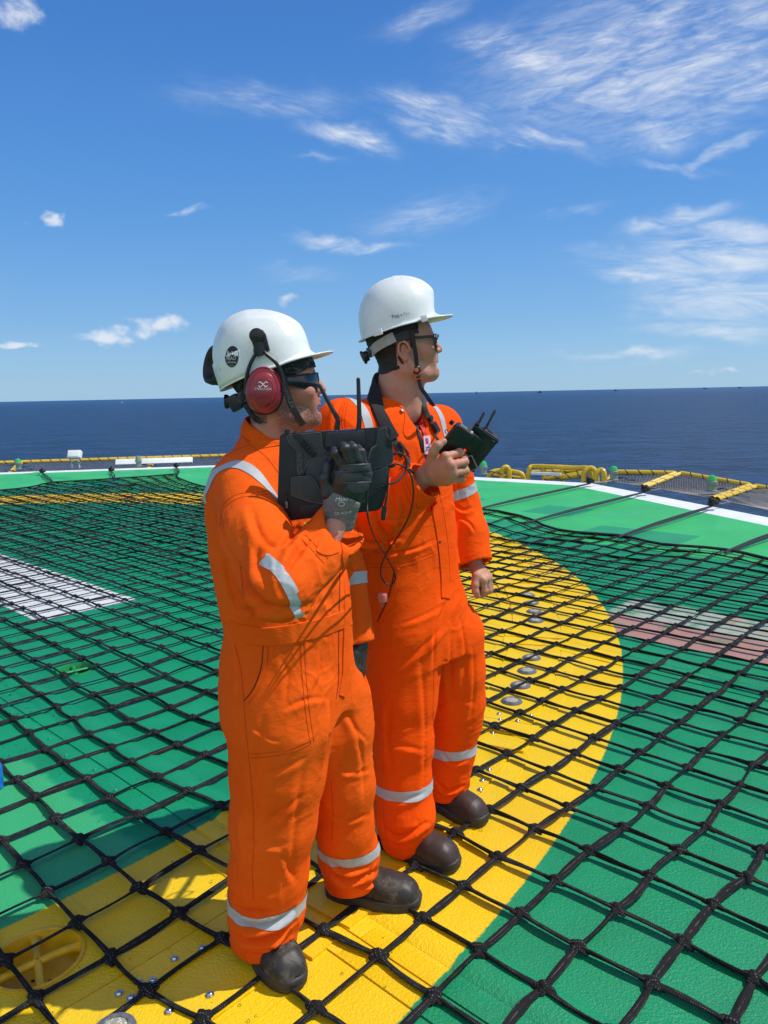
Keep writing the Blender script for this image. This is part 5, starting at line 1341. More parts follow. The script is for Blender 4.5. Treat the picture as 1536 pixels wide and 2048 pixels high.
def person_body(parent, loc, kind, mat, hands, bones):
    v, q, tone = head(kind); vw = loc.o + v @ loc.R
    parts = [(vw, q)] + hands + [core(bones)]
    VV, QQ = merge(parts)
    o = quad_mesh('body', VV, QQ, mat, parent)
    T = np.zeros((len(VV), 3)); T[:len(v)] = tone
    k0 = len(v)
    for hv, hq in hands:
        T[k0:k0 + len(hv), 0] = np.clip(0.15 + 0.35 * vnoise(hv * 60, 2), 0, 1); k0 += len(hv)
    at = o.data.attributes.new('tone', 'FLOAT_VECTOR', 'POINT'); at.data.foreach_set('vector', T.astype(np.float32).ravel())
    return v, q, vw
# bare hands of man B
hBr = dict(wrist=W(848, 955, 2.12), fore=W(815, 985, 2.15), mcp=WW([(891, 914, 2.075), (901, 930, 2.065), (903, 946, 2.07), (896, 961, 2.09)]),
           pip=WW([(919, 905, 2.105), (929, 924, 2.10), (931, 942, 2.105), (923, 958, 2.115)]), dip=WW([(920, 897, 2.14), (929, 915, 2.142), (930, 934, 2.145), (922, 950, 2.15)]),
           tip=WW([(912, 892, 2.158), (920, 910, 2.16), (920, 929, 2.163), (913, 945, 2.165)]), thumb=WW([(862, 926, 2.10), (867, 903, 2.076), (875, 891, 2.072), (887, 883, 2.078)]))
hBl = dict(wrist=W(950, 1133, 2.60), fore=W(945, 1100, 2.62), mcp=WW([(966, 1160, 2.545), (973, 1157, 2.565), (977, 1155, 2.59), (977, 1152, 2.615)]),
           pip=WW([(969, 1182, 2.545), (977, 1181, 2.562), (981, 1178, 2.585), (981, 1174, 2.61)]), dip=WW([(959, 1190, 2.557), (966, 1189, 2.570), (970, 1187, 2.59), (971, 1183, 2.612)]),
           tip=WW([(954, 1180, 2.567), (959, 1179, 2.578), (962, 1177, 2.595), (964, 1174, 2.614)]), thumb=WW([(953, 1152, 2.55), (950, 1170, 2.535), (951, 1183, 2.532), (955, 1192, 2.535)]))
mb_hands = [hand_mesh(**hBr), hand_mesh(**hBl)]
bonesB = [(W(795, 830, 2.5), W(830, 1000, 2.5), 0.055, 0.07), (W(825, 1000, 2.5), W(845, 1200, 2.5), 0.07, 0.085), (B_sh_r, B_el_r, 0.045, 0.04), (B_el_r, W(815, 985, 2.15), 0.04, 0.028), (B_sh_l, B_el_l, 0.045, 0.04), (B_el_l, W(945, 1100, 2.62), 0.04, 0.028),
          (B_hip_r, B_kn_r, 0.075, 0.055), (B_kn_r, B_an_r, 0.055, 0.04), (B_hip_l, B_kn_l, 0.075, 0.055), (B_kn_l, B_an_l, 0.055, 0.04)]
vhB, qhB, wB = person_body(personB, HB, 'b', M_SKB, mb_hands, bonesB)
# wrists of man A (hands are gloved)
def stub(a, b, ra, rb):
    S = Sdf(np.minimum(a, b) - 0.06, np.maximum(a, b) + 0.06, 0.003); S.cap(a, b, ra, rb); return S.mesh()
bonesA = [(W(548, 910, 1.98), W(560, 1100, 1.98), 0.055, 0.07), (W(560, 1100, 1.98), W(590, 1330, 1.98), 0.07, 0.085), (A_sh_r, A_el_r, 0.045, 0.04), (A_el_r, A_wr_r - ax_ * 0.03, 0.04, 0.030), (A_sh_l, A_el_l, 0.045, 0.04), (A_el_l, A_wr_l, 0.04, 0.028),
          (A_hip_r, A_kn_r, 0.075, 0.055), (A_kn_r, A_an_r, 0.055, 0.04), (A_hip_l, A_kn_l, 0.07, 0.05), (A_kn_l, A_an_l, 0.05, 0.04)]
vhA, qhA, wA = person_body(personA, HA, 'a', M_SKA, [stub(A_wr_r - ax_ * 0.05, W(680, 1036, 1.695), 0.029, 0.026)], bonesA)
sfHA, sfHB = Surf(wA, qhA), Surf(wB, qhB)

def peel(name, v, q, loc, mask, out, mat, parent, rough=0.0):
    """a layer worn on the head: the masked part of its surface, lifted"""
    f = q[mask[q].all(1)]; use = np.unique(f); mp = np.full(len(v), -1); mp[use] = np.arange(len(use))
    N = vnormals(v, q)[use]; p = v[use] + N * (out + rough * vnoise(v[use] * [90, 90, 260], 4))[:, None]
    o = quad_mesh(name, loc.o + p @ loc.R, mp[f], mat, parent)
    md = o.modifiers.new('thickness', 'SOLIDIFY'); md.thickness = 0.0025; md.offset = -1
    return o
m, nt, p = material('dark_hair'); M_HAIR = m
o = nt.obj(); st_ = nt.noise(nt.vm('MULTIPLY', o, (700, 700, 120)), 1.0, 4, 0.6)
nt.put(p.inputs['Base Color'], nt.mix(st_, (0.004, 0.003, 0.003, 1), (0.035, 0.022, 0.015, 1))); p.inputs['Roughness'].default_value = 0.5
nt.put(p.inputs['Normal'], nt.bump(nt.mul(st_, 0.003), 0.9, 1.0))
x, y, z = vhB[:, 0], np.abs(vhB[:, 1]), vhB[:, 2]
ear = (x > -0.027) & (x < 0.017) & (y > 0.060) & (z < 0.037) & (z > -0.04)
jag = 0.003 * vnoise(vhB * 260, 8)
hairB = (((x < -0.020) & (z > -0.062 + 0.35 * np.clip(x + 0.06, 0, 1) + jag)) | (z > 0.052 + jag * 0.5 - 0.30 * (x < 0.02) * np.clip(0.02 - x, 0, 0.05)) & (x < 0.045) | ((x > 0.006) & (x < 0.026 + jag * 0.4) & (z > 0.012 + jag) & (y > 0.05))) & ~ear
peel('hair', vhB, qhB, HB, hairB, 0.0045, M_HAIR, personB, 0.0012)
m, nt, p = material('camouflage_cloth'); M_CAMO = m
o = nt.obj(); a = nt.step(nt.noise(nt.vm('MULTIPLY', o, (1, 1, 1.8)), 34, 3, 0.55, 0.8), 0.50, 0.54); b = nt.step(nt.noise(nt.vm('MULTIPLY', o, (1, 1, 1.8)), 52, 2, 0.5, 0.5), 0.58, 0.62)
nt.put(p.inputs['Base Color'], nt.mix(b, nt.mix(a, (0.008, 0.009, 0.012, 1), (0.032, 0.034, 0.040, 1)), (0.09, 0.092, 0.10, 1))); p.inputs['Roughness'].default_value = 0.8
nt.put(p.inputs['Normal'], nt.bump(nt.noise(o, 60, 4, 0.6), 0.5, 0.004))
x, y, z = vhA[:, 0], np.abs(vhA[:, 1]), vhA[:, 2]
peel('bandana', vhA, qhA, HA, ((z > 0.030 + (x - 0.03) * 0.42) & (x > -0.03)) | ((x <= -0.03) & (z > -0.035)), 0.0050, M_CAMO, personA, 0.0010)
# black shirt showing in the neck of man B, dark red one of man A
M_TEE = simple('black_shirt', (0.010, 0.010, 0.012), 0.85, var=0.3, vscale=60)
def neck_shirt(parent, c, up, r0, r1, h, m):
    mb = MB(); u = unit(up)
    mb.lathe(c, u, [(r1, -h), (r0 * 1.04, -h * 0.35), (r0, 0.0), (r0 * 0.97, 0.003), (r0 * 0.95, -0.004)], 40, False)
    o = mb.build('shirt', m, parent)
    return o
neck_shirt(personB, W(797, 832, 2.495), V(0.12, -0.06, 1), 0.066, 0.11, 0.07, M_TEE)

# ------------------------------------------------------------------ hard hats
m, nt, p = material('white_helmet_shell'); M_HAT = m
o = nt.obj(); n1 = nt.noise(o, 22, 5, 0.65); n2 = nt.noise(nt.vm('MULTIPLY', o, (1, 2.5, 1)), 60, 5, 0.75)
cl = nt.mix(nt.step(n1, 0.35, 0.8), (0.80, 0.82, 0.81, 1), (0.74, 0.76, 0.72, 1))
cl = nt.mix(nt.mul(nt.step(n2, 0.60, 0.70), 0.35), cl, (0.42, 0.40, 0.34, 1))
cl = nt.mix(nt.mul(nt.step(nt.noise(o, 130, 2, 0.5), 0.72, 0.76), 0.6), cl, (0.2, 0.18, 0.15, 1))
nt.put(p.inputs['Base Color'], cl); nt.put(p.inputs['Roughness'], nt.add(0.24, nt.mul(n1, 0.22)))
p.inputs['Coat Weight'].default_value = 0.25; p.inputs['Coat Roughness'].default_value = 0.15
p.inputs['Subsurface Weight'].default_value = 0.04
nt.put(p.inputs['Normal'], nt.bump(nt.add(nt.mul(n1, 0.002), nt.mul(n2, 0.0004)), 0.4, 1.0))
M_BLK = simple('black_plastic', (0.012, 0.012, 0.013), 0.32, var=0.25, vscale=40, bump=0.25, bscale=500)
M_BLKM = simple('black_matt_plastic', (0.016, 0.017, 0.018), 0.55, var=0.25, vscale=50, bump=0.35, bscale=700)
M_WEB = simple('dark_webbing', (0.022, 0.018, 0.020), 0.7, var=0.3, vscale=200, bump=0.7, bscale=900, bdist=0.001)
M_GREYS = simple('grey_strap', (0.045, 0.05, 0.045), 0.7, var=0.25, vscale=150, bump=0.7, bscale=800, bdist=0.001)
def hat(parent, L, kind):
    """L: helmet frame, origin in the middle of the rim plane"""
    nt_, na = 56, 132
    af, ab, bb, H = (0.121, 0.124, 0.109, 0.146) if kind == 'b' else (0.124, 0.119, 0.110, 0.147)
    vs = []
    rows = []
    for i in range(nt_ + 1):
        t = i / nt_; rows.append(('d', t))
    for w in (0.08, 0.18, 0.3, 0.42, 0.54, 0.66, 0.78, 0.9, 1.0, 1.03): rows.append(('b', w))
    for kd, t in rows:
        for k in range(na):
            th = 2 * math.pi * k / na; ct, st = math.cos(th), math.sin(th)
            a = af if ct > 0 else ab
            e = 2.25; rim = 1 / ((abs(ct) / a) ** e + (abs(st) / bb) ** e) ** (1 / e)
            back = max(0, -ct) ** 1.5; front = max(0, ct) ** 4
            gq = max(0, (ct - 0.30) / 0.70); gq = gq * gq * (3 - 2 * gq)
            zr = -0.020 * back * (0.8 if kind == 'a' else 0.5) + (0.020 if kind == 'a' else 0.015) * gq
            if kd == 'd':
                ang = t * math.pi / 2
                r = rim * math.sin(ang) ** 0.86; z_ = H * (max(0, math.cos(ang)) ** 0.80) * (1 - 0) + zr * math.sin(ang) ** 3
                # taper towards the top
                r *= 1 - 0.05 * (1 - t) * abs(st)
                p_ = V(r * ct + (0.014 if kind == 'b' else -0.004) * math.cos(ang) ** 1.0, r * st, z_)
                if ct > 0: p_[2] -= (0.006 if kind == 'b' else 0.010) * ct * math.sin(2 * ang)
                ny = abs(p_[1])
                fade = min(1, max(0, (0.97 - t) / 0.25))
                if kind == 'b':
                    rd = math.exp(-(ny / 0.017) ** 4) * 0.0085 * fade * (1 if ct > 0 else 0.8)
                    rd += math.exp(-((ny - 0.042) / 0.006) ** 2) * 0.0022 * fade * (t > 0.2) * (1 if ct < 0.6 else 0.2)
                    if ct > 0.0: p_[0] += 0.010 * max(0, 1 - (ny / 0.045) ** 2) * math.sin(ang) ** 2 * fade * ct
                else:
                    rd = math.exp(-(ny / 0.024) ** 6) * 0.0060 * fade
                    rd -= math.exp(-((ny - 0.027) / 0.003) ** 2) * 0.0022 * fade
                    rd += math.exp(-((ny - 0.066) / 0.010) ** 2) * 0.0026 * fade * (ct < 0.75)
                nrm_ = unit(V(p_[0] / a ** 2, p_[1] / bb ** 2, p_[2] / H ** 2 + 1e-6)); p_ = p_ + nrm_ * rd
                if kind == 'a' and t > 0.80 and ct < -0.35:      # stepped lower band at the back
                    p_ = p_ + nrm_ * 0.0035
            else:
                wf = 0.046 if kind == 'b' else 0.050
                g = max(0, (ct - 0.42) / 0.58); g = g * g * (3 - 2 * g)
                w_ = 0.0075 + wf * g if kind == 'b' else 0.004 + wf * g
                if kind == 'b' and ct < 0: w_ += 0.004 * back
                drop = -(0.026 if kind == 'a' else 0.022) * g * (1 - (1 - min(1, t)) ** 1.9) + (0.007 * g * t ** 3 if kind == 'a' else 0.0) - 0.003 * t * (1 - g)
                r = rim + w_ * min(1, t) ** 1.35
                p_ = V(r * ct, r * st * (1 - 0.05 * g), zr + drop - (0.004 if t > 1.01 else 0))
            vs.append(L(*p_))
    fs = [(i * na + k, (i + 1) * na + k, (i + 1) * na + (k + 1) % na, i * na + (k + 1) % na) for i in range(len(rows) - 1) for k in range(na)]
    root = mesh_obj('hard_hat', vs, fs, M_HAT, parent)
    md = root.modifiers.new('thickness', 'SOLIDIFY'); md.thickness = 0.0028; md.offset = -1
    return root, Surf(np.array(vs), np.array(fs))
TA = R_(13); fA = HA.R[0] * math.cos(TA) + HA.R[2] * math.sin(TA)
LA = Loc(HA(-0.024, 0, 0.057), np.array([fA, HA.R[1], np.cross(fA, HA.R[1])]))
TB = R_(10); fBh = HB.R[0] * math.cos(TB) + HB.R[2] * math.sin(TB)
LB = Loc(HB(-0.008, 0, 0.083), np.array([fBh, HB.R[1], np.cross(fBh, HB.R[1])]))
hatA, sfTA = hat(personA, LA, 'a'); hatB, sfTB = hat(personB, LB, 'b')

def flatband(name, pts, w, th, face, mat, parent, n=10, fine=8):
    """strap: flat band through points, its broad side towards 'face'"""
    return MB().tube(bez(pts, fine) if len(pts) > 2 else pts, w / 2, n, True, th / w, np.asarray(face, float)).build(name, mat, parent, sharp=60)
# --- man B: suspension, ratchet, chin strap with orange buckle
def hb(x, y, z): return HB(x, y, z)
band_pts = [hb(0.03 * 0 + 0.098 * math.cos(a) - 0.012, 0.083 * math.sin(a), 0.052 - 0.034 * (1 - math.cos(a)) / 2) for a in np.linspace(-1.2, -math.pi, 12)]
def ribbon3(name, pts, width, up, mat, parent, th=0.0025):
    P = bez(pts, 6); vs, fs = [], []; m_ = len(P)
    for i in range(m_):
        t = unit(P[min(i + 1, m_ - 1)] - P[max(i - 1, 0)]); u = unit(np.asarray(up) - t * np.dot(up, t)); n_ = np.cross(t, u)
        for a, b in ((-1, -1), (1, -1), (1, 1), (-1, 1)): vs.append(P[i] + u * a * width / 2 + n_ * b * th / 2)
    for i in range(m_ - 1):
        for k in range(4): fs.append((i * 4 + k, i * 4 + (k + 1) % 4, i * 4 + 4 + (k + 1) % 4, i * 4 + 4 + k))
    fs += [(3, 2, 1, 0), tuple(range((m_ - 1) * 4, m_ * 4))]
    return mesh_obj(name, vs, fs, mat, parent, True, 40)
M_LINER = simple('grey_liner', (0.36, 0.35, 0.33), 0.55, var=0.1, vscale=60)
ribbon3('headband', [hb(0.02, -0.086, 0.052), hb(-0.02, -0.089, 0.043), hb(-0.06, -0.080, 0.030), hb(-0.095, -0.052, 0.018), hb(-0.112, -0.018, 0.010), hb(-0.114, 0.018, 0.010), hb(-0.095, 0.052, 0.018), hb(-0.06, 0.080, 0.03)], 0.026, HB.R[2], M_BLKM, hatB)
ribbon3('liner', [hb(-0.032, -0.0905, 0.046), hb(-0.062, -0.084, 0.034), hb(-0.090, -0.062, 0.020), hb(-0.104, -0.040, 0.006)], 0.031, HB.R[2], M_LINER, hatB)
kn = MB().lathe(hb(-0.113, -0.008, 0.000), unit(-HB.R[0] * 0.85 - HB.R[2] * 0.35), [(0.016, 0), (0.017, 0.004), (0.017, 0.010), (0.022, 0.012), (0.022, 0.019), (0.012, 0.021), (0.0001, 0.021)], 18, False)
kn.box(hb(-0.108, -0.02, 0.004), (0.014, 0.05, 0.024), HB.R, 0.004)
kn.build('ratchet_knob', M_BLK, hatB)
flatband('chin_strap', [hb(0.022, -0.092, 0.062), hb(0.026, -0.088, 0.03), hb(0.030, -0.083, -0.005), hb(0.033, -0.074, -0.035), hb(0.031, -0.067, -0.056)], 0.013, 0.002, HB.R[1] * -1, M_WEB, hatB)
flatband('chin_strap', [hb(-0.022, -0.080, -0.012), hb(-0.012, -0.077, -0.030), hb(0.008, -0.070, -0.047), hb(0.026, -0.066, -0.058)], 0.010, 0.002, HB.R[1] * -1, M_WEB, hatB)
M_ORP = simple('orange_plastic', (0.80, 0.17, 0.03), 0.35, var=0.1)
bk = hb(0.031, -0.070, -0.058)
b_ = MB().lathe(bk, -HB.R[1], [(0.0135, -0.004), (0.0135, 0.003), (0.011, 0.005), (0.0001, 0.005)], 20, False); b_.build('buckle', M_BLK, hatB)
MB().lathe(bk - HB.R[1] * 0.0052, -HB.R[1], [(0.0070, 0), (0.0065, 0.0015), (0.0001, 0.002)], 16, False).build('button', M_ORP, hatB)
q0 = bk - HB.R[2] * 0.020 + HB.R[0] * 0.004
lp = [q0 + HB.R[0] * a + HB.R[2] * b for a, b in ((-0.010, 0.006), (0.010, 0.009), (0.011, -0.006), (-0.008, -0.009), (-0.010, 0.006))]
MB().tube(lp, 0.002, 8).build('buckle_loop', M_ORP, hatB)
flatband('strap_end', [q0 + HB.R[1] * 0.002, W(842, 775, 2.40), W(852, 790, 2.37), W(862, 805, 2.37), W(868, 812, 2.40)], 0.013, 0.002, V(-0.3, -1, 0), M_WEB, hatB)
# moulded slots on the sides of hat B
for (px, py, w, h_) in ((756, 665, 0.030, 0.018), (804, 655, 0.036, 0.010), (848, 637, 0.020, 0.020)):
    r = sfTB.at(px, py)
    if r[0] is not None:
        n_ = r[1]; t_ = unit(np.cross(LB.R[2], n_)); u_ = np.cross(n_, t_)
        MB().box(r[0] + n_ * 0.0015, (w, h_, 0.007), np.array([t_, u_, n_]), 0.0025).build('slot_block', M_HAT, hatB)

# --- writing helper: text mesh laid on a surface
def text_on(name, s, sf, px, py, size, ang, mat, parent, lift=0.0008, spacing=1.0, R=None, shear=0.0, xs=1.0):
    c, n_ = sf.at(px, py)
    if c is None: return None
    cu_ = bpy.data.curves.new('lettering', 'FONT'); cu_.body = s; cu_.size = size; cu_.align_x = 'CENTER'; cu_.align_y = 'CENTER'; cu_.space_character = spacing; cu_.shear = shear; cu_.resolution_u = 3
    tmp = bpy.data.objects.new('lettering', cu_); COL.objects.link(tmp)
    dg = bpy.context.evaluated_depsgraph_get(); me = bpy.data.meshes.new_from_object(tmp.evaluated_get(dg))
    bpy.data.objects.remove(tmp); bpy.data.curves.remove(cu_)
    t0 = cX - n_ * cX.dot(n_); t0 = unit(t0); u0 = np.cross(n_, t0)
    if u0.dot(cU) < 0: u0 = -u0
    t1 = math.cos(ang) * t0 + math.sin(ang) * u0; u1 = -math.sin(ang) * t0 + math.cos(ang) * u0
    bm = bmesh.new(); bm.from_mesh(me); bpy.data.meshes.remove(me)
    bmesh.ops.subdivide_edges(bm, edges=[e for e in bm.edges if e.calc_length() > size * 0.25], cuts=2, use_grid_fill=False)
    bmesh.ops.triangulate(bm, faces=list(bm.faces))
    org = origin_of(parent)
    for vtx in bm.verts:
        q = c + t1 * vtx.co.x * xs + u1 * vtx.co.y
        r = sf.b.ray_cast(Vector(q + n_ * 0.04), Vector(-n_), 0.09)
        p_ = np.array(r[0]) if r[0] is not None else q
        vtx.co = Vector(p_ + n_ * lift - org)
    me2 = bpy.data.meshes.new(name); bm.to_mesh(me2); bm.free()
    return link(name, me2, mat, parent, smooth=False)
M_INKP = simple('purple_ink', (0.06, 0.05, 0.20), 0.5, bump=0)
M_INKG = simple('faded_ink', (0.38, 0.44, 0.46), 0.5, bump=0)
M_INKW = simple('white_print', (0.72, 0.72, 0.70), 0.5, bump=0)
M_INKGY = simple('grey_print', (0.24, 0.25, 0.24), 0.6, bump=0)
text_on('lettering', 'Peb', sfTB, 791, 633, 0.0165, R_(9), M_INKP, hatB)
text_on('lettering', '\u25e2', sfTB, 802, 630, 0.009, R_(9), M_INKP, hatB)
text_on('lettering', 'films', sfTB, 813, 627, 0.0125, R_(9), M_INKG, hatB, shear=0.2)

# --- man A: ear defenders, sticker, strap
M_RED, nt, p = material('dark_red_plastic')
o = nt.obj(); nt.put(p.inputs['Base Color'], nt.mix(nt.step(nt.noise(o, 30, 5, 0.65), 0.35, 0.75), (0.26, 0.006, 0.014, 1), (0.36, 0.014, 0.024, 1)))
p.inputs['Roughness'].default_value = 0.28; p.inputs['Coat Weight'].default_value = 0.4; p.inputs['Coat Roughness'].default_value = 0.2
nt.put(p.inputs['Normal'], nt.bump(nt.noise(o, 300, 3, 0.6), 0.2, 0.0008))
def cup(c, right, up, out, rw, rh, prof, name, mat, parent, n=44, e=2.12):
    vs, fs = [], []
    for k_, h in prof:
        for i in range(n):
            t = 2 * math.pi * i / n; ct, st = math.cos(t), math.sin(t); r = 1 / ((abs(ct)) ** e + (abs(st)) ** e) ** (1 / e)
            vs.append(c + right * rw * k_ * r * ct + up * rh * k_ * r * st * (1 + 0.05 * st) + out * h)
    m_ = len(prof)
    fs = [(i * n + k, i * n + (k + 1) % n, (i + 1) * n + (k + 1) % n, (i + 1) * n + k) for i in range(m_ - 1) for k in range(n)]
    o = mesh_obj(name, vs, fs, mat, parent); return o, Surf(np.array(vs), np.array(fs))
oc = unit(-HA.R[1] + V(0, 0, 0.05)); rc = unit(HA.R[0] - 0.10 * HA.R[2]); rc = unit(rc - oc * rc.dot(oc)); uc = np.cross(oc, rc); uc = uc if uc[2] > 0 else -uc
c0 = W(529, 783, 1.862)
cupA, _ = cup(c0, rc, uc, oc, 0.045, 0.058, [(0.60, -0.014), (0.98, -0.012), (1.03, -0.002), (0.99, 0.008), (0.94, 0.010)], 'ear_cushion', M_BLKM, hatA)
shellA, sfCup = cup(c0, rc, uc, oc, 0.0435, 0.056, [(0.96, 0.004), (1.0, 0.012), (0.985, 0.024), (0.93, 0.034), (0.80, 0.041), (0.775, 0.0395), (0.755, 0.0415), (0.5, 0.0455), (0.2, 0.047), (0.001, 0.0472)], 'ear_cup', M_RED, hatA)
# shield line on the shell
ln_ = MB()
pts = [sfCup.at(x_, y_, 0.0006)[0] for x_, y_ in dense([(506, 772), (507, 790), (513, 810), (527, 822), (541, 810), (546, 790), (545, 766), (537, 758)])]
pts = [p_ for p_ in pts if p_ is not None]
M_REDD = simple('red_line', (0.50, 0.05, 0.06), 0.35, bump=0)
if len(pts) > 3: ln_.tube(pts, 0.0006, 5).build('relief_line', M_REDD, shellA)
text_on('lettering', 'STEELFLEX', sfCup, 526, 778, 0.0078, R_(0), M_INKW, shellA, 0.0006, xs=1.1)
text_on('lettering', 'SNR 29 dB', sfCup, 527, 784, 0.0030, R_(0), M_INKGY, shellA, 0.0006)
em = MB()
for sg in (1, -1):
    P = [sfCup.at(526 + sg * a, 769 + b, 0.0008)[0] for a, b in dense([(-9, -3), (-6, -5), (-2, -2), (2, 2), (6, 5), (9, 2)], 1.2)]
    P = [p_ for p_ in P if p_ is not None]
    if len(P) > 2: em.tube(P, 0.0011, 6)
em.build('emblem', M_INKW, shellA)
# arms and socket
for x1 in (-1, 1):
    MB().tube(bez([W(520 + x1 * 3, 690, 1.834), W(521 + x1 * 8, 705, 1.834), W(527 + x1 * 26 if x1 > 0 else 527 + x1 * 26, 727, 1.834), W(529 + x1 * 36, 755, 1.838), W(529 + x1 * 37, 785, 1.838)], 6), 0.0046, 10).build('ear_cup_arm', M_BLK, hatA)
sk = MB().prism([W(500, 672, 1.846), W(505, 662, 1.846), W(515, 659, 1.846), W(527, 661, 1.846), (W(533, 670, 1.846)), W(541, 702, 1.846), W(530, 708, 1.846), W(513, 706, 1.846), W(508, 695, 1.846)], V(0, -1, 0.1), 0.012, 0.004)
sk.tube([W(517, 685, 1.832), W(521, 712, 1.830)], [0.011, 0.0075], 10, True, 0.5, V(0, -1, 0)).box(W(516, 690, 1.836), (0.020, 0.012, 0.040), np.array([rc, oc, uc]), 0.003)
sk.lathe(W(514, 672, 1.836), oc, [(0.018, -0.004), (0.018, 0.006), (0.012, 0.010), (0.0001, 0.0105)], 20, False)
sk.build('ear_cup_socket', M_BLK, hatA)
# the far cup, swung up behind the hat
cf = W(431, 733, 2.03); of = unit(V(-0.75, -0.62, 0.2)); rf = unit(np.cross(V(0, 0, 1), of)); uf = np.cross(of, rf)
cup(cf, rf, uf, of, 0.043, 0.050, [(0.99, -0.03), (1.0, -0.008), (1.04, 0.0), (1.0, 0.014), (0.85, 0.017), (0.66, 0.010), (0.60, -0.004), (0.45, -0.008), (0.001, -0.009)], 'ear_cushion', M_BLKM, hatA)
MB().tube(bez([W(440, 762, 2.02), W(452, 740, 2.06), W(462, 712, 2.075), W(470, 692, 2.08)], 6), 0.0035, 8).build('ear_cup_arm', M_BLK, hatA)
# round sticker
r = sfTA.at(463, 713)
if r[0] is not None:
    n_ = r[1]; t_ = unit(cX - n_ * cX.dot(n_)); u_ = np.cross(n_, t_); u_ = u_ if u_.dot(cU) > 0 else -u_
    vs = [r[0]]; fs = []
    for i in range(40):
        a = 2 * math.pi * i / 40; q = r[0] + t_ * 0.0195 * math.cos(a) + u_ * 0.0255 * math.sin(a); rr = sfTA.b.ray_cast(Vector(q + n_ * 0.03), Vector(-n_), 0.08)
        vs.append((np.array(rr[0]) if rr[0] is not None else q))
    vs = [p_ + n_ * 0.0010 for p_ in vs]; fs = [(0, i + 1, (i + 1) % 40 + 1) for i in range(40)]
    stk = mesh_obj('sticker', vs, fs, M_BLKM, hatA)
    text_on('lettering', 'PEAO', sfTA, 463, 717, 0.0125, R_(0), M_INKW, stk, 0.0018, xs=0.85)
    text_on('lettering', 'OFFSHORE', sfTA, 464, 725, 0.0056, R_(0), M_INKW, stk, 0.0018, xs=0.9)
    text_on('lettering', '\u223c\u223c\u223c', sfTA, 464, 731, 0.008, R_(0), M_INKW, stk, 0.0018)
    tw = MB()
    for (x_, hgt_) in ((457, 8), (461, 5), (465, 7), (469, 4)):
        p_ = sfTA.at(x_, 710, 0.0018)[0]; q_ = sfTA.at(x_, 710 - hgt_, 0.0018)[0]
        if p_ is not None and q_ is not None: tw.tube([p_, q_], 0.0011, 4)
    tw.build('emblem', M_INKW, stk)
# chin strap with printing, rear ratchet
strapA = flatband('chin_strap', [W(553, 722, 1.870), W(560, 745, 1.868), W(570, 775, 1.868), W(583, 810, 1.873), W(597, 836, 1.885), W(606, 850, 1.90)], 0.0165, 0.0024, -HA.R[1], M_GREYS, hatA)
sv = np.array([v_.co for v_ in strapA.data.vertices]) + origin_of(hatA); sq_ = [tuple(p_.vertices) for p_ in strapA.data.polygons]
class SurfN(Surf):
    def __init__(s, v, f): s.v = v; s.b = BVHTree.FromPolygons([tuple(p) for p in v], f)
sfStr = SurfN(sv, sq_)
text_on('lettering', 'STEELFLEX', sfStr, 574, 790, 0.0130, R_(-67), M_INKGY, strapA, 0.0009, xs=1.15)
MB().box(HA(-0.100, -0.03, -0.022), (0.030, 0.05, 0.040), frame_of(R_(3), R_(28)), 0.006).lathe(HA(-0.118, -0.012, -0.018), -HA.R[0], [(0.016, 0), (0.018, 0.004), (0.018, 0.010), (0.0001, 0.011)], 16, False).build('ratchet_knob', M_BLK, hatA)
ribbon3('headband', [HA(0.0, -0.086, 0.030), HA(-0.05, -0.083, 0.006), HA(-0.088, -0.055, -0.014), HA(-0.106, -0.015, -0.022), HA(-0.104, 0.02, -0.022), HA(-0.08, 0.06, -0.01)], 0.030, HA.R[2], M_CAMO, hatA)
flatband('nape_strap', [HA(-0.075, -0.066, -0.012), HA(-0.066, -0.066, -0.035), HA(-0.052, -0.066, -0.058), HA(-0.034, -0.066, -0.072)], 0.014, 0.002, -HA.R[1], M_CAMO, hatA)

# ------------------------------------------------------------------ glasses
M_LENSD, nt, p = material('dark_lens')
p.inputs['Base Color'].default_value = (0.006, 0.006, 0.007, 1); p.inputs['Roughness'].default_value = 0.06; p.inputs['Coat Weight'].default_value = 0.5
nt.put(p.inputs['Roughness'], nt.add(0.05, nt.mul(nt.noise(nt.obj(), 80, 4, 0.7), 0.06)))
def wrap_lens(L):
    vs, fs = [], []; na, nr = 40, 10
    for i in range(na + 1):
        ph = R_(-88 + 176 * i / na); s_ = abs(ph) / R_(88)
        top = 0.044 - 0.010 * s_ ** 2; bot = -0.004 + 0.024 * s_ ** 2.0 + 0.016 * math.exp(-(ph / 0.13) ** 2)
        for j in range(nr + 1):
            t = j / nr; z_ = bot + (top - bot) * t
            vs.append(L(0.020 + 0.088 * math.cos(ph) ** 0.85 + 0.003 * math.sin(math.pi * t), 0.079 * math.sin(ph), z_))
    for i in range(na):
        for j in range(nr): fs.append((i * (nr + 1) + j, i * (nr + 1) + j + 1, (i + 1) * (nr + 1) + j + 1, (i + 1) * (nr + 1) + j))
    return vs, fs
vs, fs = wrap_lens(HA)
gl = mesh_obj('sunglasses', vs, fs, M_LENSD, personA); md = gl.modifiers.new('thickness', 'SOLIDIFY'); md.thickness = 0.0022; md.offset = 0
fr = MB(); nr = 10
fr.tube([V_ for V_ in vs[nr::nr + 1]], 0.0026, 8)
for g in (1, -1): fr.tube(bez([HA(0.030, g * 0.0785, 0.034), HA(0.012, g * 0.080, 0.034), HA(-0.02, g * 0.080, 0.032), HA(-0.05, g * 0.078, 0.020)], 6), 0.0042, 8, True, 0.45, HA.R[1])
fr.build('frame', M_BLK, gl)
M_GLASS, nt, p = material('clear_lens')
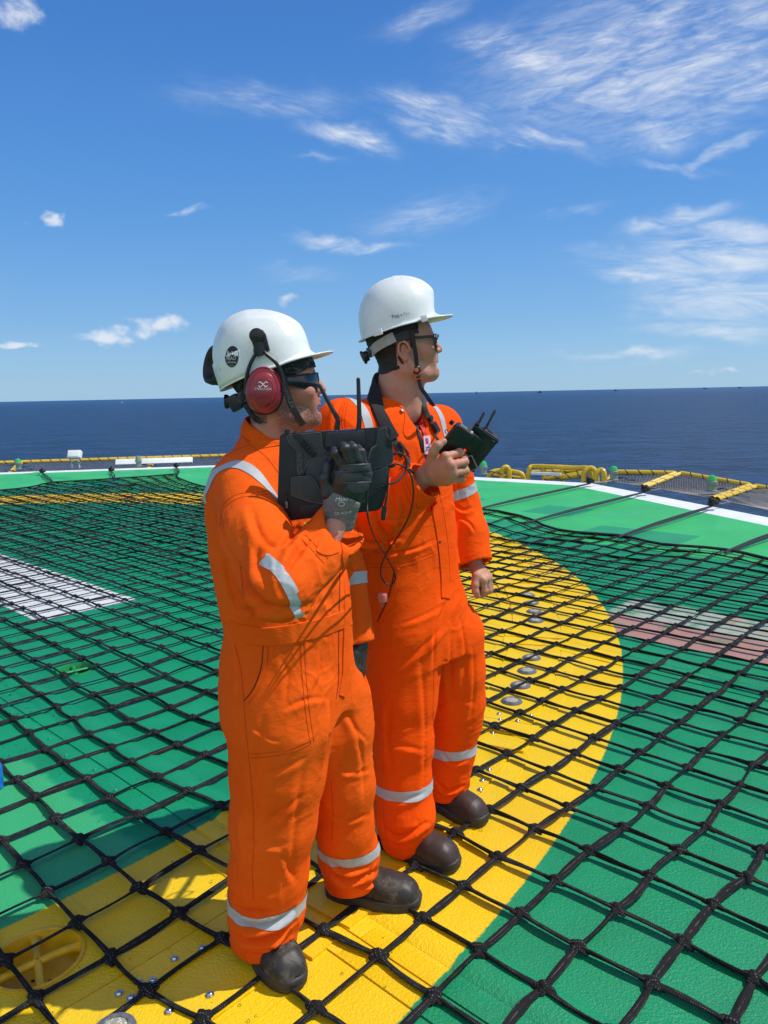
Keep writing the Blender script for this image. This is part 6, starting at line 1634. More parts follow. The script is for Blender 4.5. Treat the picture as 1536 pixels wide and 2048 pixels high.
p.inputs['Base Color'].default_value = (0.92, 0.95, 0.95, 1); p.inputs['Roughness'].default_value = 0.03; p.inputs['Transmission Weight'].default_value = 0.95; p.inputs['IOR'].default_value = 1.35
fr = MB()
for g in (1, -1):
    pts = [HB(0.1075 - 0.010 * (abs(y_) / 0.06) ** 2, g * y_, z_) for y_, z_ in ((0.009, 0.042), (0.035, 0.048), (0.064, 0.046), (0.068, 0.030), (0.060, 0.004), (0.040, -0.002), (0.016, 0.002), (0.009, 0.020), (0.009, 0.042))]
    fr.tube(pts, 0.0034, 8)
    fr.box(HB(0.060, g * 0.0765, 0.041), (0.094, 0.0045, 0.0085), HB.R, 0.0015)
    fr.box(HB(0.001, g * 0.0790, 0.033), (0.040, 0.004, 0.006), frame_of(R_(4), R_(25)), 0.001)
fr.tube([HB(0.110, 0.010, 0.036), HB(0.1135, 0, 0.038), HB(0.110, -0.010, 0.036)], 0.0028, 8)
gb = fr.build('glasses', M_BLK, personB)
for g in (1, -1):
    for dx in (0.094, 0.100): MB().box(HB(dx, g * 0.0795, 0.041), (0.0028, 0.002, 0.0075), HB.R, 0.0004).build('hinge', M_INKW, gb)
for g in (1, -1):
    c_ = [HB(0.1070 - 0.010 * (abs(y_) / 0.06) ** 2, g * y_, z_) for y_, z_ in ((0.011, 0.040), (0.035, 0.046), (0.062, 0.044), (0.065, 0.030), (0.058, 0.006), (0.040, 0.000), (0.017, 0.004), (0.011, 0.020))]
    mesh_obj('lens', c_ + [p_ - HB.R[0] * 0.0015 for p_ in c_], [tuple(range(8)), tuple(range(8, 16))[::-1]] + [(i, i + 8, (i + 1) % 8 + 8, (i + 1) % 8) for i in range(8)], M_GLASS, gb, False)

# ------------------------------------------------------------------ gloves of man A
m, nt, p = material('black_glove'); M_GLV = m
o = nt.obj(); n1 = nt.noise(o, 40, 5, 0.65)
nt.put(p.inputs['Base Color'], nt.mix(nt.step(n1, 0.35, 0.75), (0.022, 0.022, 0.023, 1), (0.048, 0.048, 0.049, 1))); p.inputs['Roughness'].default_value = 0.42
nt.put(p.inputs['Normal'], nt.bump(nt.add(nt.mul(nt.voro(o, 900), 0.0004), nt.mul(n1, 0.003)), 0.6, 1.0))
M_GCUF = simple('grey_knit', (0.17, 0.175, 0.17), 0.85, var=0.15, vscale=100, bump=0.8, bscale=700, bdist=0.0015)
hAr = dict(wrist=W(676, 1012, 1.690), mcp=WW([(697, 950, 1.660), (711, 946, 1.654), (723, 945, 1.656), (733, 949, 1.664)]), pip=WW([(671, 908, 1.652), (690, 897, 1.644), (707, 896, 1.646), (722, 903, 1.657)]),
           dip=WW([(669, 903, 1.668), (686, 892, 1.664), (702, 891, 1.666), (716, 897, 1.674)]), tip=WW([(666, 906, 1.690), (683, 899, 1.688), (699, 898, 1.690), (714, 905, 1.695)]),
           thumb=WW([(655, 985, 1.676), (650, 955, 1.672), (656, 932, 1.680), (664, 918, 1.690)]), s=0.97)
gv, gq = hand_mesh(0.0018, **hAr)
gv = gv + vnormals(gv, gq) * (0.0012 * vnoise(gv * 70, 3))[:, None]
glove = quad_mesh('glove', gv, gq, M_GLV, personA)
S = Sdf(W(640, 1060, 1.66) - 0.04, W(720, 960, 1.74) + 0.05, 0.002)
S.chain([W(671, 1066, 1.702), W(676, 1040, 1.698), W(684, 1000, 1.684)], [0.034, 0.036, 0.042], 0.01, sq=(unit(V(0.1, 1, 0)), 0.75))
cut_plane(S, W(673, 1057, 1.70), -ax_ * 0 + V(-0.15, 0.05, -1), 0.12); cut_plane(S, W(690, 990, 1.68), V(0.55, 0, 1), 0.12)
cv, cq = S.mesh(); cv = relax(cv, cq, 2); cv = cv + vnormals(cv, cq) * (0.0012 * ridged(cv * [10, 10, 170], 2))[:, None]
cuffA = quad_mesh('glove_cuff', cv, cq, M_GCUF, glove); sfCf = Surf(cv, cq)
text_on('lettering', 'MaxiFlex', sfCf, 692, 998, 0.0125, R_(4), M_INKW, cuffA, 0.0012, xs=1.05, shear=0.15)
M_INKO = simple('orange_print', (0.45, 0.25, 0.05), 0.6, bump=0)
text_on('lettering', 'CE 4121A', sfCf, 686, 1026, 0.0095, R_(6), M_INKW, cuffA, 0.0012)
text_on('lettering', 'EN 388:2016', sfCf, 687, 1018, 0.0060, R_(5), M_INKGY, cuffA, 0.0012)
text_on('lettering', 'ATG', sfCf, 700, 1010, 0.0085, R_(8), M_INKO, cuffA, 0.0012)
eb = MB(); P = [sfCf.at(683 + 6 * math.cos(a), 1008 + 4 * math.sin(a), 0.001)[0] for a in np.linspace(0, 6.28, 20)]
if all(p_ is not None for p_ in P): eb.tube(P, 0.0006, 4).build('emblem', M_INKW, cuffA)
hAl = dict(wrist=W(717, 1288, 2.10), fore=W(714, 1265, 2.11), mcp=WW([(712, 1316, 2.075), (718, 1318, 2.09), (722, 1317, 2.107), (725, 1314, 2.125)]), pip=WW([(714, 1338, 2.07), (720, 1341, 2.085), (724, 1339, 2.105), (726, 1334, 2.124)]),
           dip=WW([(712, 1350, 2.078), (718, 1354, 2.092), (722, 1351, 2.11), (724, 1345, 2.128)]), tip=WW([(708, 1355, 2.088), (714, 1360, 2.10), (718, 1357, 2.118), (720, 1351, 2.134)]), thumb=WW([(707, 1305, 2.07), (703, 1325, 2.055), (705, 1340, 2.05), (708, 1350, 2.055)]), s=1.08)
gv, gq = hand_mesh(0.0025, **hAl); quad_mesh('glove', gv, gq, M_GLV, personA)
# ================================================================== garment details
TAPE_W = 0.036
def tape(px, sf_v, sf_q, sf, parent, axis, c, reach, w=TAPE_W, keep=None):
    return band('reflective_stripe', sf_v, sf_q, c, axis, w, reach, M_TAPE, parent, keep=keep)
latA = unit(A_sh_l - A_sh_r); latB = unit(B_sh_l - B_sh_r)
tape(0, vA, qA, sfA, coverA, V(0.03, 0, 1), W(535, 1783, 1.90), 0.16)
tape(0, vA, qA, sfA, coverA, V(0.05, 0.05, 1), W(697, 1690, 2.09), 0.105, 0.032)
ca = sfA.at(576, 1168)[0]
tape(0, vA, qA, sfA, coverA, ax_ + V(0.35, 0.0, -0.05), ca, 0.085, 0.024, lambda v: (v - A_el_r) @ unit(A_el_r - A_sh_r) > -0.075)
pa = sfA.at(480, 930)[0]
if pa is not None: tape(0, vA, qA, sfA, coverA, latA * V(1, 1, 0), pa, 0.21, 0.025, lambda v: v[:, 2] > pa[2] - 0.10)
pl_ = pa + latA * 0.27
tape(0, vA, qA, sfA, coverA, latA * V(1, 1, 0), pl_, 0.16, 0.029, lambda v: v[:, 2] > pa[2] - 0.10)
tape(0, vA, qA, sfA, coverA, unit(A_wr_l - A_el_l), A_el_l + unit(A_wr_l - A_el_l) * 0.02, 0.085, 0.034)
tape(0, vB, qB, sfB, coverB, V(0.02, 0, 1), W(803, 1562, 2.37), 0.125, 0.034)
tape(0, vB, qB, sfB, coverB, V(0.0, 0.0, 1), W(901, 1490, 2.60), 0.105, 0.034)
tape(0, vB, qB, sfB, coverB, unit(B_el_l - B_sh_l), B_sh_l + (B_el_l - B_sh_l) * 0.80, 0.10, 0.034)
for (px, py) in ((716, 806), (876, 822)):
    pb = sfB.at(px, py)[0]
    if pb is not None: tape(0, vB, qB, sfB, coverB, latB * V(1, 1, 0), pb, 0.17, 0.036, lambda v: v[:, 2] > pb[2] - 0.13)

def seams(sf, parent, lines, mat, r=0.0009):
    for l in lines:
        mb = surf_tube(MB(), sf, l, r, 0.0002)
        if mb.v: mb.build('seam', mat, parent, sharp=None)  # also lays the painted shade lines of pocket and placket gaps
def panel(name, sf, parent, pix, w, mat, th=0.0022, lift=0.0003):
    mb = surf_ribbon(MB(), sf, pix, w, th, lift)
    return mb.build(name, mat, parent, sharp=50) if mb.v else None
# man A
panel('waistband', sfA, coverA, [(464, 1258), (500, 1270), (545, 1273), (600, 1264), (640, 1255), (676, 1243), (705, 1230)], 0.048, M_ORA, 0.003)
panel('front_placket', sfA, coverA, [(694, 1095), (694, 1150), (693, 1220), (692, 1290), (691, 1345), (684, 1392)], 0.040, M_ORA, 0.0035)
seams(sfA, coverA, [[(678, 1100), (679, 1160), (678, 1230), (677, 1300), (677, 1360), (672, 1398)]], M_GAP_SHADE, 0.0016)
seams(sfA, coverA, [[(464, 1244), (500, 1255), (545, 1258), (600, 1249), (640, 1240), (676, 1227)], [(465, 1274), (500, 1288), (545, 1291), (600, 1281), (640, 1271), (678, 1259), (706, 1246)],
                    [(441, 1052), (446, 1010), (475, 989), (512, 985), (534, 981)], [(446, 1056), (451, 1016), (478, 996), (512, 992), (534, 988)], [(486, 880), (515, 900), (536, 918), (556, 945)], [(450, 905), (470, 900), (500, 890)],
                    [(611, 1070), (632, 1092), (656, 1118)], [(603, 1078), (624, 1100), (648, 1127)], [(692, 1120), (693, 1200), (692, 1290), (688, 1360)],
                    [(600, 1284), (604, 1350), (612, 1430), (621, 1488)], [(608, 1284), (612, 1350), (620, 1430), (628, 1482)], [(621, 1488), (580, 1505), (540, 1513), (500, 1516)], [(622, 1481), (580, 1497), (540, 1505), (500, 1508)],
                    [(488, 1405), (492, 1460), (498, 1520), (505, 1600), (508, 1680), (505, 1740), (507, 1800)], [(468, 1285), (482, 1340), (488, 1402)], [(662, 1560), (666, 1620), (664, 1680)], [(480, 1120), (486, 1180), (494, 1240)]], M_SEAMA)
seams(sfA, coverA, [[(527, 1292), (523, 1335), (508, 1376), (489, 1402)]], M_GAP_SHADE, 0.0020)
panel('pocket_edge', sfA, coverA, [(532, 1292), (528, 1337), (513, 1379), (494, 1404)], 0.010, M_ORA, 0.003)
panel('chest_pocket', sfA, coverA, [(600, 1180), (612, 1210), (600, 1216)], 0.02, M_ORA)
panel('name_patch', sfA, coverA, [(600, 1056), (609, 1050), (617, 1046)], 0.016, simple('yellow_patch', (0.55, 0.42, 0.02), 0.7, var=0.6, vscale=260), 0.0015, 0.002)
fl = [W(462, 1318, 1.985), W(452, 1350, 1.985), W(446, 1374, 1.98), (W(457, 1377, 1.96)), W(464, 1372, 1.95), W(470, 1330, 1.95)]
MB().prism(fl, V(0.5, 1, 0), 0.006, 0.0015).build('pocket_flap', M_ORA, coverA)
# cuff button tab of man A
panel('cuff_tab', sfA, coverA, [(636, 1092), (655, 1098), (672, 1092)], 0.03, M_ORA, 0.002)
# man B
panel('front_placket', sfB, coverB, [(846, 905), (858, 960), (870, 1010), (880, 1060), (886, 1110), (890, 1160), (892, 1196)], 0.046, M_ORB, 0.0035)
seams(sfB, coverB, [[(838, 908), (850, 965), (862, 1012), (872, 1062), (878, 1112), (882, 1165), (884, 1200)]], M_GAP_SHADE, 0.0018)
seams(sfB, coverB, [[(718, 1130), (750, 1135), (800, 1133), (840, 1122), (876, 1107)], [(718, 1122), (750, 1127), (800, 1125), (840, 1114), (874, 1100)], [(722, 1098), (760, 1104), (820, 1098), (868, 1084)], [(900, 1098), (915, 1086)], [(862, 915), (874, 970), (886, 1020), (896, 1090), (900, 1160), (894, 1195)],
                    [(730, 1145), (735, 1220), (742, 1300)], [(762, 1400), (764, 1460), (767, 1510), (766, 1550)], [(768, 1585), (768, 1640), (775, 1690)], [(868, 1340), (866, 1420), (868, 1480)], [(820, 1010), (838, 1016), (848, 1012)], [(905, 870), (910, 930), (914, 975)],
                    [(690, 805), (684, 840), (690, 880)], [(696, 803), (690, 840), (696, 880)], [(812, 962), (822, 990), (834, 1012)], [(806, 970), (816, 998), (826, 1020)], [(930, 1115), (945, 1112), (962, 1102)]], M_SEAMB)
seams(sfB, coverB, [[(790, 1137), (783, 1170), (772, 1205), (755, 1243)]], M_GAP_SHADE, 0.0022)
panel('pocket_edge', sfB, coverB, [(796, 1137), (789, 1171), (778, 1207), (760, 1247)], 0.011, M_ORB, 0.003)
btn = sfB.at(878, 1084, 0.002)
if btn[0] is not None: MB().lathe(btn[0], btn[1], [(0.0055, 0), (0.0055, 0.002), (0.004, 0.003), (0.0001, 0.003)], 14, False).build('button', M_BLK, coverB)
panel('zip_fly', sfB, coverB, [(822, 822), (829, 845), (838, 872), (848, 905), (853, 930)], 0.013, M_BLKM, 0.003, 0.0012)
# collars
def collar(parent, c, up, yaw, rx, ry, rows, gap, mat, name='collar', lean=0.0):
    u = unit(up); f = V(math.cos(yaw), math.sin(yaw), 0); f = unit(f - u * f.dot(u)); l = np.cross(u, f)
    n_ = 60; vs, fs = [], []
    for i in range(n_ + 1):
        th = gap + (2 * math.pi - 2 * gap) * i / n_; b = (1 - math.cos(th)) / 2; fr_ = 1 - b
        for (dr, hb_, hf) in rows:
            wv_ = 0.0016 * math.sin(th * 7 + dr * 200)
            vs.append(c + f * math.cos(th) * (rx + dr + wv_) + l * math.sin(th) * (ry + dr + wv_) + u * (hb_ * b + hf * fr_) + f * lean * (hb_ * b + hf * fr_))
    m_ = len(rows)
    for i in range(n_):
        for k in range(m_ - 1): fs.append((i * m_ + k, (i + 1) * m_ + k, (i + 1) * m_ + k + 1, i * m_ + k + 1))
    o = mesh_obj(name, vs, fs, mat, parent)
    md = o.modifiers.new('thickness', 'SOLIDIFY'); md.thickness = 0.0035; md.offset = 1
    sd = o.modifiers.new('round', 'SUBSURF'); sd.levels = 1; sd.render_levels = 1
    return o
collar(coverA, W(541, 893, 1.970), HA.o - W(541, 893, 1.970) + V(0.01, 0, 0), yawA, 0.072, 0.070, [(0.024, -0.035, -0.030), (0.008, 0.000, -0.008), (0.001, 0.032, 0.012), (-0.003, 0.062, 0.030), (0.001, 0.067, 0.033), (0.006, 0.060, 0.026), (0.014, 0.028, 0.000)], R_(9), M_ORA)
collar(coverB, W(794, 826, 2.50), V(0.02, 0, 1), yawB, 0.074, 0.072, [(0.010, -0.015, -0.050), (0.002, 0.010, -0.028), (0.000, 0.038, -0.002), (0.004, 0.046, 0.006), (0.013, 0.040, 0.000), (0.026, 0.016, -0.022), (0.036, -0.004, -0.044)], R_(30), M_ORB)
b1 = sfB.at(803, 822, 0.004)
if b1[0] is not None: MB().lathe(b1[0], b1[1], [(0.0065, 0), (0.0065, 0.0025), (0.0045, 0.0035), (0.004, 0.002), (0.0001, 0.002)], 16, False).build('button', M_LRING, coverB)

# ================================================================== the tablet held by man A
YT = 1.735
tab = empty('tablet', W(665, 950, YT), 'black rugged tablet in a strapped case with two antennas, held by the left man', 'tablet')
def pp(name, pix, Y, depth, mat, parent, bev=0.002, into=False):
    P = [W(x, y, Y) for x, y in pix]
    if into: return MB().prism(P, V(0, 1, 0), depth, bev).build(name, mat, parent)
    return MB().prism(P, V(0, 1, 0), depth, bev).build(name, mat, parent, sharp=30)
def rnd(pix, r=6, n=4):
    out = []; m_ = len(pix)
    for i in range(m_):
        a, b, c = [np.array(q, float) for q in (pix[i - 1], pix[i], pix[(i + 1) % m_])]
        d1, d2 = np.linalg.norm(a - b), np.linalg.norm(c - b); rr = min(r, d1 * 0.4, d2 * 0.4)
        p0, p1 = b + (a - b) / d1 * rr, b + (c - b) / d2 * rr
        for k in range(n + 1):
            t = k / n; out.append(tuple((1 - t) ** 2 * p0 + 2 * t * (1 - t) * b + t * t * p1))
    return out
M_TAB = simple('tablet_black', (0.010, 0.010, 0.011), 0.42, var=0.3, vscale=30, bump=0.3, bscale=500)
M_CASE = simple('case_vinyl', (0.038, 0.041, 0.044), 0.42, var=0.2, vscale=25, bump=0.6, bscale=420, bdist=0.0015)
M_EDGEC = simple('case_piping', (0.085, 0.088, 0.09), 0.5, var=0.2)
M_STITCH = simple('case_stitch', (0.16, 0.16, 0.16), 0.7, bump=0)
body_ = pp('body', rnd([(559, 868), (783, 853), (781, 930), (770, 1000), (760, 1021), (553, 1045)], 10), YT, 0.020, M_TAB, tab, 0.004)
pp('screen', rnd([(570, 876), (772, 864), (756, 1010), (566, 1034)], 6), YT + 0.0203, 0.0012, M_LENSD, tab, 0.0)
def case_panel(name, pix, Y, th=0.0045, r=5):
    P = rnd(pix, r); o = pp(name, P, Y, th, M_CASE, tab, 0.0012)
    c = np.mean(np.array(P), 0); ins = [tuple(c + (np.array(q) - c) * 0.965) for q in P] ; ins.append(ins[0])
    MB().tube([W(x, y, Y - 0.0002) for x, y in P + [P[0]]], 0.0011, 6).build('piping', M_EDGEC, o)
    st_ = MB(); D = np.array(ins); 
    acc = []; L = 0
    for a, b in zip(D[:-1], D[1:]):
        n_ = max(1, int(np.linalg.norm(b - a) / 3.2))
        for k in range(n_): acc.append(a + (b - a) * k / n_)
    for k in range(0, len(acc) - 1, 2): st_.tube([W(*acc[k], Y - 0.0003), W(*(acc[k] * 0.45 + acc[k + 1] * 0.55), Y - 0.0003)], 0.0004, 4)
    st_.build('stitch', M_STITCH, o, sharp=None)
    return o
case_panel('case_panel', [(574, 870), (641, 865), (647, 898), (658, 907), (664, 913), (622, 918), (612, 932), (606, 950), (595, 950), (594, 900), (577, 884)], YT - 0.006)
case_panel('case_panel', [(616, 921), (666, 911), (740, 904), (756, 903), (757, 935), (745, 945), (735, 1000), (690, 1008), (648, 1010), (640, 985), (630, 962), (612, 948)], YT - 0.0062)
case_panel('case_corner', [(583, 955), (622, 951), (634, 966), (641, 986), (648, 1009), (622, 1004), (590, 993), (583, 990)], YT - 0.011)
case_panel('case_panel', [(752, 893), (756, 860), (773, 855), (773, 869), (785, 884), (786, 925), (776, 931), (744, 938), (735, 946), (733, 905), (746, 902)], YT - 0.0085)
case_panel('case_corner', [(746, 944), (776, 933), (773, 966), (737, 993), (735, 966)], YT - 0.012)
pp('label_plate', [(600, 1012), (640, 1008), (640, 1028), (601, 1033)], YT - 0.0012, 0.002, M_BLK, tab, 0.0004)
pp('grey_label', [(706, 1000), (731, 997), (730, 1005), (706, 1008)], YT - 0.0012, 0.002, simple('label_grey', (0.10, 0.105, 0.11), 0.5, var=0.5, vscale=600), tab, 0.0003)
# velcro strip, strap with slide buckles
ve = pp('velcro_strip', rnd([(595, 905), (605, 903), (606, 948), (595, 950)], 2), YT - 0.0085, 0.003, simple('velcro_grey', (0.075, 0.075, 0.078), 0.9, var=0.7, vscale=260, bump=1.0, bscale=600, bdist=0.002), tab, 0.0005)
flatband('strap', [W(588, 864, YT - 0.004), W(594, 872, YT - 0.0105), W(612, 893, YT - 0.012), W(630, 912, YT - 0.009)], 0.0135, 0.002, V(0, -1, 0), M_WEB, tab)
sb_ = MB()
for k in range(5):
    q = W(604 + 5.2 * k, 884 + 6.0 * k, YT - 0.0145); d_ = unit(W(630, 912, YT) - W(594, 872, YT)); s_ = unit(np.cross(d_, V(0, -1, 0)))
    sb_.box(q, (0.0022, 0.017, 0.003), np.array([d_, s_, V(0, -1, 0)]), 0.0007)
for g in (-1, 1): sb_.box(W(612, 893, YT - 0.0145) + s_ * 0.0078 * g, (0.030, 0.0022, 0.003), np.array([d_, s_, V(0, -1, 0)]), 0.0007)
sb_.build('slide_buckle', M_BLK, tab)
sb_ = MB().box(W(779, 884, YT - 0.012), (0.012, 0.008, 0.024), None, 0.002).box(W(779, 880, YT - 0.017), (0.010, 0.004, 0.004), None, 0.001).box(W(779, 889, YT - 0.017), (0.010, 0.004, 0.004), None, 0.001)
sb_.build('slide_buckle', M_BLK, tab)
MB().box(W(574, 864, YT + 0.004), (0.012, 0.012, 0.012), None, 0.002).build('knob', M_BLKM, tab)
MB().box(W(743, 858, YT + 0.008), (0.030, 0.010, 0.004), None, 0.001).build('metal_edge', M_LRING, tab)
# receiver box and antennas
rb_ = pp('receiver_box', rnd([(652, 865), (729, 861), (729, 893), (650, 895)], 5), YT - 0.024, 0.026, simple('receiver_plastic', (0.030, 0.032, 0.034), 0.3, var=0.15), tab, 0.003)
pp('receiver_top', rnd([(660, 864.5), (722, 861.5), (721, 859.2), (661, 862)], 1), YT - 0.018, 0.014, simple('blue_label', (0.02, 0.035, 0.11), 0.35), rb_, 0.0004)
M_BRASS = simple('brass', (0.45, 0.27, 0.08), 0.3, 0.9, var=0.2)
M_ANT = simple('antenna_rubber', (0.013, 0.013, 0.014), 0.45, var=0.25, vscale=60)
for base_, kn_, tip_ in (((674, 860), (676, 839), (639, 771)), ((717, 859), (719, 839), (716.5, 758))):
    a = empty_part = MB().tube([W(*base_, YT - 0.012), W(*kn_, YT - 0.012)], [0.0062, 0.0056], 12)
    a.tube([W(*kn_, YT - 0.012), W(*kn_, YT - 0.012) * 0.85 + W(*tip_, YT - 0.008) * 0.15, W(*tip_, YT - 0.008)], [0.0060, 0.0052, 0.0044], 12)
    a.lathe(W(*tip_, YT - 0.008), unit(W(*tip_, YT) - W(*kn_, YT)), [(0.0044, 0), (0.0036, 0.002), (0.0015, 0.0035), (0.0001, 0.0036)], 12, False)
    an = a.build('antenna', M_ANT, tab)
    MB().lathe(W(*base_, YT - 0.012) - V(0, 0, 0.004), V(0, 0, 1), [(0.0062, 0), (0.0062, 0.004), (0.0050, 0.005)], 12).build('connector', M_BRASS, an)
# hand strap over the glove
def bow(pix, lifts): return [W(x, y, Y) for (x, y), Y in zip(pix, lifts)]
hs = MB()
def strap_band(x0, y0, x1, y1, hw, Yk, name, mat=M_CASE, n=14, bulge=0.022, par=tab):
    vs, fs = [], []
    for i in range(n + 1):
        t = i / n; x_, y_ = x0 + (x1 - x0) * t, y0 + (y1 - y0) * t; Y_ = Yk - bulge * math.sin(math.pi * min(1, max(0, t))) ** 0.6
        for s_ in (-1, -0.9, 0.9, 1): vs.append(W(x_, y_ + s_ * hw, Y_ + (0.0012 if abs(s_) == 1 else 0)))
    for i in range(n):
        for k in range(3): fs.append((i * 4 + k, i * 4 + k + 1, i * 4 + k + 5, i * 4 + k + 4))
    o = mesh_obj(name, vs, fs, mat, par); md = o.modifiers.new('thickness', 'SOLIDIFY'); md.thickness = 0.003; md.offset = 0
    return o
h1 = strap_band(668, 955, 742, 953, 11, 1.662, 'hand_strap', bulge=0.026)
strap_band(682, 938, 741, 934, 7, 1.655, 'strap_tab', bulge=0.024, par=h1)
pp('strap_flap', rnd([(693, 966), (739, 964), (738, 978), (728, 986), (706, 986), (697, 980)], 7), 1.632, 0.003, M_CASE, h1, 0.0012)
for (a, b) in (((668, 944), (742, 942)), ((668, 966), (742, 964)), ((683, 931), (740, 928))):
    MB().tube([W(a[0] + (b[0] - a[0]) * t, a[1] + (b[1] - a[1]) * t, (1.660 if a[1] > 935 else 1.654) - 0.0265 * math.sin(math.pi * t) ** 0.6) for t in np.linspace(0, 1, 14)], 0.0011, 6).build('piping', M_EDGEC, h1)
# cables
def cable(name, pts, r, mat, parent, fine=8): return MB().tube(bez([W(*p) for p in pts], fine), r, 8).build(name, mat, parent)
cable('cable', [(752, 892, 1.722), (742, 900, 1.705), (736, 925, 1.690), (735, 965, 1.690), (734, 1005, 1.695), (737, 1040, 1.70), (752, 1080, 1.92), (772, 1112, 2.10), (787, 1140, 2.20), (791, 1158, 2.23), (781, 1170, 2.235), (767, 1162, 2.235), (761, 1140, 2.225), (772, 1108, 2.18), (798, 1070, 2.06), (819, 1030, 1.96), (827, 990, 1.89), (823, 955, 1.82), (812, 937, 1.755), (795, 928, 1.745), (780, 932, 1.742)], 0.0024, M_BLKM, tab)
cable('cable', [(784, 908, 1.742), (798, 906, 1.745), (809, 912, 1.75), (814, 928, 1.75), (809, 946, 1.745), (793, 963, 1.73), (770, 970, 1.722), (752, 976, 1.72)], 0.0026, M_BLKM, tab)
cable('cable', [(776, 940, 1.725), (776, 965, 1.722), (774, 990, 1.722), (770, 1012, 1.722)], 0.0024, M_BLKM, tab)
pl = MB().prism([W(x, y, 1.718) for x, y in rnd([(764, 1011), (774, 1014), (770, 1042), (761, 1040)], 2)], V(0, 1, 0), 0.007, 0.001)
plug = pl.build('cable_plug', M_BLKM, tab)
MB().prism([W(x, y, 1.7195) for x, y in [(768, 1026), (773, 1027), (771, 1040), (767, 1040)]], V(0, 1, 0), 0.004, 0.0004).build('metal_end', M_LRING, plug)
for (x0, y0, x1, y1) in ((784, 908, 792, 907), (778, 934, 790, 930)): MB().tube([W(x0, y0, 1.743), W(x1, y1, 1.744)], 0.0042, 10).build('cable_socket', M_BLK, tab)
P = bez([W(573, 985, YT - 0.008), W(574, 1020, YT - 0.009), W(576, 1048, YT - 0.006), W(572, 1066, YT - 0.002), W(564, 1064, YT), W(559, 1050, YT + 0.002)], 10)
hx = []; tot = len(P) - 1
for i in range(tot * 8):
    t = i / 8; k = int(t); f_ = t - k; c_ = P[k] * (1 - f_) + P[k + 1] * f_; d_ = unit(P[k + 1] - P[k]); e1 = unit(np.cross(d_, V(0, 1, 0))); e2 = np.cross(d_, e1); a_ = i * 2 * math.pi / 7.0
    w_ = 0.0030 if 12 < k < tot - 6 else 0.0004
    hx.append(c_ + (e1 * math.cos(a_) + e2 * math.sin(a_)) * w_)
MB().tube(hx, 0.0010, 5).build('coiled_cord', M_BLKM, tab, sharp=None)
MB().tube([W(573, 1003, YT - 0.008), W(574, 1016, YT - 0.008)], 0.0034, 10).build('cord_connector', M_LRING, tab)

# ================================================================== the controller held by man B
YC = 2.135
ctl = empty('controller', W(930, 880, YC), 'black handheld controller with two flat antennas on a neck strap, held by the right man', 'controller')
ua = unit(unit(W(945, 852, YC + 0.01) - W(903, 912, YC)) + V(0, -0.42, 0)); ub = unit(np.cross(ua, V(0.10, -1, 0.05))); un = np.cross(ub, ua)    # long axis, width, thickness
ub = ub if ub[0] > 0 else -ub; un = np.cross(ub, ua); un = un if un[1] < 0 else -un
RC = np.array([ub, ua, un])
c1 = W(910, 885, YC - 0.010)
g1 = MB().box(c1, (0.062, 0.100, 0.040), RC, 0.014).build('grip', M_BLK, ctl)
MB().box(c1 + ua * 0.047 + un * 0.002, (0.050, 0.012, 0.036), RC, 0.005).build('top_cap', M_BLKM, g1)
MB().box(c1 + ua * 0.0535 - ub * 0.008 + un * 0.006, (0.022, 0.003, 0.016), RC, 0.001).lathe(c1 + ua * 0.052 + ub * 0.018 + un * 0.012, unit(ua + un * 0.8), [(0.006, 0), (0.006, 0.003), (0.004, 0.005), (0.0001, 0.0055)], 14, False).build('button', M_LRING, g1)
c2 = W(958, 899, YC + 0.035)
g2 = MB().box(c2, (0.052, 0.125, 0.040), RC, 0.007).build('body', M_BLKM, ctl)
MB().box(c2 + ua * 0.056 - ub * 0.002 + un * 0.004, (0.054, 0.006, 0.044), RC, 0.002).build('rim', M_BLK, g2)
MB().box((c1 + c2) / 2 + ua * 0.018, (0.05, 0.05, 0.030), RC, 0.006).build('bridge', M_BLK, ctl)
c3 = W(966, 866, YC + 0.02)
MB().box(c3, (0.070, 0.022, 0.038), RC, 0.005).box(c3 - ub * 0.03 + ua * 0.012, (0.012, 0.012, 0.03), RC, 0.003).box(c3 + ub * 0.012 + ua * 0.014, (0.018, 0.010, 0.026), RC, 0.003).build('hinge_block', M_BLK, ctl)
kb = MB().lathe(c3 + ub * 0.034 + ua * 0.008 + un * 0.016, unit(un + ua * 0.5), [(0.007, 0), (0.007, 0.004), (0.0001, 0.006)], 14, False).build('knob', M_LRING, ctl)
for a_, b_ in (((944, 872), (968, 825)), ((964, 870), (990, 821))):
    d_ = W(*b_, YC + 0.02) - W(*a_, YC + 0.012); s_ = unit(np.cross(d_, V(0, -1, 0)))
    MB().box((W(*b_, YC + 0.02) + W(*a_, YC + 0.012)) / 2, (0.0068, np.linalg.norm(d_), 0.011), np.array([s_, unit(d_), np.cross(s_, unit(d_))]), 0.0018).build('antenna', M_ANT, ctl)
ring_ = [W(937, 913, YC), W(943, 911, YC), W(955, 936, YC), W(936, 944, YC + 0.01), W(927, 948, YC + 0.02)]
MB().tube(ring_, 0.0020, 8).build('wire_stand', M_LRING, ctl)
MB().tube(bez([W(893, 868, YC), W(890, 863, YC), W(893, 859, YC), W(897, 863, YC)], 6), 0.0012, 6).lathe(W(901, 848, YC), ua, [(0.006, 0), (0.006, 0.01), (0.004, 0.012)], 10).build('strap_ring', M_BLK, ctl)
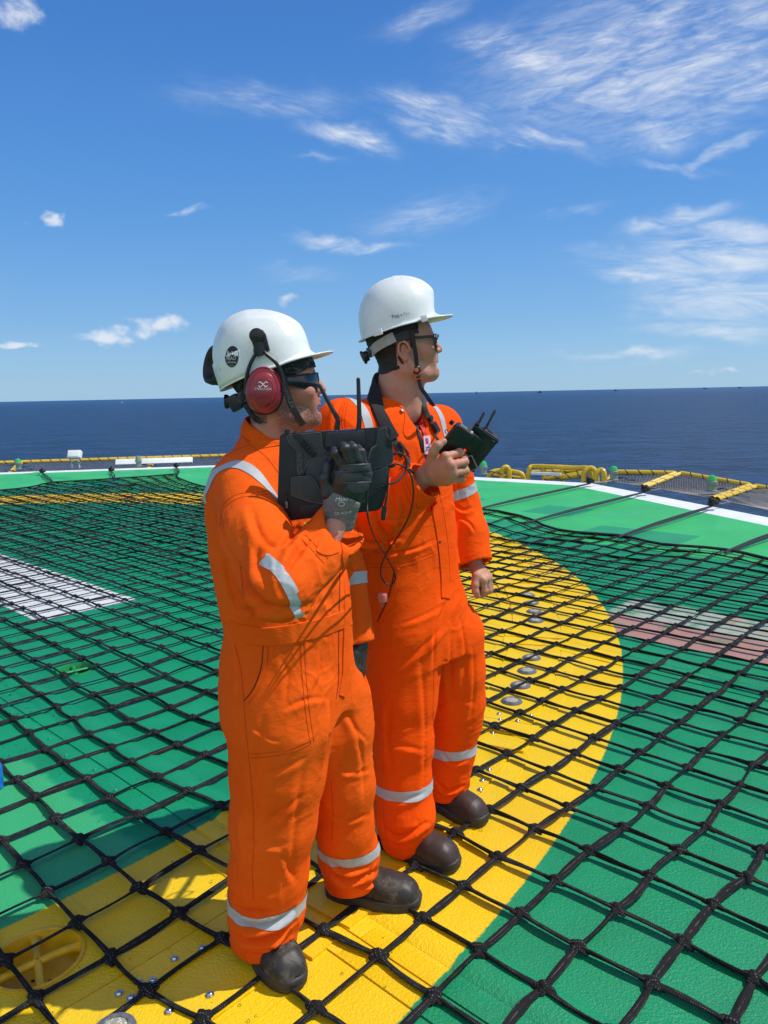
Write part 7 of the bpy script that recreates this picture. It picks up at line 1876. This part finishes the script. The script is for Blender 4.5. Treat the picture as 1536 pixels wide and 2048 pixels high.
# neck strap: pad round the neck, webbing down to the controller
def ribbonN(name, P, N, w, th, mat, parent):
    vs, fs = [], []; m_ = len(P); w = [w] * m_ if np.isscalar(w) else w
    for i in range(m_):
        t = unit(P[min(i + 1, m_ - 1)] - P[max(i - 1, 0)]); n_ = unit(N[i] - t * np.dot(N[i], t)); s_ = np.cross(n_, t)
        for a, h_ in ((-1, 0), (-0.93, 0.7), (-0.6, 1.0), (0.6, 1.0), (0.93, 0.7), (1, 0)): vs.append(P[i] + s_ * a * w[i] / 2 + n_ * h_ * th)
        for a in (0.9, -0.9): vs.append(P[i] + s_ * a * w[i] / 2 - n_ * 0.0005)
    for i in range(m_ - 1):
        for k in range(8): fs.append((i * 8 + k, i * 8 + (k + 1) % 8, i * 8 + 8 + (k + 1) % 8, i * 8 + 8 + k))
    fs += [tuple(range(8))[::-1], tuple(range((m_ - 1) * 8, m_ * 8))]
    return mesh_obj(name, vs, fs, mat, parent, True, 50)
nc = W(793, 800, 2.50)
def on_cloth(pix, lift):
    P, N = [], []
    for p_ in pix:
        a, b = sfB.at(*p_, lift)
        if a is not None: P.append(a); N.append(b)
    return P, N
P1, N1 = on_cloth([(742, 792), (752, 815), (762, 838), (773, 860), (785, 880)], 0.006)
P0 = [W(805, 765, 2.585), W(778, 757, 2.578), W(758, 757, 2.545), W(746, 770, 2.47)]
N0 = [unit((p_ - nc) * V(1, 1, 0.3)) for p_ in P0]
PP = bez(P0 + P1, 5); NN = bez(N0 + N1, 5)
ribbonN('neck_strap', PP, NN, 0.048, 0.007, simple('strap_pad', (0.009, 0.009, 0.010), 0.85, var=0.3, vscale=60, bump=0.8, bscale=400, bdist=0.002), ctl)
P2, N2 = on_cloth([(783, 872), (792, 890), (800, 905), (812, 925), (822, 944)], 0.004)
ribbonN('strap_webbing', bez(P2, 4), bez(N2, 4), 0.022, 0.003, M_WEB, ctl)
P2, N2 = on_cloth([(795, 885), (808, 902), (816, 915), (818, 930), (826, 946)], 0.010)
if len(P2) > 2: ribbonN('strap_webbing', bez(P2, 4), bez(N2, 4), 0.010, 0.002, M_WEB, ctl)
P3, N3 = on_cloth([(840, 796), (846, 812), (852, 828), (859, 845), (866, 858)], 0.008)
P3 = [W(833, 778, 2.53)] + P3; N3 = [unit(V(0.6, -0.7, 0.3))] + N3
ribbonN('strap_webbing', bez(P3, 4), bez(N3, 4), 0.020, 0.004, M_WEB, ctl)
if len(P3) > 3:
    q = P3[-1]; n_ = N3[-1]; d_ = unit(P3[-1] - P3[-2]); s_ = np.cross(n_, d_)
    MB().box(q + n_ * 0.004, (0.024, 0.036, 0.010), np.array([s_, d_, n_]), 0.003).box(q - d_ * 0.035 + n_ * 0.004, (0.022, 0.014, 0.009), np.array([s_, d_, n_]), 0.002).build('buckle', M_BLK, ctl)
    MB().tube(bez([q + d_ * 0.015 + n_ * 0.004, W(872, 872, 2.24), W(878, 882, 2.17), W(884, 888, 2.14)], 5), 0.004, 8, True, 0.4, V(0, -1, 0)).build('strap_cord', M_WEB, ctl)
# badge on a red lanyard
bd_n = None
P4, N4 = on_cloth([(838, 822), (842, 842), (846, 862), (850, 874)], 0.004)
bad = empty('badge', sfB.at(852, 888, 0.004)[0], 'white and pink badge on a red lanyard on the right man', 'badge')
M_LAN = simple('red_lanyard', (0.55, 0.008, 0.02), 0.7, var=0.2, vscale=80)
ribbonN('lanyard', bez(P4, 4), bez(N4, 4), 0.016, 0.0015, M_LAN, bad)
q, n_ = sfB.at(852, 890, 0.006); t_ = unit(V(0.75, 0.55, 0.0) - n_ * n_.dot(V(0.75, 0.55, 0.0))); u_ = np.cross(n_, t_); u_ = u_ if u_[2] > 0 else -u_
Rb = np.array([t_, u_, n_]); M_CARD = simple('badge_card', (0.78, 0.62, 0.70), 0.25, var=0.1, vscale=60, coat=0.5)
cd = MB().box(q, (0.032, 0.058, 0.002), Rb, 0.0008).build('card', M_CARD, bad)
MB().box(q + u_ * 0.012 + n_ * 0.0013 - t_ * 0.002, (0.013, 0.018, 0.0008), Rb, 0.0002).box(q - u_ * 0.008 + n_ * 0.0013, (0.020, 0.004, 0.0008), Rb, 0.0002).box(q - u_ * 0.016 + n_ * 0.0013, (0.016, 0.003, 0.0008), Rb, 0.0002).build('badge_print', simple('pink_print', (0.62, 0.05, 0.16), 0.4, bump=0), cd)
# bottle in the hip pocket
q, n_ = sfB.at(766, 1200)
M_PCAP = simple('pink_cap', (0.88, 0.22, 0.16), 0.35, var=0.08, coat=0.2)
M_PET, nt, p = material('clear_plastic'); p.inputs['Base Color'].default_value = (0.85, 0.6, 0.5, 1); p.inputs['Roughness'].default_value = 0.12; p.inputs['Transmission Weight'].default_value = 0.8; p.inputs['IOR'].default_value = 1.3
ax3 = unit(V(-0.05, -0.1, 1)); q = q - n_ * 0.007; bt = empty('pocket_bottle', q - ax3 * 0.1, 'small bottle with a pink cap sticking out of the right man\'s hip pocket', 'bottle')
MB().lathe(q + n_ * 0.003, ax3, [(0.0165, -0.004), (0.0172, 0.0), (0.0172, 0.018), (0.0155, 0.023), (0.010, 0.0255), (0.0001, 0.026)], 24).build('cap', M_PCAP, bt)
MB().lathe(q - n_ * 0.002, ax3, [(0.0001, -0.030), (0.012, -0.028), (0.0135, -0.015), (0.0135, -0.004)], 24, False).build('body', M_PET, bt)
